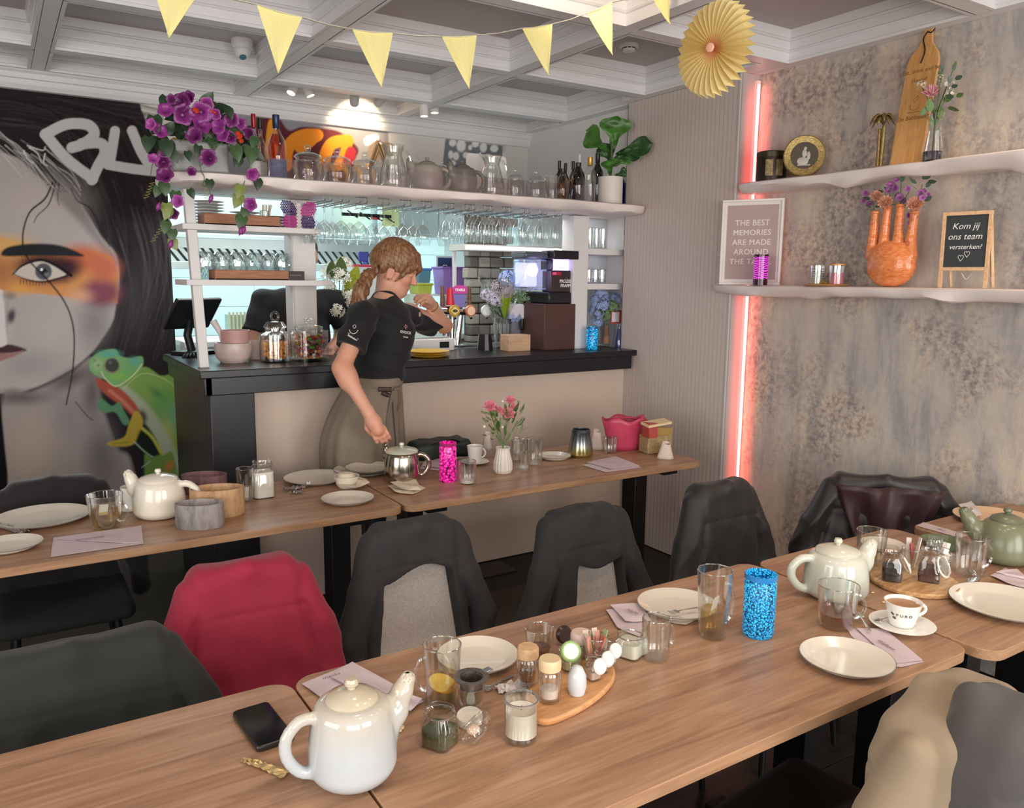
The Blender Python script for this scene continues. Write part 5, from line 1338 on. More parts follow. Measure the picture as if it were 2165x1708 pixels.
# steel wall cupboard with things in front
a = kp(690, 420, 5.9); b_ = kp(1005, 505, 5.9)
t = thing('wall_cupboard', 'steel wall cupboard with poster in the kitchen', 'cupboard', (0, 0, 0))
z0 = kp(850, 500, 5.9).z
MB().bx(a.x+.55, b_.x, 5.9, 6.25, z0, 2.55).build('body', m_ss, t, bevel=.004)
for k in range(2): MB().bx(a.x+.57+k*.36, a.x+.90+k*.36, 5.885, 5.9, z0+.02, 2.38).build('door', m_ss, t, bevel=.003)
A = kp(820, 432, 5.88); MB().bx(A.x-.05, A.x+.09, 5.878, 5.884, kp(820, 478, 5.88).z, 2.25).build('poster', mat('poster_yellow', 'dfe2a0', .6), t)
# knives on a magnet strip
a = kp(770, 455, 5.87)
t = thing('knife_strip', 'magnet strip of dark knives on the kitchen cupboard', 'knives', (a.x, 5.87, a.z)); MB().bx(-.18, .22, -.008, .0, -.012, .012).build('strip', m_dark, t)
for k in range(4): MB().tube([(-.14+k*.1, -.012, .03-.01*k), (-.06+k*.1, -.012, -.02-.008*k)], [.010, .014], 6, flat=.4).build('knife', m_dark, t)
MB().bx(.05, .12, -.014, -.008, -.03, -.012).build('red_handle', mat('knife_red', 'c33a3a', .4), t)
# bright shelf board with LED edge behind the glasses, stacked stone pillar
A = kp(985, 522, 4.62); B = kp(1213, 522, 4.62)
t = thing('lit_shelf', 'white shelf with lit front edge below the hanging glasses', 'shelf', ((A.x+B.x)/2, 4.7, A.z)); w = (B.x-A.x)/2
MB().bx(-w, w, -.06, .15, -.02, .02).build('board', m_white, t, bevel=.002); MB().bx(-w+.01, w-.01, -.063, -.06, -.010, .010).build('light_edge', emis('shelf_light', 'fff4e2', 2.2), t)
for s in (-w+.02, w-.04): MB().bx(s, s+.02, .12, .14, -A.z+.02, -.02).build('upright', m_white, t)
stn = [mat('stone_%d' % k, c, .85, var=.12, vs=14, bump=.5, bs=30) for k, c in enumerate(('8e8a80', 'a39f94', '77736a', 'b3aca0'))]
t = thing('stone_pillar', 'pillar of stacked grey stones between kitchen and bar', 'pillar', (0, 0, 0))
A = kp(986, 600, 4.9); B = kp(1062, 600, 4.9)
MB().bx(A.x+.02, B.x-.02, 4.905, 4.965, .0, 2.05).build('core', mat('mortar', '6b675f', .9), t)
z = 1.05; k = 0; stm = {}
while z < 1.98:
    hgt = rnd.choice((.045, .06, .075)); x = A.x+rnd.uniform(-.02, .01)
    while x < B.x:
        w = rnd.uniform(.06, .13); key = rnd.randrange(5)
        if key not in stm:
            b = MB().bx(-.5, .5, -.5, .5, -.5, .5); stm[key] = b.build('stone', stn[key % 4], t, smooth=30); o = stm[key]; q = o.modifiers.new('bevel', 'BEVEL'); q.width = .12; q.segments = 2
        else: o = link(stm[key].copy(), t)
        o.location = (x+w/2, 4.895+rnd.uniform(-.012, .012), z+hgt/2); o.scale = (w*.95, .09, hgt*.92); x += w
    z += hgt
# back worktop with containers
t = thing('kitchen_worktop', 'steel kitchen worktop behind the bar', 'worktop', (0, 0, 0))
MB().bx(.5, 4.3, 5.6, 6.25, .86, .90).build('top', m_ss, t, bevel=.004); MB().bx(.52, 4.28, 5.64, 6.2, 0, .86).build('cabinet', mat('kitchen_front', 'dfe6e6', .4), t)
t2 = thing('back_bar', 'back bar ledge under the hatch to the kitchen', 'counter', (0, 0, 0))
MB().bx(XO+.02, 3.37, 4.98, 5.45, 1.20, 1.235).build('ledge', mat('ledge_white', 'e6eaea', .3), t2, bevel=.004); MB().bx(XO+.02, 3.37, 5.03, 5.40, 0, 1.20).build('front', mat('kitchen_front', 'dfe6e6', .4), t2)
BY = 5.1; BZ = 1.236
def tub(px0, px1, top, y, c, lidc, label, bot=None, name='storage_tub'):
    A = kp(px0, top, y); B = kp(px1, top, y); w = (B.x-A.x)/2; z0 = BZ if bot is None else kp(px0, bot, y).z
    t = thing(name, label, 'container', ((A.x+B.x)/2, y+.08, z0)); h = A.z-z0
    f = MB().add([(-w*.88, -.07, 0), (w*.88, -.07, 0), (w*.88, .07, 0), (-w*.88, .07, 0), (-w, -.08, h), (w, -.08, h), (w, .08, h), (-w, .08, h)], [(3, 2, 1, 0), (0, 1, 5, 4), (1, 2, 6, 5), (2, 3, 7, 6), (3, 0, 4, 7), (4, 5, 6, 7)])
    f.build('tub', mat('tub_'+c, c, .35), t, bevel=.004); MB().bx(-w*1.06, w*1.06, -.088, .088, h-.012, h+.004).build('lid', mat('lid_'+lidc, lidc, .35), t, bevel=.004)
    return t
def crate(px0, px1, top, bot, y, label, c='dfe6e6', cat='shelf'):
    A = kp(px0, top, y); B = kp(px1, bot, y)
    t = thing('wire_riser', label, cat, ((A.x+B.x)/2, y+.1, BZ)); w = (B.x-A.x)/2; h = A.z-BZ
    MB().bx(-w, w, -.1, .1, h-.012, h).build('board', mat('riser_'+c, c, .4), t, bevel=.002)
    for x in (-w, w-.012): MB().bx(x, x+.012, -.1, .1, 0, h-.012).build('side', mat('riser_'+c, c, .4), t)
    return t, h
rs1, hh = crate(880, 1000, 622, 700, 5.12, 'white riser holding tubs on the back bar')
zr = BZ+hh+.001
def on_r(o, z=zr): o.location.z = z; return o
t = tub(936, 996, 565, 5.12, 'a07ccc', '8b62b8', 'lilac plastic tub with darker lid on the back bar', bot=622); t.location.z = zr
t = tub(884, 915, 600, 5.12, 'c6d25a', 'b0be40', 'lime green tub with a lid on the back bar', bot=622); t.location.z = zr
zt2 = zr+kp(884, 600, 5.12).z-kp(884, 622, 5.12).z+.006
t = tub(886, 912, 570, 5.12, '5b8aa0', '3f78c8', 'blue-lidded box on top of the lime green tub', bot=600); t.location.z = zt2
A = kp(922, 592, 5.3); B = kp(957, 542, 5.3)
t = thing('blue_sign', 'navy sign with a hexagon mark in a pale frame', 'sign', ((A.x+B.x)/2, 5.3, BZ)); w = (B.x-A.x)/2; h = B.z-BZ; h0 = A.z-BZ
MB().bx(-w, w, -.006, .006, h0, h).build('frame', mat('sign_frame', 'dfe8ea', .4), t, bevel=.002); MB().bx(-w*.82, w*.82, -.0085, -.006, h0+.012, h-.012).build('panel', mat('navy_sign', '2c4470', .5), t)
MB().tube([(w*.36*math.cos(k*PI/3), -.010, (h+h0)/2+w*.36*math.sin(k*PI/3)) for k in range(7)], .0035, 5).build('hexagon', mwht, t); MB().bx(-.01, .01, -.002, .006, 0, h0).build('support', m_ss, t)
A = kp(772, 575, 5.2); hgt = kp(772, 532, 5.2).z
t = thing('spray_bottle', 'blue spray bottle on the back bar left of the waitress', 'bottle', (A.x, 5.2, BZ)); z0 = hgt-BZ
MB().lathe([(0, 0), (.035, 0), (.036, z0*.5), (.03, z0*.72), (.014, z0*.82), (.014, z0*.88), (0, z0*.88)], 16).build('bottle', mat('spray_blue', '3f5fc4', .3), t); MB().bx(-.045, .022, -.012, .012, z0*.88, z0).build('spray_head', mat('spray_head', '2c3fa0', .4), t, bevel=.004)
t = tub(745, 800, 560, 5.12, 'd7dedf', 'c43050', 'white tub with red lid left of the waitress')
t = tub(800, 835, 545, 5.3, 'd9dfa0', '8db4d8', 'pale yellow tub with a blue lid behind the waitress')
# stacked upturned cups behind
cupm = None
for r_ in range(3):
    for k in range(6):
        x = kp(888+k*9, 660, 5.05).x; P = Vector((x, 5.03+r_*.07, BZ))
        if cupm is None:
            cupm = thing('upturned_glass', 'small upturned glass on the back bar, front row, first from the riser end', 'glass', P, 0, 'small glasses on the back bar'); MB().lathe([(.026, 0), (.022, .085), (0, .086)], 14).build('glass_wall', m_glassd, cupm)
        else: dup(cupm, P, 0, 'small upturned glass on the back bar, %s row, %s from the riser end' % (('front', 'middle', 'rear')[r_], ORD6[k]))
A = kp(488, 700, 5.06); B = kp(522, 660, 5.06)
t = thing('dish_rack', 'pale yellow cutlery basket on the back bar behind the mortar', 'basket', ((A.x+B.x)/2, 5.15, BZ)); w = (B.x-A.x)/2; h = B.z-BZ
for k in range(5): MB().bx(-w+k*w/2.2, -w+k*w/2.2+.012, -.05, -.045, 0, h).build('slat', mat('basket_yellow', 'd8dcae', .5), t)
MB().bx(-w, w, -.044, .05, 0, h*.9).build('body', mat('basket_green', 'a9c4bd', .5), t)
# ------------------------------------------------------------------ on the lower plaster-wall shelf
def lo(px, py=600, x=3.30): a = PX(px, py, x); return Vector((x, a.y, ZL+.001))
def up(px, py=350, x=3.30): a = PX(px, py, x); return Vector((x, a.y, ZU+.001))
m_oak = wood('pine', 'c79a70', 'd8ae84', 'e4bf98', .5, axis=2, sx=2, sy=22)
# framed saying
A = PX(1521, 594, 3.235); B = PX(1649, 598, 3.375); A.z = B.z = ZL+.001
w = (B-A).length; h = HT((A+B)/2, 421)
t = thing('framed_print', 'white framed print with a saying leaning at the shelf end', 'picture', A)
fx = frame3((0, 0, 0), B-A, (0, 0, 1))
m_fr = mat('frame_white', 'e9e2dd', .4); m_pr = mat('print_rose', 'b9a5a1', .7, spec=.1)
q = MB(); bw = .012
for x0, x1, y0, y1 in ((0, w, 0, bw), (0, w, h-bw, h), (0, bw, bw, h-bw), (w-bw, w, bw, h-bw)): q.bx(x0, x1, y0, y1, -.008, .01)
place(q.build('frame', m_fr, t, bevel=.002), fx)
place(MB().bx(bw, w-bw, bw, h-bw, -.006, -.002).build('backing', m_fr, t), fx)
place(MB().bx(bw*2.2, w-bw*2.2, bw*2.4, h-bw*2.4, -.002, .0).build('print', m_pr, t), fx)
m_ptx = mat('print_text', 'efe6e2', .8, spec=.1)
for k, s in enumerate(('THE BEST', 'MEMORIES', 'ARE MADE', 'AROUND', 'THE TABLE.')):
    text(s, .040, m_ptx, t, fx @ Matrix.Translation((w/2, h*(.725-.113*k), .0004)), space=1.05, bold=.0004)
place(MB().bx(bw, w-bw, bw, h-bw, .004, .005).build('pane', clear('picture_glass', 'fdfcfc', .04, 'e4e0e0', .25, .002), t), fx)
# purple candle glass
P = lo(1607, 596, 3.245); r = WP(P, 15); h = HT(P, 538)
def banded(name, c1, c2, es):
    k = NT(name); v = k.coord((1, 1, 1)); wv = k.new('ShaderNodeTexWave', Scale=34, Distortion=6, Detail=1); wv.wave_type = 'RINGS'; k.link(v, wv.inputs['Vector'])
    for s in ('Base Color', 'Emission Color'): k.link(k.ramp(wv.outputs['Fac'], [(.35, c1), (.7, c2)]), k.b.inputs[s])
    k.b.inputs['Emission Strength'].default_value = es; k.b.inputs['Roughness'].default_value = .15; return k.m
t = thing('candle_glass', 'purple banded candle glass glowing in front of the framed print', 'candle holder', P)
MB().lathe([(0, 0), (r, 0), (r, h*.2), (r*.99, h*.2)], 28).lathe([(r, h*.93), (r, h), (r*.9, h), (r*.9, h*.93)], 28).build('dark_ends', mat('purple_dark', '3a1020', .2), t)
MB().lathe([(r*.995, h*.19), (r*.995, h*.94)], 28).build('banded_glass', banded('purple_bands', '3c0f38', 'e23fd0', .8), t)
# two small candles on a wooden saucer
P = lo(1748, 598, 3.285); r = WP(P, 46)
t = thing('wooden_saucer', 'small round wooden saucer under two candle glasses', 'tray', P); MB().lathe([(0, 0), (r*.85, 0), (r, .006), (r*.98, .008), (r*.8, .005), (0, .005)], 36).build('saucer', mat('bamboo', 'c38d52', .5, var=.08, vs=20), t)
Pz = P+Vector((0, 0, .0062))
for px, lb, c, lidm in ((1727, 'ribbed grey glass candle on the wooden saucer', 'c9c4ba', None), (1768, 'pink candle in a glass with wooden lid on the saucer', 'e07f92', 'w')):
    Q = lo(px, 596, 3.28); Q.z = Pz.z; r2 = WP(Q, 16); h2 = HT(Q, 561)
    t = thing('candle_glass', lb, 'candle holder', Q)
    b = MB().lathe([(0, 0), (r2*.95, 0), (r2, .004), (r2, h2), (r2*.93, h2), (r2*.93, .004)], 24)
    if not lidm:
        for k in range(7): b.tube([(r2*1.01*math.cos(a*PI/12), r2*1.01*math.sin(a*PI/12), .006+k*h2/8) for a in range(25)], .0018, 4, cap=False)
    b.build('glass_wall', m_glassd, t); MB().lathe([(0, .004), (r2*.9, .004), (r2*.9, h2*.62), (0, h2*.62)], 20).build('wax', mat('wax_'+c, c, .5), t)
    MB().lathe([(0, h2*.62), (.0012, h2*.62), (.001, h2*.62+.012), (0, h2*.62+.012)], 6).build('wick', m_dark, t)
    if lidm: MB().lathe([(0, h2), (r2*1.04, h2), (r2*1.04, h2+.007), (0, h2+.008)], 24).build('lid', mat('bamboo', 'c38d52', .5), t)
Q = lo(1745, 597, 3.262); Q.z = Pz.z
t = thing('rope_bow', 'little knotted gold cord lying between the two candles', 'cord', Q); MB().tube(spline([(0, -.03, .004), (.006, -.015, .012), (-.004, 0, .006), (.006, .012, .014), (-.002, .026, .006), (.004, .01, .012)], 5), .004, 6).build('cord', mat('gold_cord', 'a8843c', .5, .3), t)
# orange hand vase
P = lo(1884, 601, 3.30); s = WP(P, 1)
def hp(px, py, dx=0): a = PX(px, py, 3.30)-P; return np.array([dx, a.y, a.z])
ctr = hp(1884, 556); ctr[2] = 44*s
fing = [((1841, 540), (1846, 505), (1851, 449)), ((1866, 540), (1869, 505), (1877, 438)), ((1900, 540), (1899, 505), (1904, 435)), ((1927, 540), (1926, 505), (1934, 449))]
FG = [[hp(*q) for q in f] for f in fing]
def fn(p):
    d = ell(p, ctr, (45*s*.62, 54*s, 45*s)); d = smin(d, ell(p, ctr+np.array([0, 0, 22*s]), (24*s, 50*s, 30*s)), 10*s)
    for a in FG: d = smin(d, chain(p, a, [11.5*s, 10.5*s, 8.2*s], 3*s), 5*s)
    for a in FG:
        d = smin(d, np.maximum(np.abs((p-a[2])@np.array([0, 0, 1.]))-2.2*s, np.hypot(p[:, 0]-a[2][0], p[:, 1]-a[2][1])-10.2*s), 2*s)
        d = np.maximum(d, -cone(p, a[2]+(a[2]-a[1])*.1, a[1], 6*s, 6*s))
    d = smax(d, -p[:, 2], 3*s)
    return d+.0007*np.sin(p[:, 2]*900+np.sin(p[:, 1]*300))
t = thing('hand_vase', 'glossy orange vase shaped as a hand with four finger spouts', 'vase', P)
kk = NT('orange_glaze'); v = kk.coord((1, 1, 2.2)); n_ = kk.noise(v, 46, 3, .6)
kk.link(kk.ramp(n_, [(.3, 'd0703e'), (.55, 'e88c52'), (.75, 'f0a26c')]), kk.b.inputs['Base Color']); kk.b.inputs['Roughness'].default_value = .2; setin(kk.b, 'Coat Weight', .4); kk.bump(n_, .5, .003)
body(fn, (-.1, -.16, -.004), (.1, .16, .43), .0032, 'body', kk.m, t)
m_pch = leafm('peach_petal', 'e0a488', 'f2c6ac'); pom = None
def fp(px, py, dx=0): a = PX(px, py, 3.30+dx)-P; return a
m_plum = leafm('plum_petal', '7d3f78', 'a564a0'); m_euc = leafm('eucalyptus', '3e5447', '5c7261')
for k, (px, py, r_) in enumerate(((1853, 416, 14), (1872, 430, 17), (1935, 434, 18), (1862, 424, 10))):
    o = ruffle(1, 5, 11, 3).build('pompom', m_pch, t, smooth=180) if k == 0 else link(pom.copy(), t)
    pom = pom or o; place(o, orient(fp(px, py, -.02), (-.8, -.4, .4), k) @ Matrix.Rotation(PI/2, 4, 'Y') @ Matrix.Scale(r_*s, 4))
f5 = None
for k, (px, py, r_) in enumerate(((1830, 408, 8), (1826, 424, 7), (1838, 430, 7), (1883, 390, 9), (1891, 398, 9), (1879, 402, 8), (1902, 416, 9), (1909, 424, 8), (1919, 399, 7), (1946, 408, 8), (1952, 404, 7), (1922, 455, 7), (1924, 470, 6), (1895, 380, 6), (1962, 412, 6), (1950, 418, 7))):
    o = flower5(1, .5).build('blossom', m_plum, t, smooth=60) if f5 is None else link(f5.copy(), t); f5 = f5 or o
    place(o, orient(fp(px, py, rnd.uniform(-.03, .02)), (-.8, -.5, rnd.uniform(-.3, .6)), k, r_*s))
lfm = None; sb = MB()
for k, (px, py, L, a) in enumerate(((1898, 380, 18, 1.9), (1905, 385, 20, 1.2), (1937, 388, 20, 2.4), (1950, 378, 26, .4), (1962, 386, 22, .1), (1940, 400, 18, 2.6), (1955, 425, 20, .5), (1945, 432, 18, -.4), (1840, 420, 18, 3.0), (1842, 438, 16, 2.8), (1893, 420, 18, .9), (1880, 405, 16, 2.4), (1850, 438, 14, .2), (1958, 396, 18, .8), (1868, 405, 14, 2.9))):
    o = leafmesh(1, .26, .1, .1, 4).build('leaf', m_euc, t, smooth=180) if lfm is None else link(lfm.copy(), t); lfm = lfm or o
    place(o, frame3(fp(px, py, rnd.uniform(-.03, .02)), (-.2, -math.cos(a), math.sin(a)), (.4, -.6, -.4)) @ Matrix.Scale(L*s, 4))
for f, e in zip(FG, ((1845, 420), (1885, 395), (1905, 385), (1950, 390))): sb.tube([tuple(f[2]-np.array([0, 0, .02])), tuple(fp(*e, -.01))], .002, 5)
for e in ((1870, 428), (1935, 432), (1925, 400)): sb.tube([tuple(FG[2][2]), tuple(fp(*e, -.01))], .002, 5)
sb.build('stems', m_st, t)
# chalkboard easel
A = PX(1982, 601, 3.235); B = PX(2086, 602, 3.262); A.z = B.z = ZL+.001; w = (B-A).length; h = HT((A+B)/2, 447)
t = thing('chalkboard_easel', 'small pine easel with a chalkboard message on the shelf', 'sign', A)
fx = frame3((0, 0, 0), B-A, (B-A).cross(Vector((0, 0, -1)))*-.16+Vector((0, 0, 1)))
ww = .014
q = MB().bx(0, ww, 0, h, -.012, 0).build('rail', m_oak, t, bevel=.001); place(q, fx)
q = MB().bx(w-ww, w, 0, h, -.012, 0).build('rail', m_oak, t, bevel=.001); place(q, fx)
for z in (h-ww, h*.23): q = MB().bx(ww, w-ww, z, z+ww, -.012, 0).build('crosspiece', m_oak, t, bevel=.001); place(q, fx)
q = MB().bx(ww*.8, w-ww*.8, h*.23+ww*.8, h-ww*.8, -.009, -.004).build('chalkboard', mat('slate', '32383a', .75, var=.1, vs=25), t); place(q, fx)
m_chk = mat('chalk', 'dfe0dc', .8)
for k, s_ in enumerate(('Kom jij', 'ons team', 'versterken?')): text(s_, .034 if k < 2 else .0255, m_chk, t, fx @ Matrix.Translation((w/2+(.0 if k == 2 else -.004), h*(.81-.135*k), -.0036)), shear=.25, ex=.0002)
for hx, hy in ((.43, .40), (.55, .45)):
    pts = [(.014*.9*(math.sin(a)**3)*.8, .014*.06*(13*math.cos(a)-5*math.cos(2*a)-2*math.cos(3*a)-math.cos(4*a))) for a in [k*2*PI/20 for k in range(21)]]
    q = MB().tube([(w*hx+x, h*hy+y, -.0034) for x, y in pts], .0009, 4).build('chalk_heart', m_chk, t); place(q, fx)
n3 = fx.to_3x3() @ Vector((0, 0, 1))
for x in (.02, w-.02+.012):
    f0 = fx @ Vector((x, h*.93, -.012)); MB().tube([f0, Vector((f0.x+.05, f0.y-.005, .004))], .007, 4).build('back_leg', m_oak, t)
f0 = fx @ Vector((w*.45, h*.2, -.015)); MB().tube(spline([f0, f0+Vector((.02, -.01, -.025)), f0+Vector((.028, -.025, -.002)), f0+Vector((.02, -.045, .0))], 5), .0016, 5).build('cord', mat('cord_white', 'ddd6c8', .8), t)

# ------------------------------------------------------------------ on the upper plaster-wall shelf
m_tin = mat('dark_tin', '33281f', .35, .6, var=.4, vs=70); m_tg_ = mat('gold_tin', 'b39a62', .35, .7, var=.35, vs=110, bump=.6, bs=160); m_tind = mat('tin_edge', '4c4230', .35, .7)
P = up(1630, 380, 3.30); r = WP(P, 31); h = HT(P, 322)
t = thing('round_tin', 'dark round tin with gold pictures beside the pink light strip', 'tin', P)
MB().lathe([(0, 0), (r, 0), (r, h*.8), (0, h*.8)], 36).build('tin', m_tin, t); MB().lathe([(r*1.0, h*.8), (r*1.03, h*.8), (r*1.03, h*.97), (r*.98, h), (0, h)], 36).build('lid', m_tind, t)
for a in (-2.6, -1.9): MB().grid(lambda u, v: (1.008*r*math.cos(a+(u-.5)*.5), 1.008*r*math.sin(a+(u-.5)*.5), h*(.15+.55*v)), 6, 2).build('picture', mat('tin_picture', '8a7a55', .4, .4, var=.5, vs=60), t)
P = up(1698, 366, 3.295); R_ = WP(P, 42)
v_ = Vector((-CF[0], -CF[1], .12)).normalized(); v_ = (v_+Vector((-.5, 0, 0))).normalized()
t = thing('round_tin', 'gold rimmed round tin lid standing on edge with a cameo picture', 'tin', P)
M4 = Matrix.Translation((0, 0, R_+.001)) @ v_.to_track_quat('Z', 'Y').to_matrix().to_4x4()
place(MB().lathe([(0, -.03), (R_*.97, -.03), (R_*.97, .012), (R_, .014), (R_, .03), (R_*.95, .034), (R_*.66, .031), (R_*.64, .028), (0, .028)], 48).build('tin', [m_tg_], t), M4)
place(MB().lathe([(0, .0285), (R_*.64, .0285), (0, .030)], 40).build('cameo', mat('cameo_back', '5a5148', .2), t), M4)
m_cam = mat('cameo_light', 'b9b2a6', .4)
place(MB().ball((R_*.03, R_*.34, .031), (R_*.08, R_*.09, .003), 10).ball((0, R_*.10, .031), (R_*.12, R_*.2, .003), 12).ball((-R_*.06, -R_*.28, .031), (R_*.28, R_*.20, .003), 12).ball((R_*.20, -R_*.02, .031), (R_*.09, R_*.22, .003), 10).bx(-R_*.3, R_*.3, -R_*.5, -R_*.44, .029, .032).build('cameo_figure', m_cam, t), M4)
# bronze palm
P = up(1859, 345, 3.30); s = WP(P, 1)
t = thing('bronze_palm', 'bronze palm tree candlestick on the upper shelf', 'ornament', P); m_brz = mat('bronze', '98804f', .4, .6, var=.2, vs=40)
MB().lathe([(0, 0), (20*s, 0), (19*s, 3*s), (6*s, 5*s), (0, 5*s)], 24).build('base', m_brz, t)
for dx, hh in ((-5, 78), (5, 84)):
    pts = []; rs_ = []
    for k in range(15): pts.append((0, -dx*s*(.7+.3*k/14), 4*s+hh*s*k/14)); rs_.append((4.2 if k % 2 else 3.4)*s)
    MB().tube(pts, rs_, 9).build('trunk', m_brz, t)
for k in range(13):
    a = 2*PI*k/13; z0 = (92 if k % 2 else 98)*s; L = 25*s
    b = MB(); n = 6; vs = []
    for i in range(n+1):
        u = i/n; w = 5.2*s*math.sin(PI*min(1, u*.9+.08)); x = L*u; z = z0+18*s*math.sin(u*PI*.75)-18*s*u*u
        c = Vector((x*math.cos(a), x*math.sin(a), z)); n2 = Vector((-math.sin(a), math.cos(a), 0)); vs += [c-n2*w-Vector((0, 0, w*.5)), c+Vector((0, 0, w*.3)), c+n2*w-Vector((0, 0, w*.5))]
    b.add(vs, [f for i in range(n) for f in ((i*3, i*3+3, i*3+4, i*3+1), (i*3+1, i*3+4, i*3+5, i*3+2))]).build('frond', m_brz, t, solid=.002)
# bread board
A = PX(1886, 337, 3.30); B = PX(1950, 337, 3.30)
wdt = abs(A.y-B.y)*1.02; P = Vector((3.285, (A.y+B.y)/2, ZU+.001)); h = HT(Vector((3.36, P.y, ZU)), 30)
hb = h*.70; L = [(-wdt/2, 0), (wdt/2, 0), (wdt/2, hb), (wdt*.44, hb+.03), (wdt*.20, hb+.075), (wdt*.13, hb+.12), (wdt*.12, h-.03), (wdt*.19, h-.008), (wdt*.16, h), (-wdt*.16, h), (-wdt*.19, h-.008), (-wdt*.12, h-.03), (-wdt*.13, hb+.12), (-wdt*.20, hb+.075), (-wdt*.44, hb+.03), (-wdt/2, hb)]
t = thing('bread_board', 'tall wooden bread board with engraved words leaning on the plaster wall', 'board', P)
tilt = math.atan2(.10, h)
fx = frame3((0, 0, 0), (0, -1, 0), (math.sin(tilt), 0, math.cos(tilt)))
m_bb = wood('bamboo_board', 'c98f4f', 'd69f60', 'dfac70', .45, axis=1, sx=1.5, sy=16)
place(MB().prism(L, -.014, 0).build('board', m_bb, t, bevel=.002), fx)
m_eng = mat('engraving', '8a5f35', .7)
text('Eat, drink and be', .0245, m_eng, t, fx @ Matrix.Translation((0, hb-.035, .0004)), ex=.0003); text('Happy!', .0245, m_eng, t, fx @ Matrix.Translation((0, hb-.075, .0004)), ex=.0003)
text('De Babbelaar', .026, m_eng, t, fx @ Matrix.Translation((0, hb*.46, .0004)), ex=.0003)
q = MB()
q.tube([(-.022, hb*.46+.055, .0005), (-.018, hb*.46+.038, .0005), (0, hb*.46+.032, .0005), (.018, hb*.46+.038, .0005), (.022, hb*.46+.055, .0005)], .0011, 4).tube([(-.026, hb*.46+.024, .0005), (.026, hb*.46+.024, .0005)], .0011, 4)
q.tube(spline([(0, hb*.46+.062, .0005), (-.008, hb*.46+.075, .0005), (.004, hb*.46+.09, .0005), (.012, hb*.46+.082, .0005), (.002, hb*.46+.068, .0005)], 4), .0011, 4)
place(q.build('cup_mark', m_eng, t), fx)
q = MB().tube(spline([(0, h-.06, .002), (-.012, h-.09, .004), (.004, h-.14, .004), (-.006, h-.19, .003)], 5), .0025, 6).tube(spline([(0, h-.06, .002), (.02, h-.07, .006), (.034, h-.055, .006)], 4), .0025, 6)
place(q.build('loop_cord', m_dark, t), fx)
# rose vase
P = up(1971, 329, 3.25); r = WP(P, 19); h = HT(P, 240)
t = thing('bud_vase', 'ribbed glass vase with a pink rose and eucalyptus on the upper shelf', 'vase', P)
b = MB(); n = 40; pr = [(1.0, 0), (1.0, .16), (.82, .4), (.62, .66), (.66, .86), (.95, 1.0)]
vs = []; fs = []
for j, (a, z) in enumerate(pr):
    for i in range(n): q = a*r*(1+(.05 if i % 2 else -.03)); vs.append((q*math.cos(2*PI*i/n), q*math.sin(2*PI*i/n), z*h))
for j in range(len(pr)-1):
    for i in range(n): fs.append((j*n+i, j*n+(i+1) % n, j*n+n+(i+1) % n, j*n+n+i))
b.add(vs, fs).build('vase', m_glassd, t, smooth=0); MB().lathe([(0, .002), (r*.97, .002), (r*.97, h*.19), (0, h*.19)], 28).build('dark_base', mat('navy_glass', '241f33', .15), t)
fp = lambda px, py, dx=0: PX(px, py, 3.25+dx)-P
s = WP(P, 1)
m_rose = leafm('rose_petal', 'dd9aa6', 'f0bcc4')
o = ruffle(1, 4, 6, 1).build('rose', m_rose, t, smooth=180); place(o, orient(fp(1970, 200), (-.7, -.3, .75)) @ Matrix.Rotation(PI/2, 4, 'Y') @ Matrix.Scale(21*s, 4))
k2 = umbel(1, 26, 4)
for k, (px, py, r_) in enumerate(((1948, 180, 10), (2003, 178, 12), (2009, 200, 10), (1988, 165, 8))): place((k2.build('white_blossom', m_wf, t, smooth=0)), orient(fp(px, py), (-.8, -.3, .6), k, r_*s) @ Matrix.Rotation(PI/2, 4, 'Y'))
lfm = None
for k, (px, py, L, a) in enumerate(((2010, 175, 16, 1.8), (2016, 150, 14, 1.5), (1993, 150, 14, 1.7), (2020, 168, 18, .3), (2012, 185, 16, .2), (2000, 208, 20, .1), (2005, 230, 30, -.2), (1985, 225, 30, -1.2), (1978, 240, 30, -1.6), (1962, 225, 22, -2.2), (1995, 215, 26, .5), (1990, 160, 12, 2.2), (2018, 140, 10, 1.2), (1975, 232, 24, -1.0), (2022, 205, 18, .3), (1968, 235, 26, 1.7))):
    o = leafmesh(1, .3, .1, .1, 4).build('leaf', m_euc if k < 6 else leafm('rose_leaf', '4c6a3a', '6d8a4c'), t, smooth=180)
    place(o, frame3(fp(px, py, rnd.uniform(-.03, .03)), (-.2, -math.cos(a), math.sin(a)), (.4, -.6, -.4)) @ Matrix.Scale(L*s, 4))
sb = MB()
for e in ((1970, 205), (1950, 185), (2003, 180), (2016, 145), (1993, 145), (2012, 190)): sb.tube([(0, 0, h*.2), (0, 0, h*.95), tuple(fp(*e))], .0022, 5)
sb.build('stems', m_st, t)

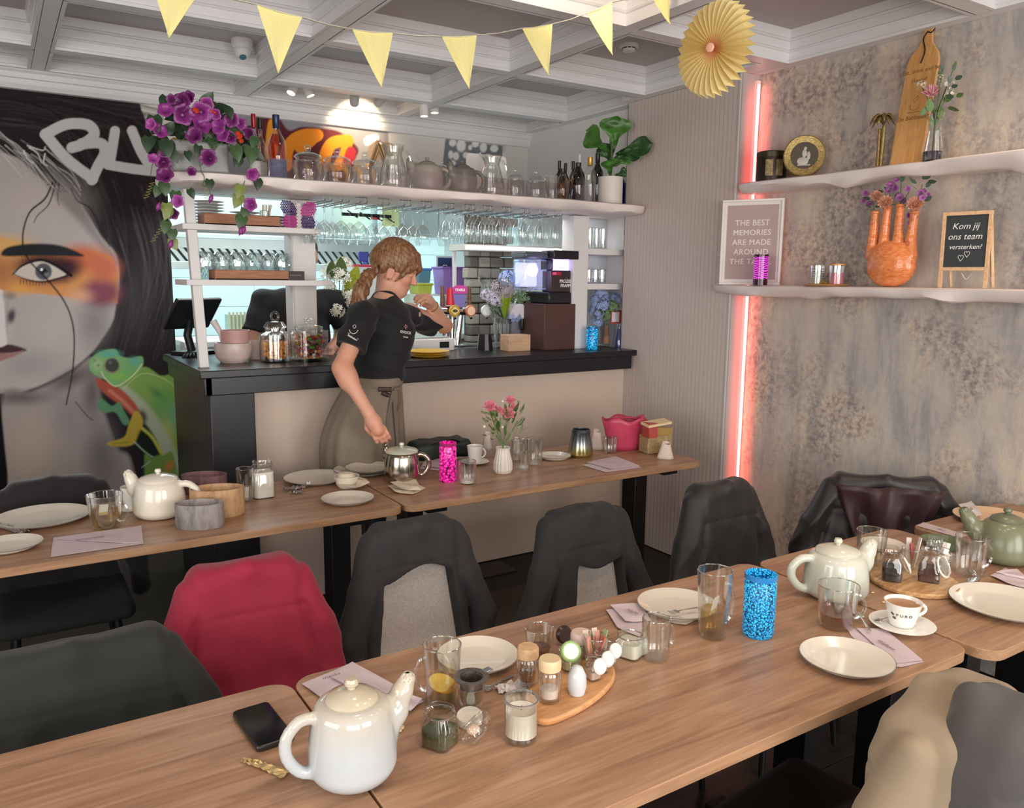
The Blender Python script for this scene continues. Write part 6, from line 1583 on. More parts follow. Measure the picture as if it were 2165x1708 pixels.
# ------------------------------------------------------------------ under the ceiling: bunting, paper fan, fittings
def at_d(px, py, d): q = ray(px, py)*d; return Vector((q[0], q[1], HC+q[2]))
m_yfl = mat('yellow_felt', 'efe39a', .8, var=.05, vs=260, bump=.1, bs=300)
bt = thing('bunting', 'string of pale yellow triangular flags across the ceiling', 'bunting', (0, 0, 0))
line = []
for (lx, ly), (rx, ry), (tx, ty), d in (((322, -30), (428, -22), (357, 80), 2.38), ((543, 10), (640, 37), (588, 155), 2.46), ((745, 62), (830, 70), (807, 186), 2.58), ((934, 77), (1007, 75), (992, 188), 2.70), ((1104, 60), (1167, 51), (1160, 160), 2.84), ((1240, 28), (1293, 5), (1295, 117), 2.96), ((1372, -18), (1414, -40), (1416, 52), 2.98)):
    L = at_d(lx, ly, d); dr = d
    for _ in range(60):
        Rr = at_d(rx, ry, dr)
        if (Rr-L).length > .14: break
        dr += .003
    dr = min(dr, d+.09); Rr = at_d(rx, ry, dr); T_ = at_d(tx, ty, (d+dr)/2+.004)
    nrm = (Rr-L).cross(T_-L).normalized()*.0008
    n = 6; vs = []
    for i in range(n+1):
        u = i/n
        for s_ in (-1, 1):
            for j in range(5): a = L.lerp(Rr, j/4).lerp(T_, u); vs.append(a+nrm*s_+nrm*4*math.sin(u*3+j))
    fs = []
    for i in range(n):
        for j in range(4):
            for s_ in (0, 1): k = i*10+s_*5+j; fs.append((k, k+1, k+11, k+10))
    fs += [(i*10, i*10+5, i*10+15, i*10+10) for i in range(n)]+[(i*10+4, i*10+9, i*10+19, i*10+14) for i in range(n)]+[(j, j+1, j+6, j+5) for j in range(4)]
    MB().add(vs, fs).build('flag', m_yfl, bt, smooth=0)
    line += [L, Rr]
for A, B in zip(line, line[1:]):
    dn = (B-A).normalized(); pts = [A, A.lerp(B, .5)+Vector((0, 0, -.004)), B]
    MB().tube(pts, .006, 6, flat=.25).build('tape', mat('cream_tape', 'd9d2bc', .7), bt)
e0 = line[0]; MB().tube([e0, Vector((e0.x-.12, e0.y, ZB-.002))], .004, 5).build('tape', mat('cream_tape', 'd9d2bc', .7), bt)
# pleated paper fan
c = at_d(1510, 103, 2.66)
t = thing('paper_fan', 'round yellow pleated paper fan hanging below the ceiling', 'decoration', c)
nrm = Vector((-CF[0], -CF[1], 0)).normalized(); nrm = (Matrix.Rotation(-math.radians(52), 3, 'Z') @ nrm)
R_ = 99*2.66/FPX; n = 34; b = MB(); vs = [(0, 0, .006)]; fs = []
m_ = 6
for j in range(1, m_+1):
    u = j/m_
    for i in range(2*n):
        a = PI*i/n; pk = i % 2; q = R_*u*(1 if u < 1 or pk else .93); z = (.5-pk)*.032*min(1, u*1.4+.1)+(.012*math.sin(u*PI))
        vs.append((q*math.cos(a), q*math.sin(a), z))
for i in range(2*n): fs.append((0, 1+i, 1+(i+1) % (2*n)))
for j in range(m_-1):
    for i in range(2*n): a = 1+j*2*n; fs.append((a+i, a+(i+1) % (2*n), a+2*n+(i+1) % (2*n), a+2*n+i))
kk = NT('yellow_tissue'); kk.b.inputs['Base Color'].default_value = rgba('fff8d8'); kk.b.inputs['Roughness'].default_value = .7
tr = kk.new('ShaderNodeBsdfTranslucent'); tr.inputs[0].default_value = rgba('fff3c0'); mx = kk.new('ShaderNodeMixShader'); mx.inputs[0].default_value = .6
g_ = kk.new('ShaderNodeTexGradient', gradient_type='SPHERICAL'); kk.link(kk.coord((10, 10, 10)), g_.inputs[0])
kk.link(kk.ramp(g_.outputs[0], [(.0, 'fff7cc'), (.5, 'fff2bc'), (.85, 'f8a88e')]), kk.b.inputs['Base Color'])
kk.link(kk.b.outputs[0], mx.inputs[1]); kk.link(tr.outputs[0], mx.inputs[2]); kk.link(mx.outputs[0], kk.out.inputs[0])
M4 = nrm.to_track_quat('Z', 'Y').to_matrix().to_4x4()
place(b.add(vs, fs).build('pleats', kk.m, t, smooth=0, solid=.0006), M4)
place(MB().lathe([(0, .02), (.016, .02), (.014, .026), (0, .030)], 16).build('centre_button', mat('fan_button', 'f2b79a', .6), t), M4)
MB().tube([(0, 0, R_*.97), (.004, 0, R_*1.1), (0, 0, ZB-c.z-.004)], .003, 6).build('hanger', mat('ribbon_white', 'e6e2da', .6), t)
for s_ in (-1, 1): MB().tube(spline([(0, 0, R_*1.06), (s_*.02, 0, R_*1.14), (s_*.012, 0, R_*1.03), (0, 0, R_*1.06)], 4), .003, 5).build('bow', mat('ribbon_white', 'e6e2da', .6), t)
# camera dome, smoke alarm, ceiling spots
c = at_d(512, 92, 1); k = (ZC-HC)/(c.z-HC); c = Vector((c.x*k, c.y*k, ZC))
c = PY(512, 98, 4.44); t = thing('security_camera', 'white dome camera on the coffered ceiling', 'camera', (c.x, c.y, ZC))
s = WP(c, 1); MB().lathe([(0, 0), (21*s, 0), (22*s, -8*s), (20*s, -20*s), (0, -20*s)][::-1], 28).build('mount', m_white, t)
o = MB().ball((0, 0, -24*s), 17*s, 20).build('eyeball', m_white, t); MB().lathe([(0, 0), (7*s, 0), (7*s, -2*s), (0, -2*s)], 20, T=Matrix.Translation((-2*s, -10*s, -37.5*s)) @ Matrix.Rotation(-.5, 4, 'X')).build('lens', mat('lens_teal', '3d6f74', .15), o)
c = PZ(1330, 94, ZC); t = thing('smoke_alarm', 'round white smoke alarm in the ceiling coffer by the panelled wall', 'alarm', c); s = WP(c, 1)
MB().lathe([(0, -14*s), (12*s, -14*s), (14*s, -10*s), (14*s, -8*s), (20*s, -6*s), (21*s, 0), (0, 0)], 28).build('body', m_white, t)
for k in range(10): a = 2*PI*k/10; MB().bx(-3*s, 3*s, -.8*s, .8*s, -9.5*s, -7*s, T=Matrix.Rotation(a, 4, 'Z') @ Matrix.Translation((0, -14*s, 0))).build('vent_slot', m_dark, t)
m_bulb = emis('spot_bulb', 'ffe6bd', 6.0)
sp = [(615, 197, (-.45, -.25, -1), 1, 'first ceiling spot from the left, lit, above the purple flowers'), (657, 203, (.35, -.2, -1), 1, 'second ceiling spot from the left, lit, above the amber bottle'), (749, 218, (.3, .85, -.35), 0, 'grey ceiling spot turned towards the glowing cornice'), (798, 218, (-.1, .9, -.35), 0, 'grey ceiling spot right beside the glow on the cornice'), (897, 246, (0, -.05, -1), 1, 'lower ceiling spot of the small lit pair'), (919, 239, (0, -.05, -1), 1, 'upper ceiling spot of the small lit pair')]
for px, py, d, lit, lb in sp:
    y = 4.86 if px < 890 else (4.74 if px > 910 else 4.66)
    c = PY(px, py, y); d = Vector(d).normalized()
    t = thing('ceiling_spot', lb, 'ceiling lamp', c, 0, 'ceiling spots above the bar')
    M4 = (-d).to_track_quat('Z', 'Y').to_matrix().to_4x4()
    place(MB().lathe([(0, .10), (.026, .10), (.028, .095), (.028, 0), (.024, 0), (.024, .02), (0, .02)], 20).build('housing', m_white if lit else mat('spot_grey', 'b5b1ae', .4), t), M4)
    place(MB().lathe([(0, .006), (.022, .006), (.022, .012), (0, .012)], 18).build('bulb', m_bulb, t), M4)
    a = M4 @ Vector((0, 0, .09)); MB().tube([a, (a.x, a.y, ZC-c.z)], .008, 8).build('stalk', m_white, t)
    light('spot_beam', 'SPOT', tuple(c+d*.02), 8 if not lit else 5, (1, .78, .5), .02, aim=tuple(c+d), spot=1.5, blend=.6)
# ------------------------------------------------------------------ on the front tables
T0 = TZ+.0008
RT = -.569                      # direction of the picture's right-hand side on the floor plan
def bp(px, py, w): a = BP(px, py, w, TZ); a.z = T0; return a
def pz(px, py, z=T0): return PZ(px, py, z)
def glaze(name, c1, c2, speck=0.):
    k = NT(name); sp = k.new('ShaderNodeSeparateXYZ'); k.link(k.coord(), sp.inputs[0])
    n_ = k.noise(k.coord(), 9, 4, .6); ad = k.new('ShaderNodeMath', operation='MULTIPLY_ADD'); ad.inputs[1].default_value = .07; k.link(n_, ad.inputs[0]); k.link(sp.outputs[2], ad.inputs[2])
    k.link(k.ramp(ad.outputs[0], [(.10, c1), (.19, c2)]), k.b.inputs['Base Color']); k.b.inputs['Roughness'].default_value = .12; setin(k.b, 'Coat Weight', .3); return k.m
m_gw = glaze('milk_glaze', 'b6bcbf', 'bfb5a3'); m_gwl = mat('milk_glaze_lid', 'beb29c', .16, coat=.3, var=.06, vs=22)
m_gp = glaze('pale_glaze', 'c3c7bb', 'cbc8b8'); m_gpl = mat('pale_glaze_lid', 'cac8b6', .18, coat=.3, var=.04, vs=20)
P = bp(748, 1689, 165); R_ = WP(P, 92)*1.0; H = HT(P, 1476)
teapot(P, R_, H, 'large white teapot standing in front beside the black phone', m_gw, -.12, handle=3.05, top=.80, lidm=m_gwl, res=.0032, knob=.012, sl=.95, lidr=WP(P, 54))
P = bp(1762, 1283, 135); R_ = WP(P, 66); H = HT(P, 1165)
teapot(P, R_, H, 'pale green-white teapot behind the blue candle glass', m_gp, RT+.25, handle=RT+PI+.12, top=.80, lidm=m_gpl, res=.0036, knob=.011, sl=.7, lidr=WP(P, 44))
# phone
A, B, C_, D = [pz(*q, TZ+.011) for q in ((487, 1506), (568, 1481), (623, 1557), (546, 1581))]
c = (A+B+C_+D)/4; ax = ((B-A)+(C_-D)); wid = ax.length/2; ay = ((A-D)+(B-C_)); ln = ay.length/2
fx = frame3((c.x, c.y, T0), ax, ay)
t = thing('phone', 'black phone lying left of the large white teapot', 'phone', c); t.location = (0, 0, 0); t.matrix_world = fx
MB().prism(rrect(wid, ln, .009, 5), 0, .0115).build('case', mat('phone_case', '241f1d', .35), t, bevel=.003, bseg=2)
MB().prism(rrect(wid-.006, ln-.006, .007, 5), .0116, .0121).build('screen', mat('phone_screen', '0b0d12', .08), t)
# gold wrapper
def crumple(name, label, cat, pts, w, m, h=.012, seed=0, n=16):
    rr = random.Random(seed); P = [pz(*q) for q in pts]; sp_ = spline([tuple(q) for q in P], max(2, n//(len(P)-1))); b = MB(); vs = []; k = 5
    for i, q in enumerate(sp_):
        a = sp_[max(i-1, 0)]; c2 = sp_[min(i+1, len(sp_)-1)]; d = Vector(c2-a).normalized(); s_ = Vector((-d.y, d.x, 0)); u = i/(len(sp_)-1)
        ww = w[0]+(w[1]-w[0])*u
        for j in range(k): v = j/(k-1)-.5; vs.append(Vector(q)+s_*ww*v*2*rr.uniform(.8, 1.2)+Vector((0, 0, .001+h*abs(math.sin(i*1.7+j*1.3))*rr.uniform(.3, 1)*(1-abs(v)))))
    o0 = sum(vs, Vector())/len(vs); o0.z = T0
    o = b.add([v-o0 for v in vs], [(i*k+j, i*k+j+1, i*k+k+j+1, i*k+k+j) for i in range(len(sp_)-1) for j in range(k-1)]).build(name, m, None, o0, smooth=0, solid=.0006)
    return tag(o, label, cat)
crumple('foil_wrapper', 'crumpled gold wrapper beside the handle of the large teapot', 'wrapper', [(513, 1608), (560, 1622), (606, 1640)], (.006, .012), mat('gold_wrap', 'c2a878', .35, .5, var=.2, vs=90), .009, 3)
for k, (px, py) in enumerate(((838, 1539), (850, 1541), (843, 1547))):
    q = pz(px, py); o = MB().ball((0, 0, .0035), (.0075, .005, .0035), 8).build('crumb', mat('crumb', 'e0c79a', .7, bump=.4, bs=200), None, q, (0, 0, k*1.1)); tag(o, ('leftmost', 'rightmost', 'lowest')[k]+' of three pale crumbs right of the large teapot', 'crumb', 'crumbs by the teapot')
# folded paper napkins / cutlery sleeves
m_pink = mat('rose_paper', 'cbb9bf', .75, var=.03, vs=14, bump=.06, bs=60); m_prt = mat('purple_print', '6d5568', .7)
def sheet(label, layers, z=0, name='paper_sleeve', cat='napkin', m=None, prints=(), lift=.006, par=None):
    """folded paper: every layer is an outline given on the table top"""
    m = m or m_pink; allp = [pz(*q) for L in layers for q in L]; o0 = sum(allp, Vector())/len(allp); o0.z = T0+z
    t = thing(name, label, cat, o0); zz = .0
    for li, L in enumerate(layers):
        P = [pz(*q)-o0 for q in L]; n = len(P); c = sum(P, Vector())/n
        vs = []; fs = []; rings = 4
        for s_ in (0, .0009):
            vs.append(c+Vector((0, 0, zz+s_+lift*.4)))
            for r in range(1, rings+1):
                for i in range(n):
                    for j in range(3):
                        a = P[i].lerp(P[(i+1) % n], j/3); q = c.lerp(a, r/rings); up_ = lift*.5*(1+math.sin(q.x*60+li*2+q.y*35))*.6 if r < rings else lift*.25*(1+math.sin(i*2.1+li))
                        vs.append(Vector((q.x, q.y, zz+s_+up_)))
        m3 = n*3; half = 1+rings*m3
        for h in (0, half):
            fs += [(h, h+1+i, h+1+(i+1) % m3) for i in range(m3)]
            for r in range(rings-1): fs += [(h+1+r*m3+i, h+1+r*m3+(i+1) % m3, h+1+(r+1)*m3+(i+1) % m3, h+1+(r+1)*m3+i) for i in range(m3)]
        e = 1+(rings-1)*m3; fs += [(e+i, e+(i+1) % m3, half+e+(i+1) % m3, half+e+i) for i in range(m3)]
        MB().add(vs, fs).build('paper', m, t, smooth=60); zz += .0016+lift*.35
    for s, (px, py), (dx, dy), size in prints:
        a = pz(px, py); b = pz(px+dx, py+dy); d = (b-a).normalized(); text(s, size, m_prt, t, frame3(Vector((a.x, a.y, T0+z))-o0+Vector((0, 0, zz+lift*.75)), d, Vector((-d.y, d.x, 0))), shear=.3, ex=.0001)
    return t
sheet('crumpled rose paper sleeve under the spout of the large teapot', [[(638, 1448), (745, 1404), (860, 1478), (825, 1512), (690, 1487)], [(700, 1440), (745, 1406), (895, 1488), (848, 1512)], [(830, 1480), (893, 1487), (868, 1515), (838, 1500)]], prints=[('thanks', (700, 1450), (40, -14), .016)], lift=.010)
sheet('rose paper sleeve with a fork beside the coffee saucer', [[(1790, 1328), (1855, 1338), (1952, 1399), (1905, 1411), (1860, 1408), (1800, 1345)], [(1810, 1332), (1870, 1333), (1950, 1398), (1890, 1406)]], prints=[('Welkom', (1872, 1370), (40, 24), .016)], lift=.004)
sheet('rose paper sleeve with purple print left of the empty glass tankard', [[(1281, 1291), (1350, 1282), (1375, 1312), (1352, 1348), (1305, 1330)], [(1290, 1286), (1352, 1281), (1376, 1316), (1322, 1320)]], prints=[('Hallo', (1336, 1306), (34, 14), .018)], lift=.010)
sheet('narrow rose paper strip on the table at the wall', [[(1938, 1112), (1952, 1105), (2046, 1132), (2030, 1138)]], prints=[('Menu', (1990, 1122), (30, 9), .014)], lift=.003)
sheet('rose napkin behind the plate at the right edge', [[(2093, 1218), (2125, 1204), (2180, 1228), (2180, 1248), (2130, 1236)], [(2105, 1215), (2150, 1208), (2175, 1230)]], lift=.010)
# plates
for (px, py, w, lb) in ((1010, 1386, 175, 'cream plate behind the glass mug and tea strainer'), (1432, 1278, 170, 'cream plate behind the tall tea glass'), (1790, 1391, 192, 'cream plate nearest the table corner beside the rose sleeve'), (2128, 1275, 220, 'cream plate at the right edge of the picture')):
    P = PZ(px, py, TZ+.013); P.z = T0; plate(P, WP(P, w)/2, lb, h=.017)
# cutlery
def spoon(label, a, b, fork=False, z=.001, name=None):
    A = pz(*a); B = pz(*b); d = B-A; L = d.length; A.z = T0+z
    t = thing(name or ('fork' if fork else 'spoon'), label, 'cutlery', A, math.atan2(d.y, d.x)); b_ = MB()
    b_.tube([(0, 0, .002), (L*.25, 0, .003), (L*.55, 0, .004), (L*.72, 0, .003)], [.0045, .0035, .0022, .003], 6, flat=.5).build('handle', m_chrome, t)
    if fork:
        q = MB().bx(L*.70, L*.80, -.010, .010, .002, .0035)
        for y in (-.0085, -.0028, .0028, .0085): q.tube([(L*.79, y, .003), (L*.9, y, .0015), (L, y, .004)], .0014, 5)
        q.build('tines', m_chrome, t)
    else: MB().ball((L*.86, 0, .0035), (L*.15, .013, .0028), 14).build('bowl', m_chrome, t)
    return t
spoon('steel spoon half under the cream plate beside the strainer', (1085, 1430), (1020, 1462)); spoon('fork lying by the coffee cup with its tines in the rose sleeve', (1838, 1345), (1812, 1306), True, z=.012)
spoon('fork on the folded napkin in front of the second plate', (1474, 1298), (1415, 1310), True, z=.016); spoon('teaspoon beside the plate at the right edge', (1996, 1262), (2068, 1222))
sheet('white folded napkin under a fork in front of the second plate', [[(1405, 1302), (1465, 1292), (1478, 1306), (1450, 1322), (1418, 1318)]], lift=.008, m=mat('white_paper', 'd9cfcb', .8))
# glass mugs with drinks
def mug(px, py, w, top, label, ang, fill=None, fh=.3, name='glass_mug', m=None, n=24, r1=1., group=None):
    P = bp(px, py, w); r = WP(P, w)/2; h = HT(P, top); t = tumbler(name, label, 'glass', P, r*.92, h, r*r1, m or m_glass, None, fill, fh, n)
    loop_handle(r, h*.18, h*.78, .0048, r*.62, ang).build('handle', m_glassd, t); return t, P, r, h
t, P, r, h = mug(935, 1503, 74, 1362, 'glass mug with a lemon slice and some tea beside the tea strainer', RT+PI, m_tea, .30, r1=1.1)
MB().lathe([(0, 0), (r*.8, 0), (r*.82, .003), (r*.8, .006), (0, .006)], 24).build('lemon_slice', mat('lemon', 'e3bd4f', .5, var=.1, vs=60), t, (0, 0, h*.30), (.25, .2, 0))
t, P, r, h = mug(1505, 1358, 62, 1205, 'tall glass tankard with pale tea beside the blue candle', RT+.3, m_tea, .42, n=10, r1=1.22)
MB().bx(-.016, .016, -.001, .001, 0, .045).build('tea_bag', mat('tea_bag', 'd9d2c0', .8), t, (-.004, 0, h*.35), (.2, .1, .4))
mug(1385, 1405, 62, 1306, 'squat empty glass tankard in front of the purple-print sleeve', RT+.5, None, n=10, m=m_glassd, r1=1.)
mug(1766, 1338, 76, 1236, 'glass mug of brown tea in front of the pale teapot', RT, m_teab, .33, r1=1.12)
mug(2048, 1223, 62, 1134, 'glass mug beside the green dish at the right', RT+.1, None, r1=1.05)
P = bp(1837, 1216, 52); tumbler('water_glass', 'plain glass behind the spout of the pale teapot', 'glass', P, WP(P, 25), HT(P, 1121), WP(P, 31), fill=clear('water', 'f0f3f3', .3, 'c0c8c8'), fillh=.25)
# tea strainer in its holder, open clip jars
P = bp(996, 1518, 60); r = WP(P, 29)
t = thing('tea_strainer', 'steel tea strainer in a glass holder behind the white jar lid', 'strainer', P); h = HT(P, 1432)
MB().lathe(glass_prof(r*.8, r*1.0, h*.75), 24).build('holder', m_glassd, t)
MB().lathe([(0, h*.25), (r*.7, h*.27), (r*.82, h*.97), (r*1.28, h), (r*1.3, h+.003), (r*.86, h+.002), (r*.74, h*.3), (0, h*.28)], 30).build('strainer', mat('mesh_steel', '8f8880', .35, .9, var=.3, vs=300), t)
MB().bx(r*1.15, r*1.9, -.008, .008, h, h+.003).build('handle', m_steel, t, rot=(0, 0, .2), bevel=.001)
MB().lathe([(0, h*.3), (r*.68, h*.3), (r*.72, h*.7), (0, h*.72)], 20).build('tea_leaves', mat('tea_leaves', '3b2a1a', .8, var=.4, vs=200), t)
def clipjar(P, r, h, label, fillm=None, fh=.4, lidang=None, sq=True, rz=0):
    t = thing('clip_jar', label, 'jar', P, rz)
    prof = rrect(2*r, 2*r, r*.45, 4)
    b = MB(); n = len(prof); vs = []; zz = [(1, 0), (1, h*.62), (.86, h*.78), (.84, h*.86), (.94, h*.9), (.94, h), (.86, h)]
    circ = [(r*math.cos(math.atan2(y, x)), r*math.sin(math.atan2(y, x))) for x, y in prof]
    for k, (s_, z) in enumerate(zz):
        src = prof if k < 2 else circ
        vs += [(x*s_, y*s_, z) for x, y in src]
    b.add(vs, [(k*n+i, k*n+(i+1) % n, k*n+n+(i+1) % n, k*n+n+i) for k in range(len(zz)-1) for i in range(n)]+[tuple(range(n-1, -1, -1))]).build('glass_wall', m_glass, t)
    if fillm: MB().prism(rrect(1.88*r, 1.88*r, r*.42, 4), .004, h*fh).build('filling', fillm, t)
    MB().tube([(r*.98*math.cos(k*PI/12), r*.98*math.sin(k*PI/12), h*.86) for k in range(25)], .0014, 5, cap=False).build('wire', m_chrome, t)
    if lidang is not None:
        ca, sa = math.cos(lidang-rz), math.sin(lidang-rz)
        M4 = Matrix.Translation((ca*r*1.25, sa*r*1.25, h*.55)) @ Matrix.Rotation(lidang-rz, 4, 'Z') @ Matrix.Rotation(1.15, 4, 'Y')
        L = MB().lathe([(0, 0), (r*.92, 0), (r*.98, .003), (r*.95, .007), (r*.6, .010), (r*.5, .007), (0, .007)], 26, T=M4).build('lid', m_glassd, t)
        MB().tube([M4 @ Vector((r*.99*math.cos(k*PI/10), r*.99*math.sin(k*PI/10), .001)) for k in range(21)], .0032, 6, cap=False).build('seal_ring', mat('seal_white', 'e0d8cc', .5), L)
    return t
m_herb = mat('green_herbs', '3b3f1c', .85, var=.5, vs=160, bump=.8, bs=200)
P = bp(930, 1590, 66); clipjar(P, WP(P, 33), HT(P, 1500)+.003, 'open square jar of dark green herbs right of the large teapot', m_herb, .45, rz=.5)
P = pz(993, 1528); t = thing('jar_lid', 'white jar lid with ridged top lying by the herb jar', 'lid', P); r = WP(P, 27)
MB().lathe([(0, .004), (r, .004), (r*1.04, .008), (r*1.04, .016), (r*.98, .020), (r*.6, .018), (0, .021)], 28).build('lid', mat('lid_cream', 'ddd5c6', .45), t, rot=(.12, -.1, 0))
P = pz(1016, 1570)+Vector((0, .018, .020)); t = thing('tipped_jar', 'little tipped-over glass jar between the herb jar and the candle', 'jar', P)
M4 = Matrix.Rotation(.5, 4, 'Z') @ Matrix.Rotation(1.45, 4, 'Y'); r = .0195
place(MB().lathe([(0, -.03), (r*.9, -.03), (r, -.026), (r, .015), (r*.8, .024), (r*.85, .034), (r*.78, .034)], 22).build('glass_wall', m_glassd, t), M4); place(MB().ball((-.006, 0, -.01), (.010, .013, .014), 10).build('sugar_lumps', mat('sugar_pink', 'd8b9a4', .7, bump=.5, bs=90), t), M4)
# white candle glass
P = bp(1101, 1581, 72); r = WP(P, 36); h = HT(P, 1474)
t = thing('candle_glass', 'round glass with a white candle at the front of the table', 'candle holder', P)
MB().lathe([(0, 0), (r*.98, 0), (r*1.02, .004), (r*1.02, .009), (r*.97, .014), (r*.99, h*.9), (r*1.05, h*.96), (r*1.05, h), (r*.98, h), (r*.94, h*.9), (r*.93, .014)], 32).build('glass_wall', m_glassd, t)
MB().lathe([(0, .012), (r*.93, .012), (r*.93, h*.72), (r*.75, h*.70), (0, h*.69)], 28).build('wax', mat('ivory_wax', 'e2dccb', .4), t); MB().tube([(0, 0, h*.69), (.001, 0, h*.79)], .0012, 5).build('wick', m_dark, t)
MB().lathe([(r*.94, h*.94), (r*1.06, h*.94), (r*1.06, h*.985), (r*.94, h*.985)], 30).build('rim', mat('rim_grey', 'a59a94', .3, .3), t)
q = pz(1062, 1475); crumple('paper_scrap', 'white scrap of paper behind the white candle glass', 'paper', [(1050, 1462), (1085, 1455), (1118, 1450)], (.012, .03), mat('white_paper', 'd9cfcb', .8), .02, 5)
# wooden board of jars
m_brd = wood('acacia', 'b57f50', 'c8915f', 'd8a674', .45, axis=0, sx=3, sy=16)
pts = [pz(*q, T0+.014) for q in ((1118, 1505), (1150, 1522), (1200, 1508), (1258, 1475), (1294, 1440), (1300, 1415), (1285, 1395), (1240, 1385), (1180, 1405), (1130, 1440), (1108, 1475))]
c = sum(pts, Vector())/len(pts); c.z = T0; ol = [(float(a[0]), float(a[1])) for a in spline([(q.x-c.x, q.y-c.y) for q in pts], 4, True)]
t = thing('serving_board', 'oval wooden board crowded with little jars in the middle of the table', 'board', c)
MB().prism(ol, 0, .014).build('board', m_brd, t, bevel=.004, bseg=2)
BT_ = T0+.0145
def bb(px, py, w, z=BT_): a = BP(px, py, w, z); return a
def small(px, py, w, top, label, fillm=None, fh=.5, lidm=None, name='spice_jar', neck=.9):
    P = bb(px, py, w); h = HT(P, top)-(.02 if lidm else 0); return jar(P, WP(P, w)/2, h, label, lid=lidm, fill=fillm, fillh=fh, name=name, neck=neck, facet=18)
m_hon = mat('honey', '5a2a12', .15, coat=.3)
small(1115, 1455, 46, 1367, 'corked jar of dark honey at the left of the wooden board', m_hon, .42, m_cork)
small(1161, 1492, 48, 1392, 'jar with pale wooden lid and sugar lumps on the wooden board', mat('sugar_white', 'ddd0c6', .8, bump=.7, bs=70), .4, mat('pale_lid', 'd8bf94', .5))
P = bb(1219, 1475, 40); t = thing('salt_shaker', 'egg-shaped white shaker on the wooden board', 'shaker', P); h = HT(P, 1405); r = WP(P, 21)
MB().lathe([(0, 0), (r*.8, 0), (r, h*.3), (r*.92, h*.65), (r*.5, h*.92), (0, h)], 24).build('shaker', mat('pearl', 'c9ced2', .2, coat=.4), t)
small(1228, 1396, 46, 1336, 'round jar with a rose lid at the back of the wooden board', mat('jar_cream', 'cfc6a8', .6), .6, mat('rose_lid', 'd8bcb2', .5))
P = bb(1203, 1420, 46); t = clipjar(P, WP(P, 22), HT(P, 1368), 'clip jar with a tilted green and white lid on the wooden board', mat('pale_olive', '9a9268', .7), .5); h = HT(P, 1368)
M4 = Matrix.Translation((-.012, -.02, h*1.02)) @ Matrix.Rotation(1.0, 4, 'X') @ Matrix.Rotation(-.4, 4, 'Y'); place(MB().lathe([(0, 0), (.022, 0), (.023, .004), (.020, .007), (0, .007)], 24).build('lid', mat('lid_green', '8fae6a', .4), t), M4); place(MB().lathe([(0, .007), (.017, .007), (0, .010)], 20).build('lid_disc', mat('lid_white', 'dfe6d8', .3), t), M4)
P = bb(1258, 1420, 54); r = WP(P, 26); h = HT(P, 1345); t = tumbler('stick_glass', 'glass of sugar sticks and sweets on the wooden board', 'glass', P, r*.8, h, r)
for k in range(9):
    a = k*2.4; c2 = ('c98a7a', 'd8c0a8', '8a9a6a', 'b5625a')[k % 4]; MB().bx(-.006, .006, -.0015, .0015, 0, .062+.008*(k % 3)).build('sugar_stick', mat('stick_'+c2, c2, .6), t, (r*.45*math.cos(a), r*.45*math.sin(a), .01), (.25*math.sin(a), -.25*math.cos(a), a))
for k, (px, py) in enumerate(((1253, 1432), (1270, 1416), (1286, 1398))):
    P = bb(px, py+8, 24); t = clipjar(P, WP(P, 14), .05, ('nearest', 'middle', 'furthest')[k]+' of the tiny clip jars with white lids at the board edge', mat('jar_filling_%d' % k, ('b59a8a', '9a7a5a', 'c0b0a0')[k], .7), .4)
    q = Matrix.Translation((.004, -.016, .034)) @ Matrix.Rotation(1.25, 4, 'X'); place(MB().lathe([(0, 0), (.017, 0), (.0175, .004), (.014, .007), (0, .006)], 24).build('lid', mat('lid_pearl', 'd6d8d6', .3), t), q)
P = bb(1205, 1378, 40, T0); t = thing('brown_jar_lid', 'dark brown lid leaning behind the rose-lidded jar', 'lid', Vector((P.x, P.y+.03, T0))); place(MB().lathe([(0, 0), (.021, 0), (.022, .006), (.018, .012), (0, .012)], 24).build('lid', mat('lid_brown', '3b2620', .3), t), Matrix.Translation((0, 0, .0225)) @ Matrix.Rotation(1.35, 4, 'X'))
P = pz(1140, 1383); tumbler('tea_glass', 'low glass with amber dregs behind the honey jar', 'glass', Vector((P.x, P.y, T0)), .03, .065, .034, fill=m_teab, fillh=.3)
P = bp(1331, 1397, 54); t = clipjar(P, WP(P, 27), HT(P, 1336), 'square jar of milk beside the squat glass tankard', mat('milk', 'd5d3c0', .4), .62, rz=.4)
# blue candle
P = bp(1601, 1354, 66); candle_glass(P, WP(P, 33), HT(P, 1212), 'tall turquoise mottled candle glass in the middle of the table', '1873b0', '45dcff', .5, lidm=mat('rim_blue', '2f7fc0', .12), scale=210)
# coffee
P = PZ(1907, 1322, TZ+.008); P.z = T0; r = WP(P, 65)
t = thing('saucer', 'white saucer under the coffee cup', 'saucer', P); MB().lathe([(0, .003), (r*.4, .003), (r*.5, .006), (r*.98, .014), (r, .016), (r*.96, .0165), (r*.5, .009), (r*.38, .0075), (0, .0075)][::1], 40).build('dish', m_porc, t)
P = Vector((P.x+.004, P.y+.004, T0+.0083)); r = WP(P, 38); h = HT(P, 1270)
t = thing('coffee_cup', 'white cup of coffee with printed lettering on its saucer', 'cup', P)
MB().lathe([(0, 0), (r*.62, 0), (r*.66, .004), (r*.74, h*.3), (r*.93, h*.85), (r, h), (r*.94, h), (r*.86, h*.82), (r*.55, .006), (0, .006)], 36).build('cup', m_porc, t); MB().lathe([(0, h*.86), (r*.88, h*.86), (0, h*.862)], 30).build('coffee', mat('coffee', 'a97c52', .35, var=.12, vs=40), t)
loop_handle(r*.84, h*.35, h*.86, .0042, r*.62, RT+.12, flat=1.).build('handle', m_porc, t)
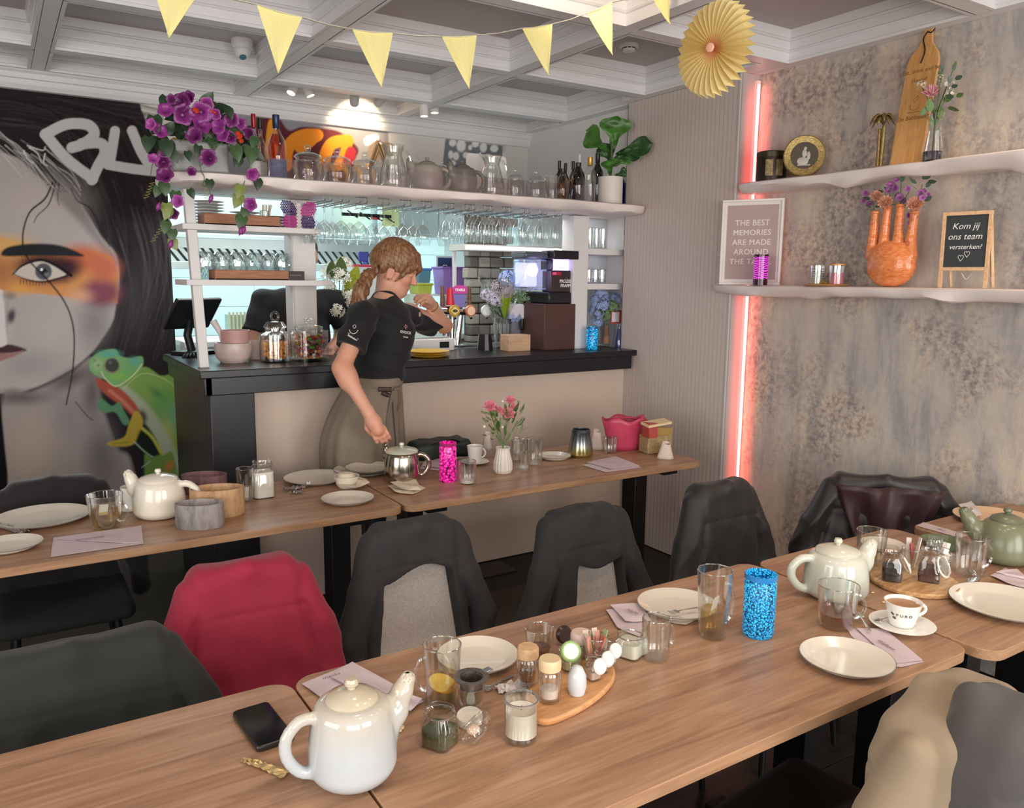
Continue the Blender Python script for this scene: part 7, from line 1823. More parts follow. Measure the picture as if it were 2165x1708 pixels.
va = math.atan2(-P.y, -P.x)-.0
for k, ch in enumerate('PURO'):
    a = va+(k-1.1)*.27; rr_ = r*.83+.0009; text(ch, .0115, mat('cup_print', '4a4a44', .5), t, frame3((rr_*math.cos(a), rr_*math.sin(a), h*.56), (-math.sin(a), math.cos(a), 0), (math.cos(a)*.3, math.sin(a)*.3, 1)), name='letter')
for k, (da, dz) in enumerate(((-.62, .58), (-.5, .42))):
    a = va+da; rr_ = r*(.66+.27*dz)+.0012; MB().ball((0, 0, 0), (.0055, .0036, .0008), 10).build('bean_mark', mat('cup_print', '4a4a44', .5), t).matrix_local = frame3((rr_*math.cos(a), rr_*math.sin(a), h*dz), (-math.sin(a), math.cos(a), -.5+k*.2), (math.cos(a)*.3, math.sin(a)*.3, 1))
spoon('little coffee spoon lying on the saucer', (1890, 1318), (1850, 1328), z=.0165, name='coffee_spoon')
for k, (px, py) in enumerate(((1845, 1254), (1868, 1274))): q = pz(px, py); tag(MB().ball((0, 0, .002), (.006, .004, .002), 8).build('crumb', mat('crumb', 'e0c79a', .7), None, q), ('crumb left of the round jar board', 'crumb just behind the coffee cup')[k], 'crumb')
# round board with clip jars
P = PZ(1933, 1224, T0+.014); P.z = T0; r = WP(P, 88)
t = thing('serving_board', 'round wooden board with clip jars and sugar sticks', 'board', P); MB().lathe([(0, 0), (r*.97, 0), (r, .004), (r, .011), (r*.97, .0145), (0, .0145)], 48).build('board', wood('acacia_pale', '9c744e', 'bd9262', 'dcbd92', .45, axis=0, sx=3, sy=14), t)
def rb(px, py, w): return BP(px, py, w, BT_+.0002)
m_dkt = mat('dark_tea', '241d1a', .6, var=.3, vs=90); m_brt = mat('brown_sugar', '4a2c20', .7, var=.3, vs=90)
P = rb(1884, 1231, 40); clipjar(P, WP(P, 20), HT(P, 1165), 'open clip jar of dark tea on the round board', m_dkt, .48, RT-.1, rz=.6)
P = rb(1962, 1233, 46); clipjar(P, WP(P, 22), HT(P, 1160), 'open clip jar of brown sugar on the round board', m_brt, .42, RT-.9, rz=.5)
P = rb(1882, 1187, 34); jar(P, WP(P, 16), HT(P, 1155)-.0, 'small jar of peach-coloured sweets behind the dark tea jar', lid=None, fill=mat('peach_sweets', 'c08a68', .6), fillh=.7)
P = rb(1973, 1190, 36); jar(P, WP(P, 17), HT(P, 1150), 'closed clear jar at the back of the round board', lid=m_glassd)
P = rb(1997, 1205, 34); t = tumbler('sugar_glass', 'glass of white sugar cubes on the round board', 'glass', P, WP(P, 14), HT(P, 1170), WP(P, 17))
for k in range(4): MB().bx(-.008, .008, -.008, .008, 0, .016).build('sugar_cube', mat('sugar', 'ece6df', .7, bump=.4, bs=150), t, (-.004+.006*(k % 2), .004*(k//2), .012+.0165*k), (.1*k, 0, .5*k), bevel=.001)
P = rb(1925, 1207, 44); t = tumbler('stick_glass', 'glass of white sugar sticks on the round board', 'glass', P, WP(P, 17), HT(P, 1160), WP(P, 21))
for k in range(10):
    a = k*2.1; MB().bx(-.0065, .0065, -.0014, .0014, 0, .075+.008*(k % 3)).build('sugar_stick', mat('stick_white' if k % 3 else 'stick_red', 'd9cfc6' if k % 3 else 'b05a58', .6), t, (.011*math.cos(a), .011*math.sin(a), .008), (.2*math.sin(a), -.2*math.cos(a)-.1, a))
# far right
P = PZ(1866, 1152, TZ+.01); P.z = T0; plate(P, WP(P, 46), 'cream plate half hidden behind the water glass', h=.015)
P = PZ(1992, 1150, TZ+.01); P.z = T0; t = thing('green_dish', 'shallow green dish behind the empty glass mug', 'dish', P); r = WP(P, 42); MB().lathe([(0, 0), (r*.8, 0), (r, .024), (r*.95, .024), (r*.78, .004), (0, .004)], 32).build('dish', mat('sage_glaze', '6f7d5f', .25), t)
P = bp(2118, 1200, 110); teapot(P, WP(P, 58), HT(P, 1098), 'green grey teapot on the table at the plaster wall', mat('green_grey_glaze', '75785f', .22, var=.06, vs=10), RT+PI-.35, handle=RT-.3, top=.62, lidm=mat('green_grey_lid', '6a6c58', .3), res=.0042, sl=1.1, knob=.012)
P = PZ(2105, 1096, TZ+.01); P.z = T0; plate(P, WP(P, 82), 'peach coloured plate at the plaster wall with a napkin', m=mat('peach_glaze', 'dcb893', .3), h=.016)
sheet('crumpled white napkin on the edge of the peach plate', [[(2025, 1078), (2052, 1072), (2075, 1098), (2050, 1104)], [(2030, 1115), (2062, 1110), (2072, 1130), (2045, 1128)]], z=.018, m=mat('white_paper', 'd9cfcb', .8), lift=.014)
# ------------------------------------------------------------------ on the back tables
def bz(px, py, w): return BP(px, py, w, T0)
P = bz(340, 1104, 105); teapot(P, WP(P, 53), HT(P, 1012), 'cream teapot on the back table beside the tin pots', m_cream, RT+PI-.1, handle=RT+.05, top=.78, lidm=m_cream, res=.0042, sl=.75, lidr=WP(P, 38))
t, P, r, h = mug(226, 1123, 62, 1045, 'glass mug of pale tea left of the cream teapot', RT, m_tea, .5, r1=1.15)
MB().bx(-.014, .014, -.001, .001, 0, .04).build('tea_bag', mat('tea_bag', 'd9d2c0', .8), t, (-.01, -.01, h*.4), (.2, .1, .2))
P = bz(281, 1080, 40); t = thing('milk_cup', 'small white cup half hidden behind the cream teapot', 'cup', P); r = WP(P, 22); h = HT(P, 1028)
MB().lathe([(0, 0), (r*1.2, 0), (r*1.3, .004), (r*.7, .006), (r*.75, .008), (r, h), (r*.92, h), (r*.68, .012), (0, .012)], 26).build('cup', m_porc, t)
for px, py, w, lb in ((90, 1092, 186, 'large cream plate at the left end of the back table'), (18, 1151, 130, 'cream plate at the picture edge on the back table'), (668, 1010, 134, 'cream plate behind the foil scraps on the back table'), (735, 1054, 112, 'greyish plate with a napkin at the table seam'), (1172, 964, 72, 'cream plate by the tall beaker under the counter')):
    P = PZ(px, py, TZ+.012); P.z = T0; plate(P, WP(P, w)/2, lb, h=.016)
P = PZ(768, 993, TZ+.012); P.z = T0; plate(P, WP(P, 125)/2, 'cream plate behind the steel teapot', h=.016)
P = PZ(780, 985, TZ+.036); P.z = T0+.0182; plate(P, WP(P, 100)/2, 'second cream plate stacked behind the steel teapot', h=.014)
sheet('rose napkin pocket lying at the front edge of the back table', [[(107, 1178), (113, 1138), (300, 1112), (303, 1150)], [(118, 1142), (298, 1114), (303, 1148), (250, 1150)]], lift=.004, prints=[('Eet smakelijk', (190, 1143), (60, -8), .016)])
sheet('rose papers fanned out on the right end of the back table', [[(1232, 984), (1300, 968), (1355, 988), (1280, 999)], [(1240, 980), (1302, 967), (1352, 986), (1290, 994)]], lift=.006)
sheet('crumpled cream napkin in front of the steel teapot', [[(820, 1030), (850, 1022), (900, 1032), (872, 1047), (835, 1044)], [(825, 1028), (880, 1020), (890, 1040), (850, 1042)]], lift=.02, m=mat('cream_paper', 'd8cab4', .8))
sheet('cream napkin on the plate at the table seam', [[(710, 1035), (760, 1022), (782, 1030), (750, 1044)]], z=.019, lift=.022, m=mat('cream_paper', 'd8cab4', .8))
for k, (pts, lb) in enumerate((([(598, 1036), (625, 1034), (655, 1026)], 'strip of silver foil in front of the cream plate'), ([(612, 1043), (640, 1042)], 'small silver foil scrap lying nearest the table edge'), ([(0, 1112), (30, 1122), (55, 1128)], 'steel cutlery wrapped in film at the left edge'))):
    crumple('foil_scrap', lb, 'foil', pts, (.012, .018), mat('silver_foil', 'b9b2b0', .25, .8, var=.2, vs=80), .02, k+8)
P = bz(733, 1036, 52); t = thing('cream_bowl', 'cream bowl with crumpled paper behind the seam plate', 'bowl', P); r = WP(P, 27); MB().lathe([(0, 0), (r*.6, 0), (r*.75, .01), (r, .05), (r*.94, .05), (r*.68, .012), (0, .012)], 28).build('bowl', m_cream, t)
MB().ball((0, 0, .045), (r*.75, r*.7, .022), 9).build('paper', mat('cream_paper', 'd8cab4', .8), t)
# two oval tins and the dark rose pot
def tin(px, py, w, top, label, c1, c2, rz, dr=.62, inner='caa28a'):
    P = bz(px, py, w); t = thing('oval_tin', label, 'tin', P, rz); h = HT(P, top); a = WP(P, w)/2
    key = 'bark_'+c1
    if key not in MATS:
        k = NT(key); n_ = k.noise(k.coord((1, 1, .35)), 26, 5, .7, .6); k.link(k.ramp(n_, [(.3, c1), (.6, c2)]), k.b.inputs['Base Color']); k.b.inputs['Roughness'].default_value = .6; k.bump(n_, .4, .003); MATS[key] = k.m
    n = 36; vs = []; prof = [(0, 0), (.94, 0), (1, .01), (1.0, h), (.95, h), (.93, h*.55), (0, h*.55)]
    MB().lathe([(q*a, z) for q, z in prof[1:]], n, sy=dr).build('tin', MATS[key], t); MB().lathe([(0, h*.6), (a*.93, h*.6)], n, sy=dr).build('napkins', mat('napkin_'+inner, inner, .8, bump=.6, bs=70), t)
    MB().lathe([(0, 0), (a*.93, 0), (a*.93, .002), (0, .002)], n, sy=dr).build('bottom', MATS[key], t)
tin(424, 1127, 98, 1062, 'grey bark-patterned oval tin at the front edge of the back table', '5f5b58', '9a9390', RT+.15)
tin(462, 1103, 110, 1030, 'tan bark-patterned oval tin behind the grey one', '8a6a4c', 'c09a72', RT+.25)
tin(434, 1052, 92, 1002, 'dark rose oval tin furthest back beside the black post', '4c3a3c', '8a6468', RT+.1, inner='8c6a70')
P = bz(520, 1062, 34); tumbler('water_glass', 'clear glass with a paper inside left of the milk jar', 'glass', P, WP(P, 16), HT(P, 990), WP(P, 18)); t = thing('paper_slip', 'white paper slip standing in the clear glass', 'paper', P+Vector((0, 0, .009))); MB().bx(-.012, .012, -.001, .001, .0, .045).build('slip', mat('white_paper', 'd9cfcb', .8), t, (0, 0, 0), (.15, 0, .3))
P = bz(556, 1055, 44); clipjar(P, WP(P, 22), HT(P, 974), 'glass jar of white milk foam on the back table', mat('foam_white', 'd9d3c6', .6, bump=.3, bs=60), .72)
# steel teapot
m_pot = mat('polished_steel', 'b3aa9c', .16, 1., var=.05, vs=5)
P = bz(850, 1026, 76); teapot(P, WP(P, 38), HT(P, 953), 'steel teapot with a cream lid on the back table', m_pot, RT+PI-.5, handle=RT+.15, top=.82, lidm=mat('pale_steel_lid', 'cfd0bd', .3, .3), res=.0042, sl=.35, lidr=WP(P, 34))
# pink candle, small glasses, cups
P = bz(947, 1021, 36); r = WP(P, 18); h = HT(P, 935)
t = candle_glass(P, r, h, 'glowing pink candle glass on the back table', 'c0107c', 'ff4fc0', .75, scale=95, lidm=mat('rim_pink', 'a02a68', .2))
P = bz(988, 1026, 40); t = tumbler('tea_light_glass', 'small ribbed glass right of the pink candle', 'glass', P, WP(P, 19), HT(P, 974), m=m_glassd, n=14); MB().lathe([(0, .004), (WP(P, 15), .004), (WP(P, 15), .016), (0, .016)], 16).build('tea_light', mat('candle_wax', 'e9e2d8', .5), t)
P = bz(1004, 985, 54); t = thing('saucer', 'white saucer under the espresso cup on the back table', 'saucer', P); MB().lathe([(0, 0), (WP(P, 18), 0), (WP(P, 30), .010), (WP(P, 29), .012), (0, .004)], 30).build('dish', m_porc, t)
P = P+Vector((0, 0, .0045)); t = thing('espresso_cup', 'white cup standing on its saucer behind the pink candle', 'cup', P); r = WP(P, 17); h = HT(P, 942)
MB().lathe([(0, 0), (r*.7, 0), (r*.85, h*.4), (r, h), (r*.92, h), (r*.65, .006), (0, .006)], 26).build('cup', m_porc, t); loop_handle(r*.9, h*.3, h*.85, .004, r*.5, RT).build('handle', m_porc, t)
for px, py, w, top, lb in ((1130, 986, 36, 926, 'tall ribbed beaker right of the rose vase'), (1108, 998, 22, 955, 'little liqueur glass in front of the ribbed beaker'), (1095, 975, 30, 930, 'plain glass close behind the rose vase'), (1325, 948, 30, 908, 'clear glass in front of the pink bag'), (1290, 960, 30, 925, 'low clear glass left of the pink bag')):
    P = bz(px, py, w); tumbler('water_glass', lb, 'glass', P, WP(P, w*.46), HT(P, top), WP(P, w*.52), m=m_glassd, n=16)
# roses in ribbed vase
P = bz(1063, 1003, 40); r = WP(P, 20); h = HT(P, 945)
t = thing('rose_vase', 'ribbed white vase of pink roses on the back table', 'vase', P)
b = MB(); n = 36; vs = []; pr = [(.85, 0), (1.0, .12), (.98, .4), (.72, .8), (.68, .9), (.78, 1.0), (.7, 1.0), (.6, .85), (.5, .3)]
for a, z in pr:
    for i in range(n): q = a*r*(1.03 if i % 2 else .97); vs.append((q*math.cos(2*PI*i/n), q*math.sin(2*PI*i/n), z*h))
b.add(vs, [(j*n+i, j*n+(i+1) % n, j*n+n+(i+1) % n, j*n+n+i) for j in range(len(pr)-1) for i in range(n)]).build('vase', mat('bone_white', 'd8d2c6', .5), t, smooth=0)
at_ = lambda px, py, dy=0: PY(px, py, P.y+dy)-P
s = WP(P, 1); rm = None; m_rs2 = leafm('rose_pink', 'e07f92', 'f2a9b4')
for k, (px, py, r_) in enumerate(((1035, 862, 17), (1073, 878, 18), (1078, 848, 13), (1055, 868, 10), (1086, 862, 10))):
    o = ruffle(1, 4, 6, 2).build('rose', m_rs2, t, smooth=180) if rm is None else link(rm.copy(), t); rm = rm or o
    place(o, orient(at_(px, py, -.02), (-.2, -.7, .8), k) @ Matrix.Rotation(PI/2, 4, 'Y') @ Matrix.Scale(r_*s, 4))
m_gl = [leafm('bouquet_green', '3d5a2a', '5e7d3c'), leafm('bouquet_pale', '7c8a5a', 'a3ab7c')]; lm_ = {}
for k in range(44):
    px = 1063+rnd.uniform(-36, 40); py = 905+rnd.uniform(-38, 30); c = at_(px, py, rnd.uniform(-.05, .05)); q = k % 2
    o = leafmesh(1, .17, .15, .15, 4).build('leaf', m_gl[q], t, smooth=180) if q not in lm_ else link(lm_[q].copy(), t); lm_[q] = o
    d = Vector(((px-1063)/40, rnd.uniform(-.6, .2), rnd.uniform(.3, 1.1))); place(o, frame3(c, d, (.3, -.8, .3)) @ Matrix.Scale(rnd.uniform(16, 26)*s, 4))
for k in range(9):
    c = at_(1063+rnd.uniform(-45, 45), 880+rnd.uniform(-35, 25)); MB().ball(c, 3.2*s, 7).build('bud', m_gl[1] if k % 2 else m_wf, t)
sb = MB()
for e in ((1035, 868), (1073, 885), (1078, 852), (1040, 905), (1095, 890), (1055, 900)): sb.tube([(0, 0, h*.4), (0, 0, h), tuple(at_(*e))], .003, 5)
sb.build('stems', m_st, t)
# smoked hurricane glass, pink bag, gift pot, folded white napkins
P = bz(1227, 970, 54); r = WP(P, 27); h = HT(P, 907)
t = thing('hurricane_glass', 'smoky mirrored hurricane glass on the back table', 'candle holder', P)
kk = NT('smoked_mirror'); sp = kk.new('ShaderNodeSeparateXYZ'); kk.link(kk.coord(), sp.inputs[0]); kk.link(kk.ramp(sp.outputs[2], [(.02, 'a89a5a'), (.07, '8d9092'), (.12, '5d6468')]), kk.b.inputs['Base Color']); kk.b.inputs['Metallic'].default_value = .8; kk.b.inputs['Roughness'].default_value = .15
MB().lathe([(0, 0), (r*.8, 0), (r*1.0, h*.1), (r*.95, h*.4), (r*.74, h*.85), (r*.76, h*.92), (r*.7, h), (r*.64, h), (r*.6, h*.8), (r*.8, h*.2), (0, h*.05)], 22).build('glass_wall', kk.m, t, smooth=20)
P = bz(1318, 958, 88); w = WP(P, 46); h = HT(P, 882)
t = thing('gift_bag', 'pink crinkled gift bag at the wall end of the back table', 'bag', P, RT+.3)
def fb_(u, v):
    a = 2*PI*u; q = .75+.32*v+.05*math.sin(9*a+5*v)*(v**2); return (w*q*math.cos(a), w*.6*q*math.sin(a), h*v*(1+.06*math.sin(5*a))*.98)
MB().grid(fb_, 40, 8, cu=True).build('bag', mat('pink_film', 'bb3f5c', .35, var=.12, vs=16), t, solid=.002)
MB().tube([(w*.55*math.cos(k*PI/8)*1.0, -w*.2, h*.93+.015*math.sin(k*PI/8)) for k in range(9)], .006, 6).build('handle', mat('pink_film_dark', 'a63350', .35), t)
MB().lathe([(0, .002), (w*.7, .002), (w*.72, h*.5), (0, h*.5)], 20, sy=.6).build('contents', mat('bag_content', '96304a', .7), t)
P = bz(1386, 962, 62); w = WP(P, 30); h = HT(P, 888)
t = thing('gift_basket', 'small basket of gold and red wrapped gifts by the panelled wall', 'basket', P, RT+.4)
MB().bx(-w, w, -.04, .05, 0, h*.55).build('basket', mat('basket_tan', 'a08a62', .7, var=.25, vs=60, bump=.5, bs=90), t, bevel=.006); MB().bx(-w*.8, w*.9, -.03, .03, h*.55, h*.8).build('gift', mat('gift_gold', 'b89a58', .35, .4), t, rot=(0, .1, 0)); MB().bx(-w, -w*.3, -.045, .02, h*.5, h*.95).build('gift', mat('gift_red', 'a84a40', .4), t); MB().bx(-w*.9, w, -.035, .04, h*.9, h*.97).build('card', mat('gift_card', 'd9c49a', .6), t, rot=(.1, -.1, 0))
def tent(px, py, w, top, lb):
    P = bz(px, py, w); a = WP(P, w)/2; h = HT(P, top); t = thing('folded_napkin', lb, 'napkin', P)
    MB().grid(lambda u, v: (a*(1-.55*v+.12*math.sin(6*PI*u)*(1-v))*math.cos(2*PI*u), a*(1-.55*v+.12*math.sin(6*PI*u))*math.sin(2*PI*u)*.8, h*v*(1+.08*math.sin(2*PI*u))), 24, 6, cu=True).build('cloth', mat('napkin_white', 'd8c8bc', .85), t, solid=.0012)
tent(1408, 972, 38, 936, 'crumpled white napkin at the right end of the back table'); tent(1262, 952, 34, 910, 'upright white napkin between the hurricane glass and the pink bag'); tent(1031, 952, 24, 915, 'upright cream napkin left of the rose vase'); tent(1092, 960, 18, 926, 'narrow cream napkin right of the rose vase')
# black bag and booklets on the table behind the candle
P = PZ(925, 975, TZ); P.z = T0; c = PZ(928, 966, T0)
t = thing('hand_bag', 'flat dark green bag lying at the back of the table under the counter', 'bag', c, RT+.55)
body(lambda p: rbox(p, (0, 0, .045), (.15, .075, .045), .03)+.003*np.sin(p[:, 0]*60)*np.cos(p[:, 1]*50), (-.19, -.11, -.004), (.19, .11, .11), .006, 'body', mat('bottle_green', '16231e', .55, var=.1, vs=8), t); MB().tube(spline([(-.08, -.06, .08), (-.03, -.085, .10), (.03, -.085, .10), (.08, -.06, .08)], 5), .006, 7).build('strap', m_dark, t)
sheet('small stack of rose booklets left of the pink candle', [[(888, 992), (900, 968), (968, 975), (950, 998)], [(892, 988), (903, 968), (966, 974), (950, 994)]], lift=.006, name='booklet', cat='booklets')
# ------------------------------------------------------------------ chairs with coats over their backs
m_uph = mat('greige_boucle', 'a99f97', .9, var=.16, vs=160, bump=.5, bs=260, sheen=.3)
ch0 = None
def chair(P, zt, face, label, uph=None):
    """P under the middle of the backrest; face = heading the sitter looks to"""
    global ch0
    if ch0 is None or uph:
        t = thing('chair', label, 'chair', P, face, 'dining chairs with coats')
        u = uph or m_uph; H = .47
        body(lambda p: rbox(p, (0, .24, .44), (.225, .22, .04), .035), (-.26, -.02, .38), (.26, .5, .51), .009, 'seat', u, t)
        def bk(p):
            q = p.copy(); q[:, 1] = q[:, 1]-.18*(p[:, 0]**2)/.24-(p[:, 2]-.6)*-.12
            return rbox(q, (0, 0, .66), (.160, .028, .22), .027)
        body(bk, (-.25, -.12, .40), (.25, .16, .92), .009, 'backrest', u, t)
        for sx, y in ((-1, .06), (1, .06), (-1, .40), (1, .40)): MB().tube([(sx*.19, y+(.03 if y > .2 else -.03), 0), (sx*.16, y, .42)], [.010, .014], 8).build('leg', m_dark, t)
        if not uph: ch0 = t
        t.scale[2] = zt/.885
    else:
        t = dup(ch0, P, face, label, 'dining chairs with coats'); t.scale = (1, 1, zt/.885)
    return t
def coat(P, zt, face, label, m, w=.21, L=.52, opening=None, seed=0, sl=1., name='jacket', th=.062, sh=.05, hood=0, right=1., left=1., res=.0066, fm=1.):
    """coat hung over a chair back: body, two hanging sleeves, folds; opening = (x0, x1, ztop) where the backrest shows"""
    r = np.random.RandomState(seed); ph = r.rand(8)*6
    def fn(p):
        x, y, z = p[:, 0], p[:, 1], p[:, 2]; d_ = np.clip(zt-z, 0, 1)
        ww = w*(.76+.26*np.clip(d_/.45, 0, 1)); yy = y-(z-zt)*-.10
        q = np.stack([x/(ww/w), yy-.30*(x**2)*.5, z], 1)
        d = rbox(q, (0, 0, zt-L/2), (w, th, L/2), .055)
        g = np.clip((d_-.06)*3.2, 0, 1); fold = fm*(.017*(np.abs(np.sin(x*17+ph[0]+2.2*z+.5*np.sin(z*9)))**.8-.6)*g+.009*(np.abs(np.sin(x*31+ph[1]-z*5))-.6)*g+.007*(np.abs(np.sin(z*13+x*11*np.sign(x)+ph[2]))-.5)+.0012*np.sin(z*60-x*35+ph[3]))
        d = d+fold*(1-.3*(np.abs(x) < .04))
        for s_, k in ((-1, left), (1, right)):
            if k <= 0: continue
            e = chain(p, [(s_*w*.72, .012, zt-.068), (s_*(w*1.0), .04, zt-.20), (s_*(w*1.12*sl), .055, zt-.34), (s_*(w*1.15*sl), .05, zt-.50*k)], [sh*.95, sh*.92, sh*.95, sh*.85], .015)
            d = smin(d, e+fm*(.010*(np.abs(np.sin(z*19+x*24*s_+ph[4]))-.5)+.0022*np.sin(x*60+z*12)), .005)
        # collar roll and yoke seam
        d = smin(d, chain(p, [(-w*.45, th*.5, zt-.03), (0, th*.7, zt-.015), (w*.45, th*.5, zt-.03)], [.018, .024, .018], .02), .03)
        d = d+.004*np.exp(-((z-(zt-.125-.25*x*x))/.0055)**2)*(np.abs(x) < w*.8)
        if opening:
            x0, x1, zo = opening
            lim = zo+.02*np.sin(x*22+ph[5])
            cut = np.maximum(np.maximum(x0-x-.10*(zt-z-.1), x-x1-.10*(zt-z-.1)), np.maximum(z-lim, -(y-.005) if face_back else y-.012))
            d = smax(d, -cut, .012)
        return d*.8
    face_back = True
    t = thing(name, label, 'jacket', P, face)
    o = body(fn, (-w*2.0, -.26, max(.02, zt-L-.12)), (w*2.0, .26, zt+.06), res, 'cloth', m, t)
    return t
def cloth(name, c, v=.12, sheen=.03, rough=.85): return mat(name, c, rough, var=v, vs=9, bump=.15, bs=220, sheen=sheen)
PI2 = PI
def spot(px, py, y): a = PY(px, py, y); return Vector((a.x, y, 0)), a.z
# face = pi turns the front of the chair (local +y) towards the camera side
lst = [(512, 1182, 2.12, 'chair under the red fleece jacket'), (868, 1096, 2.25, 'chair under the charcoal jacket nearest the red one'), (1228, 1066, 2.10, 'chair under the dark jacket in the middle of the row'), (1518, 1016, 2.04, 'chair under the black coat before the pink light'), (1872, 1004, 1.86, 'chair under the maroon-lined black coat at the plaster wall'), (150, 1362, 1.92, 'dark green chair at the left end of the front row'), (110, 1012, 3.62, 'chair under the black coat in front of the mural')]
pos = [(*spot(px, py, y), lb) for px, py, y, lb in lst]
for k, (P, zt, lb) in enumerate(pos): chair(P, zt-.05, 2.35 if k == 4 else PI, lb, mat('dark_green_cloth', '1f221e', .9, var=.1, vs=9, bump=.2, bs=200) if k in (5, 6) else None)
m_redf = mat('red_fleece', '86082a', .8, var=.07, vs=9, bump=.15, bs=240, sheen=.12)
P, z, _ = pos[0]; coat(P, z, PI, 'red fleece jacket hung over a chair at the front table', m_redf, .19, .56, None, 1, 1.0)
P, z, _ = pos[1]; coat(P, z, PI, 'charcoal jacket hung open over the chair beside the red jacket', cloth('charcoal_cloth', '262324'), .185, .56, (-.105, .115, z-.155), 2, 1.12)
P, z, _ = pos[2]; coat(P, z, PI, 'dark grey jacket hung open over the middle chair', cloth('graphite_cloth', '1f1c1d'), .185, .56, (-.115, .05, z-.19), 3, 1.1)
P, z, _ = pos[3]; coat(P, z, PI, 'black brown coat hung over the chair before the pink light', cloth('black_brown_cloth', '191412', .12, .08, .6), .185, .56, None, 4, 1.05)
P, z, _ = pos[4]; coat(P, z, 2.35, 'black coat with maroon lining on the chair at the plaster wall', [cloth('black_nylon', '1f1819', .15, .1, .45)], .27, .5, None, 7, 1.0, sh=.06, fm=1.5)
MB().grid(lambda u, v: ((u-.5)*(.40-.26*v), .100+.016*math.sin(u*11+v*5)+.010*math.sin(u*23-v*3), z-.03-.34*v), 22, 14).build('lining', cloth('maroon_satin', '33161a', .1, .05, .5), [o for o in COL.objects if o.get('label', '').startswith('black coat with maroon')][0], solid=.004)
P, z, _ = pos[6]; coat(P, z+.01, PI, 'black coat over a chair in front of the painted face', cloth('soft_black', '161213', .2, .3), .22, .5, None, 8, 1.15)
P, z, _ = pos[5]; coat(P, z+.012, PI, 'dark green blanket-like coat on the chair at the left front', cloth('dark_olive', '1c1e1b', .14, .1), .26, .5, None, 9, .95, right=.8, left=.8)
# chair and coats at the near side of the table, bottom right
P = Vector((1.47, .73, 0)); z = .865
m_brl = mat('brown_leather', '1c120d', .55, var=.1, vs=8); chair(P, z-.05, .12, 'dark leather chair at the near side of the table under the beige jacket', m_brl)
coat(P, z, .12, 'beige jacket hung over the near chair at the bottom right', cloth('beige_cotton', '8f7d66', .1, .1), .20, .50, None, 21, .9, fm=1.2, right=.0, left=.7, th=.085)
P = Vector((1.44, .640, 0)); coat(P, .90, .2, 'long grey coat hung over the right half of the near chair', cloth('grey_wool', '4a4543', .08, .1), .13, .62, None, 12, .9, fm=1.4, name='coat', left=.0, right=.0, th=.075)
P = Vector((.93, .52, 0)); chair(P, .70, .0, 'low dark chair pushed under the near side of the front table', m_brl)
# ------------------------------------------------------------------ the waitress leaning on the counter
Y0 = 3.58
A3 = lambda px, py, y: np.array(PY(px, py, y))
def basis(f, up=(0, 0, 1)):
    f = np.array(f, float); f /= np.linalg.norm(f); u = np.array(up, float); u -= f*(u@f); u /= np.linalg.norm(u); return f, np.cross(u, f), u
fF, fS, fU = basis((.80, -.50, -.36)); HM = np.stack([fF, fS, fU], 1)         # S points to her left
hc = A3(836, 566, 3.60)
h = lambda f, s, u: hc+fF*f+fS*s+fU*u
rs_, re_, rw_ = A3(768, 668, 3.44), A3(722, 778, 3.37), A3(778, 870, 3.27)      # right shoulder, elbow, wrist
ls_, le_, lw_ = A3(862, 664, 3.70), A3(940, 688, 3.86), A3(909, 640, 3.74)
neck = A3(816, 640, 3.57); chest = A3(806, 700, 3.56); waist = A3(795, 790, 3.55); hip = A3(765, 860, 3.58)
RM = np.stack([np.array([.95, .25, 0])/math.hypot(.95, .25), np.array([-.25, .95, 0])/math.hypot(.95, .25), np.array([0, 0, 1.])], 1)
def fingers(base, d, n, side, L, curl, r=.0085, k=4):
    """k finger chains from the knuckles: d = pointing direction, n = back of the hand, side = across"""
    out = []
    for i in range(k):
        b = base+side*(i-(k-1)/2)*.019; l = L*(.88, 1., .95, .76)[i]; p = [b]; a = .15+curl*.2
        for s_, f in ((.45, .0), (.32, 1.), (.27, 1.9)):
            c, s2 = math.cos(a+curl*f), math.sin(a+curl*f); p.append(p[-1]+(d*c-n*s2)*l*s_)
        out.append((p, [r*1.08, r, r*.92, r*.78]))
    return out
nz = lambda v: v/np.linalg.norm(v)
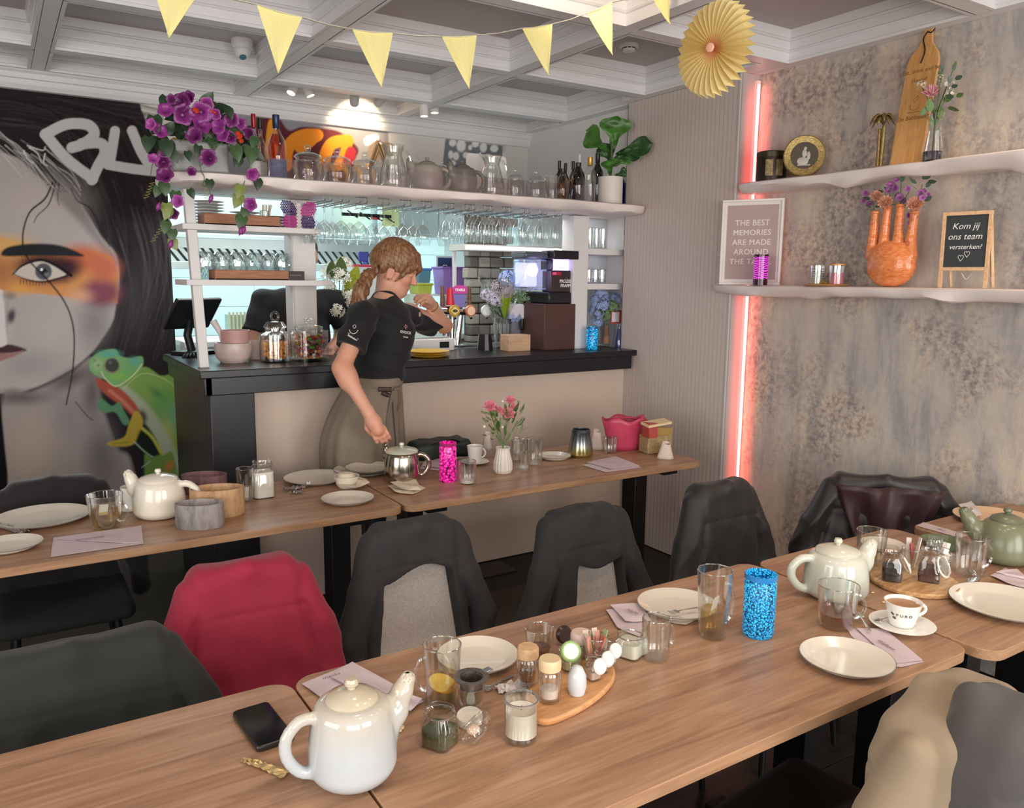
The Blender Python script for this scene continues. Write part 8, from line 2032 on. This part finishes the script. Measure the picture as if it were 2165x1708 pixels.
# right hand hanging, left hand under the cheek
rd = nz(A3(797, 905, 3.24)-rw_); rn = nz(np.array([-.35, -.9, .1])); rn = nz(rn-rd*(rn@rd)); rsd = np.cross(rd, rn)
rp = rw_+rd*.05; RF = fingers(rw_+rd*.092, rd, rn, rsd, .082, .42)
RT_ = [rw_+rd*.03-rsd*-.022, rw_+rd*.062+rsd*.040-rn*.012, rw_+rd*.095+rsd*.036-rn*.028]
cheek = h(.070, .03, -.075); ld = nz(cheek-lw_); ln_ = nz(np.array([.75, .1, .35])); ln_ = nz(ln_-ld*(ln_@ld)); lsd = np.cross(ld, ln_)
LF = fingers(lw_+ld*.055, nz(ld+np.array([-.1, 0, .35])), ln_, lsd, .07, .75)
feet = [(np.array([hip[0]-.01, 3.47, .09]), -.0), (np.array([hip[0]+.06, 3.62, .09]), .0)]
def skinf(p):
    d = ell(p, h(-.006, 0, .022), (.096, .074, .092), HM)
    d = smin(d, ell(p, h(.042, 0, -.048), (.052, .056, .078), HM), .03)
    d = smin(d, ell(p, h(.062, 0, -.104), (.028, .034, .024), HM), .025)
    d = smin(d, ell(p, h(.030, .0, -.088), (.045, .050, .034), HM), .03)
    for s_ in (-1, 1):
        d = smin(d, ell(p, h(.066, s_*.034, -.032), (.026, .022, .024), HM), .02)        # cheek bones
        d = smax(d, -ell(p, h(.099, s_*.031, -.004), (.014, .019, .012), HM), .012)       # eye hollows
        d = smin(d, ell(p, h(.084, s_*.031, -.005), (.0135, .0145, .0105), HM), .004)     # lids
        d = smin(d, ell(p, h(-.004, s_*.075, -.028), (.020, .008, .031), HM), .006)       # ears
        d = smax(d, -ell(p, h(.000, s_*.084, -.024), (.010, .006, .016), HM), .006)
        d = smin(d, ell(p, h(.092, s_*.026, .016), (.010, .022, .006), HM), .012)
    d = smin(d, cone(p, h(.094, 0, .002), h(.112, 0, -.036), .008, .0125), .010)
    for s_ in (-1, 1): d = smin(d, ell(p, h(.102, s_*.010, -.040), (.009, .0075, .007), HM), .006)
    d = smin(d, ell(p, h(.089, 0, -.066), (.010, .020, .0055), HM), .006); d = smin(d, ell(p, h(.087, 0, -.077), (.010, .017, .006), HM), .006)
    d = np.maximum(d, -ell(p, h(.100, 0, -.0712), (.008, .021, .0012), HM))
    d = smin(d, cone(p, h(-.022, 0, -.05), neck, .050, .056), .03)
    t = smin(ell(p, chest, (.105, .165, .15), RM), ell(p, waist, (.10, .135, .14), RM), .08)
    t = smin(t, cone(p, rs_+np.array([.01, .04, 0]), ls_-np.array([.01, .04, 0]), .058, .058), .06)
    t = smin(t, ell(p, hip, (.10, .14, .12), RM), .06); t = smin(t, cone(p, neck, chest, .06, .09), .05)
    d = smin(d, t, .02)
    d = smin(d, chain(p, [rs_, re_, rw_], [.047, .039, .027], .02), .02); d = smin(d, chain(p, [ls_, le_, lw_], [.050, .040, .027], .02), .02)
    d = smin(d, ell(p, re_+(rw_-re_)*.22, (.043, .043, .055)), .03)
    # hands
    d = smin(d, chain(p, [rw_, rp, rw_+rd*.09], [.027, .034, .030], .01)+0, .012)
    for q in RF+[(RT_, [.012, .0105, .0085])]: d = smin(d, chain(p, q[0], q[1], .004), .005)
    d = smin(d, chain(p, [lw_, lw_+ld*.03, lw_+ld*.06], [.026, .034, .032], .01), .012)
    for q in LF: d = smin(d, chain(p, q[0], q[1], .004), .005)
    d = smin(d, chain(p, [lw_+ld*.02, lw_+ld*.05-lsd*.03, lw_+ld*.085-lsd*.035], [.013, .011, .009], .004), .006)
    for s_, (f, _) in zip((-1, 1), feet):
        top_ = hip+np.array([0, s_*.07, -.02]); kn = (top_+f)/2+np.array([.03, 0, .02])
        d = smin(d, chain(p, [top_, kn, f], [.076, .056, .040], .03), .03); d = smin(d, chain(p, [f+np.array([-.03, 0, -.045]), f+np.array([.12, 0, -.06])], [.04, .028], .02), .02)
    return d
def skinc(v):
    c = np.tile(np.array(lin('d49f86')), (len(v), 1)); r = lambda q, s: np.exp(-((np.linalg.norm(v-q, axis=1)/s)**2))[:, None]
    for q, s, col, a in ((h(.09, 0, -.071), .017, 'a8564c', .8), (h(.11, 0, -.036), .02, 'd07f6a', .5), (h(.07, -.045, -.045), .032, 'd5846e', .6), (le_, .07, 'c97a60', .6), (re_, .07, 'cf866c', .5), (rw_+rd*.1, .06, 'cd8169', .5), (h(0, -.078, -.03), .03, 'cf8571', .6)):
        w_ = np.clip(r(q, s)*a, 0, 1); c = c*(1-w_)+np.array(lin(col))*w_
    q = v-hc; f_, s_, u_ = q@fF, q@fS, q@fU
    for sd in (-1, 1):
        e = np.clip(1-np.sqrt(((s_-sd*.031)/.019)**2+((u_+.0125+.0015*np.cos((s_-sd*.031)*120))/.0028)**2), 0, 1)*(f_ > .06); c = c*(1-.85*e[:, None])+np.array(lin('3b2a22'))*.85*e[:, None]
        e = np.clip(1.3-np.sqrt(((s_-sd*.031)/.023)**2+((u_-.019+.004*((s_-sd*.031)/.02)**2)/.004)**2), 0, 1)*(f_ > .06); c = c*(1-.7*e[:, None])+np.array(lin('7d5a3e'))*.7*e[:, None]
    lg = (v[:, 2] < .62) & (np.abs(v[:, 1]-3.6) < .3); c[lg] = lin('17161a')
    return c
w = thing('person', 'waitress in black polo shirt and taupe apron resting her head on one hand', 'person', (0, 0, 0))
ks = NT('skin'); a_ = ks.new('ShaderNodeAttribute', attribute_name='Col'); ks.link(a_.outputs['Color'], ks.b.inputs['Base Color']); ks.b.inputs['Roughness'].default_value = .5; setin(ks.b, 'Subsurface Weight', .12); setin(ks.b, 'Subsurface Scale', .008)
lo_ = np.minimum.reduce([rs_, re_, rw_, ls_, le_, lw_, hc, hip])-.22; hi_ = np.maximum.reduce([rs_, re_, rw_, ls_, le_, lw_, hc, hip])+.22; lo_[2] = -.004; hi_[2] = hc[2]+.13
body(skinf, lo_, hi_, .0042, 'body', ks.m, w, colf=skinc)
m_polo = mat('black_polo', '121113', .85, var=.2, vs=14, bump=.2, bs=300, sheen=.08)
rh = rs_+(re_-rs_)*.62; lh = ls_+(le_-ls_)*.66
nk0 = nz(h(-.02, 0, -.05)-neck)
def polo(p):
    t = smin(ell(p, chest+np.array([.012, 0, 0]), (.122, .178, .165), RM), ell(p, waist+np.array([.005, 0, .03]), (.118, .148, .16), RM), .08)
    t = smin(t, cone(p, rs_+np.array([.01, .03, .0]), ls_-np.array([.01, .03, 0]), .068, .068), .05); t = smin(t, cone(p, neck+nk0*.03, chest, .061, .09), .03)
    for s_, e_, hm, r1, r2 in ((rs_, re_, rh, .066, .074), (ls_, le_, lh, .073, .076)):
        dr = nz(e_-s_); t = smin(t, np.maximum(cone(p, s_, e_, r1, r2), (p-hm)@dr), .02)
    t = t+.003*np.sin(p[:, 2]*52+p[:, 0]*36)+.003*np.sin(p[:, 2]*80-p[:, 1]*40)
    t = np.maximum(t, waist[2]-.05-p[:, 2]); nk = nz(h(-.02, 0, -.05)-neck)
    t = np.maximum(t, (p-neck)@nk-.038)
    return smax(t, -cone(p, neck+nk*.12+fF*.035, neck-nk*.0+fF*.06, .058, .015), .01)
lo2 = np.minimum.reduce([rs_, rh, ls_, lh, waist])-.2; hi2 = np.maximum.reduce([rs_, rh, ls_, lh, neck])+.16
body(polo, lo2, hi2, .0055, 'polo_shirt', m_polo, w)
nk_ = nz(h(-.02, 0, -.05)-neck); a0 = neck+nk_*.03
MB().tube([tuple(a0+np.array([.085, .01, -.035])), tuple(a0+np.array([.105, .005, -.085]))], .0045, 5).build('placket', mat('yellow_trim', 'd6a545', .6), w)
# sleeve mark and chest lettering
m_wp = mat('white_print', 'd8d4d2', .6)
c0 = A3(747, 700, 3.36)
def surf(px, py, fn_, y0, y1):
    """first point of the surface met along the ray"""
    d_ = ray(px, py); ts = np.linspace(y0, y1, 260)/d_[1]; pt = np.array([0, 0, HC])+ts[:, None]*d_; v = fn_(pt.astype(np.float32)); k = np.argmax(v < 0); return pt[k] if v[k] < 0 else pt[-1]
def onshirt(px, py): return surf(px, py, polo, 3.2, 3.9)
def decal(pxs, r_, name='print', m=None, par=None, fn_=polo):
    MB().tube([Vector(surf(x, y, fn_, 3.2, 3.9))-Vector(CF)*.002 for x, y in pxs], r_, 4).build(name, m or m_wp, par or w)
decal([(739, 697), (741, 703), (747, 706), (754, 703), (757, 698)], .0018, 'cup_mark'); decal([(748, 694), (746, 689), (751, 686), (753, 690), (749, 695)], .0014, 'cup_mark'); decal([(736, 704), (758, 717)], .0014, 'cup_mark')
def shirt_text(s, px, py, dx, dy, size):
    a = onshirt(px, py); b = onshirt(px+dx, py+dy); c = onshirt(px-dx*.0+1, py-12); text(s, size, m_wp, w, frame3(Vector(a)-Vector(CF)*.004, b-a, Vector((0, 0, 1)) if True else c-a), ex=.0003, bold=.0003)
shirt_text('babbelaar', 746, 714, 10, 6, .012); shirt_text('KNOCK', 858, 703, 6, 1, .017); shirt_text('KITCHEN', 858, 713, 6, 1, .007)
decal([(856, 690), (858, 686), (861, 691), (858, 695), (856, 690)], .002, 'bud_mark', mat('pink_print', 'c88a94', .6))
# apron
m_apr = mat('taupe_apron', '7f7263', .85, var=.06, vs=12, bump=.2, bs=320)
wz, hz_ = waist[2]-.02, .58
def apron(p):
    z = p[:, 2]; u = np.clip((wz-z)/.36, 0, 1); k = np.sin(u*PI/2)
    cx = waist[0]+.0+(hip[0]-waist[0])*k; rx = .116+.088*k; ry = .156+.040*k
    q = p[:, :2]-np.stack([cx, 3.56+.025*k], 1); th_ = np.arctan2(q[:, 1]/ry, q[:, 0]/rx)
    rr = np.sqrt((q[:, 0]/rx)**2+(q[:, 1]/ry)**2)
    d = (rr-1)*np.minimum(rx, ry)-.004*np.sin(th_*9+z*6)*k-.0025*np.sin(th_*17)*k
    d = np.maximum(np.abs(d)-.004 if False else d, np.maximum(z-wz, hz_-z))
    band = np.maximum(np.maximum((rr-1.0)*.11-.006, z-wz-.012), wz-.028-z)
    return np.minimum(d, band)*.9
body(apron, (hip[0]-.30, 3.25, hz_-.02), (waist[0]+.30, 3.88, wz+.04), .006, 'apron', m_apr, w)
def oap(px, py): return Vector(surf(px, py, apron, 3.2, 3.9))-Vector(CF)*.004
MB().tube([oap(800, 822), oap(812, 822), oap(826, 823)], .013, 6).tube([oap(808, 830), oap(822, 836)], .011, 6).build('leather_patch', mat('brown_patch', '3a2a22', .6), w)
tie = MB(); k0 = oap(832, 824)
for pts, r_ in (([(832, 824), (845, 822), (850, 838), (846, 862), (838, 872), (834, 850)], .006), ([(832, 826), (826, 850), (820, 890), (818, 940), (822, 985)], .013), ([(832, 826), (834, 860), (838, 905), (842, 950), (843, 985)], .012)):
    tie.tube(spline([Vector(PY(x, y, k0.y-.012)) for x, y in pts], 4), r_*.7, 7)
tie.build('apron_tie', mat('taupe_tie', '6f6458', .85), w)
# hair: cap, fringe, ponytail
kh = NT('copper_blond_hair'); vv = kh.coord((26, 26, 5)); n_ = kh.noise(vv, 4, 4, .6, .8); kh.link(kh.ramp(n_, [(.3, '573823'), (.5, '815839'), (.7, 'ab815a')]), kh.b.inputs['Base Color']); kh.b.inputs['Roughness'].default_value = .42; kh.bump(n_, .4, .004)
tb = A3(797, 570, 3.57)
PT = [tb, A3(778, 582, 3.55), A3(764, 612, 3.53), A3(757, 640, 3.52), A3(753, 662, 3.51), A3(744, 684, 3.50)]
def hairf(p):
    q = (p-hc)@HM
    d = ell(p, h(-.016, 0, .034), (.112, .088, .100), HM)
    face = np.maximum(ell(p, h(.100, 0, -.070), (.095, .075, .120), HM), -np.inf)
    d = smax(d, -face, .012)
    d = smax(d, -ell(p, h(.02, -.085, -.075), (.065, .055, .062), HM), .01); d = smax(d, -ell(p, h(.02, .085, -.075), (.065, .055, .062), HM), .01)
    d = smax(d, -(q[:, 2]+.075+.25*np.clip(q[:, 0]+.05, 0, 1)), .012)
    d = smin(d, ell(p, h(-.01, 0, .095), (.075, .062, .038), HM), .03)
    # strands falling in front of the ear and along the cheek
    d = smin(d, chain(p, [h(.065, -.040, .085), h(.074, -.068, .030), h(.052, -.078, -.020), h(.030, -.077, -.060)], [.022, .016, .009, .003], .01), .016)
    d = smin(d, chain(p, [h(.078, -.015, .088), h(.098, -.046, .046), h(.082, -.066, .004)], [.020, .012, .004], .01), .014)
    d = smin(d, chain(p, [h(.075, .02, .085), h(.104, .045, .035), h(.09, .06, -.02)], [.02, .014, .005], .01), .016)
    d = smin(d, cone(p, h(-.085, 0, .01), tb, .045, .018), .03)
    an = np.arctan2(q[:, 1], q[:, 2]+.02)
    d = d+.0008*np.sin(an*46+q[:, 0]*30)+.0006*np.sin(an*91)
    t_ = chain(p, PT, [.017, .028, .036, .032, .022, .006], .01)
    s1 = p-PT[2]; t_ = t_+.003*np.sin((s1@np.array([.8, -.6, .2]))*330+p[:, 2]*25)+.002*np.sin((s1@np.array([.5, .8, 0]))*420)
    return np.minimum(d, t_)
lo3 = np.minimum(hc-.17, np.min(PT, 0)-.05); hi3 = np.maximum(hc+.18, np.max(PT, 0)+.05)
body(hairf, lo3, hi3, .0042, 'hair', kh.m, w)
MB().tube([Vector(tb)+Vector((.006*math.sin(t), .019*math.cos(t), .019*math.sin(t))) for t in [k*PI/9 for k in range(19)]], .006, 7).build('hair_tie', mat('dark_band', '2a1e1a', .6), w)
MB().ball(Vector(h(.0, -.087, -.058)), .0055, 9).build('earring', m_gold, w)
bd = nz(le_-lw_); bo = lw_+bd*.035; bs_ = nz(np.cross(bd, np.array([0, 0, 1.]))); bu = np.cross(bd, bs_)
MB().tube([Vector(bo+bs_*.031*math.cos(t)+bu*.031*math.sin(t)) for t in [k*PI/10 for k in range(21)]], .0035, 6).build('bracelet', m_gold, w)

# ------------------------------------------------------------------ second person behind the rack, mostly hidden
Y2 = 4.50
hd = A3(641, 540, Y2); sR, sL = A3(560, 640, Y2-.02), A3(712, 640, Y2+.02); ch = A3(625, 700, Y2); eL = A3(733, 700, Y2-.02); hL = A3(705, 733, Y2-.16); eR = A3(535, 715, Y2-.05)
hip2 = np.array([ch[0], Y2, .92])
def sk2(p):
    d = ell(p, hd+np.array([0, 0, .02]), (.075, .095, .10)); d = smin(d, ell(p, hd+np.array([0, -.03, -.06]), (.055, .06, .075)), .03); d = smin(d, cone(p, hd+np.array([0, -.10, -.03]), hd+np.array([0, -.105, -.045]), .012, .014), .01)
    for s_ in (-1, 1): d = smin(d, ell(p, hd+np.array([s_*.076, 0, -.015]), (.009, .018, .03)), .006); d = smax(d, -ell(p, hd+np.array([s_*.03, -.10, 0]), (.018, .014, .012)), .01)
    d = smin(d, cone(p, hd+np.array([0, .01, -.08]), ch+np.array([0, 0, .16]), .052, .06), .03)
    t = smin(ell(p, ch, (.18, .11, .20)), ell(p, hip2, (.17, .12, .2)), .1); t = smin(t, cone(p, sR, sL, .06, .06), .06); d = smin(d, t, .03)
    d = smin(d, chain(p, [sL, eL, hL], [.052, .042, .028], .02), .02); d = smin(d, chain(p, [sR, eR, eR+np.array([.02, -.10, -.2])], [.052, .042, .03], .02), .02)
    dd = nz(np.array([-.5, -.6, -.25])); b_ = hL+dd*.02; d = smin(d, chain(p, [hL, b_, b_+dd*.04], [.028, .034, .03], .01), .012)
    for q in fingers(b_+dd*.055, dd, np.array([0, 0, 1.]), nz(np.cross(dd, [0, 0, 1.])), .07, .45): d = smin(d, chain(p, q[0], q[1], .004), .005)
    for s_ in (-1, 1): d = smin(d, chain(p, [hip2+np.array([s_*.09, 0, 0]), np.array([ch[0]+s_*.1, Y2, .5]), np.array([ch[0]+s_*.1, Y2+.02, .06])], [.09, .06, .045], .03), .03); d = smin(d, cone(p, (ch[0]+s_*.1, Y2+.03, .04), (ch[0]+s_*.1, Y2-.12, .035), .04, .03), .02)
    return d
w2 = thing('person', 'person in black standing behind the counter hidden by the white rack post', 'person', (0, 0, 0))
body(sk2, (eR[0]-.2, Y2-.32, -.004), (eL[0]+.2, Y2+.25, hd[2]+.15), .0085, 'body', ks.m, w2, colf=lambda v: np.tile(np.array(lin('c78f78')), (len(v), 1)))
def tee(p):
    t = smin(ell(p, ch, (.20, .125, .22)), ell(p, hip2, (.19, .135, .2)), .1); t = smin(t, cone(p, sR, sL, .075, .075), .06)
    for s_, e_ in ((sL, eL), (sR, eR)): t = smin(t, np.maximum(cone(p, s_, e_, .068, .072), (p-(s_+(e_-s_)*.85))@nz(e_-s_)), .03)
    t = t+.004*np.sin(p[:, 2]*45+p[:, 0]*30); return np.maximum(np.maximum(t, .80-p[:, 2]), -cone(p, hd, ch+np.array([0, 0, .20]), .058, .058))
body(tee, (eR[0]-.2, Y2-.25, .78), (eL[0]+.2, Y2+.25, hd[2]), .0085, 'black_shirt', mat('black_tee', '0f0e10', .8), w2)
body(lambda p: np.maximum(smin(smin(chain(p, [hip2+np.array([-.09, 0, 0]), (ch[0]-.1, Y2, .5), (ch[0]-.1, Y2+.02, .1)], [.11, .08, .07], .03), chain(p, [hip2+np.array([.09, 0, 0]), (ch[0]+.1, Y2, .5), (ch[0]+.1, Y2+.02, .1)], [.11, .08, .07], .03), .03), ell(p, hip2, (.185, .13, .13)), .04), .09-p[:, 2]), (ch[0]-.35, Y2-.25, .08), (ch[0]+.35, Y2+.25, 1.05), .012, 'trousers', mat('dark_trousers', '17171b', .8), w2)
body(lambda p: smax(ell(p, hd+np.array([0, .012, .035]), (.084, .102, .095)), -ell(p, hd+np.array([0, -.11, -.05]), (.07, .09, .11)), .01), hd-.16, hd+.16, .007, 'hair', mat('dark_hair', '3a281e', .5, var=.2, vs=40), w2)
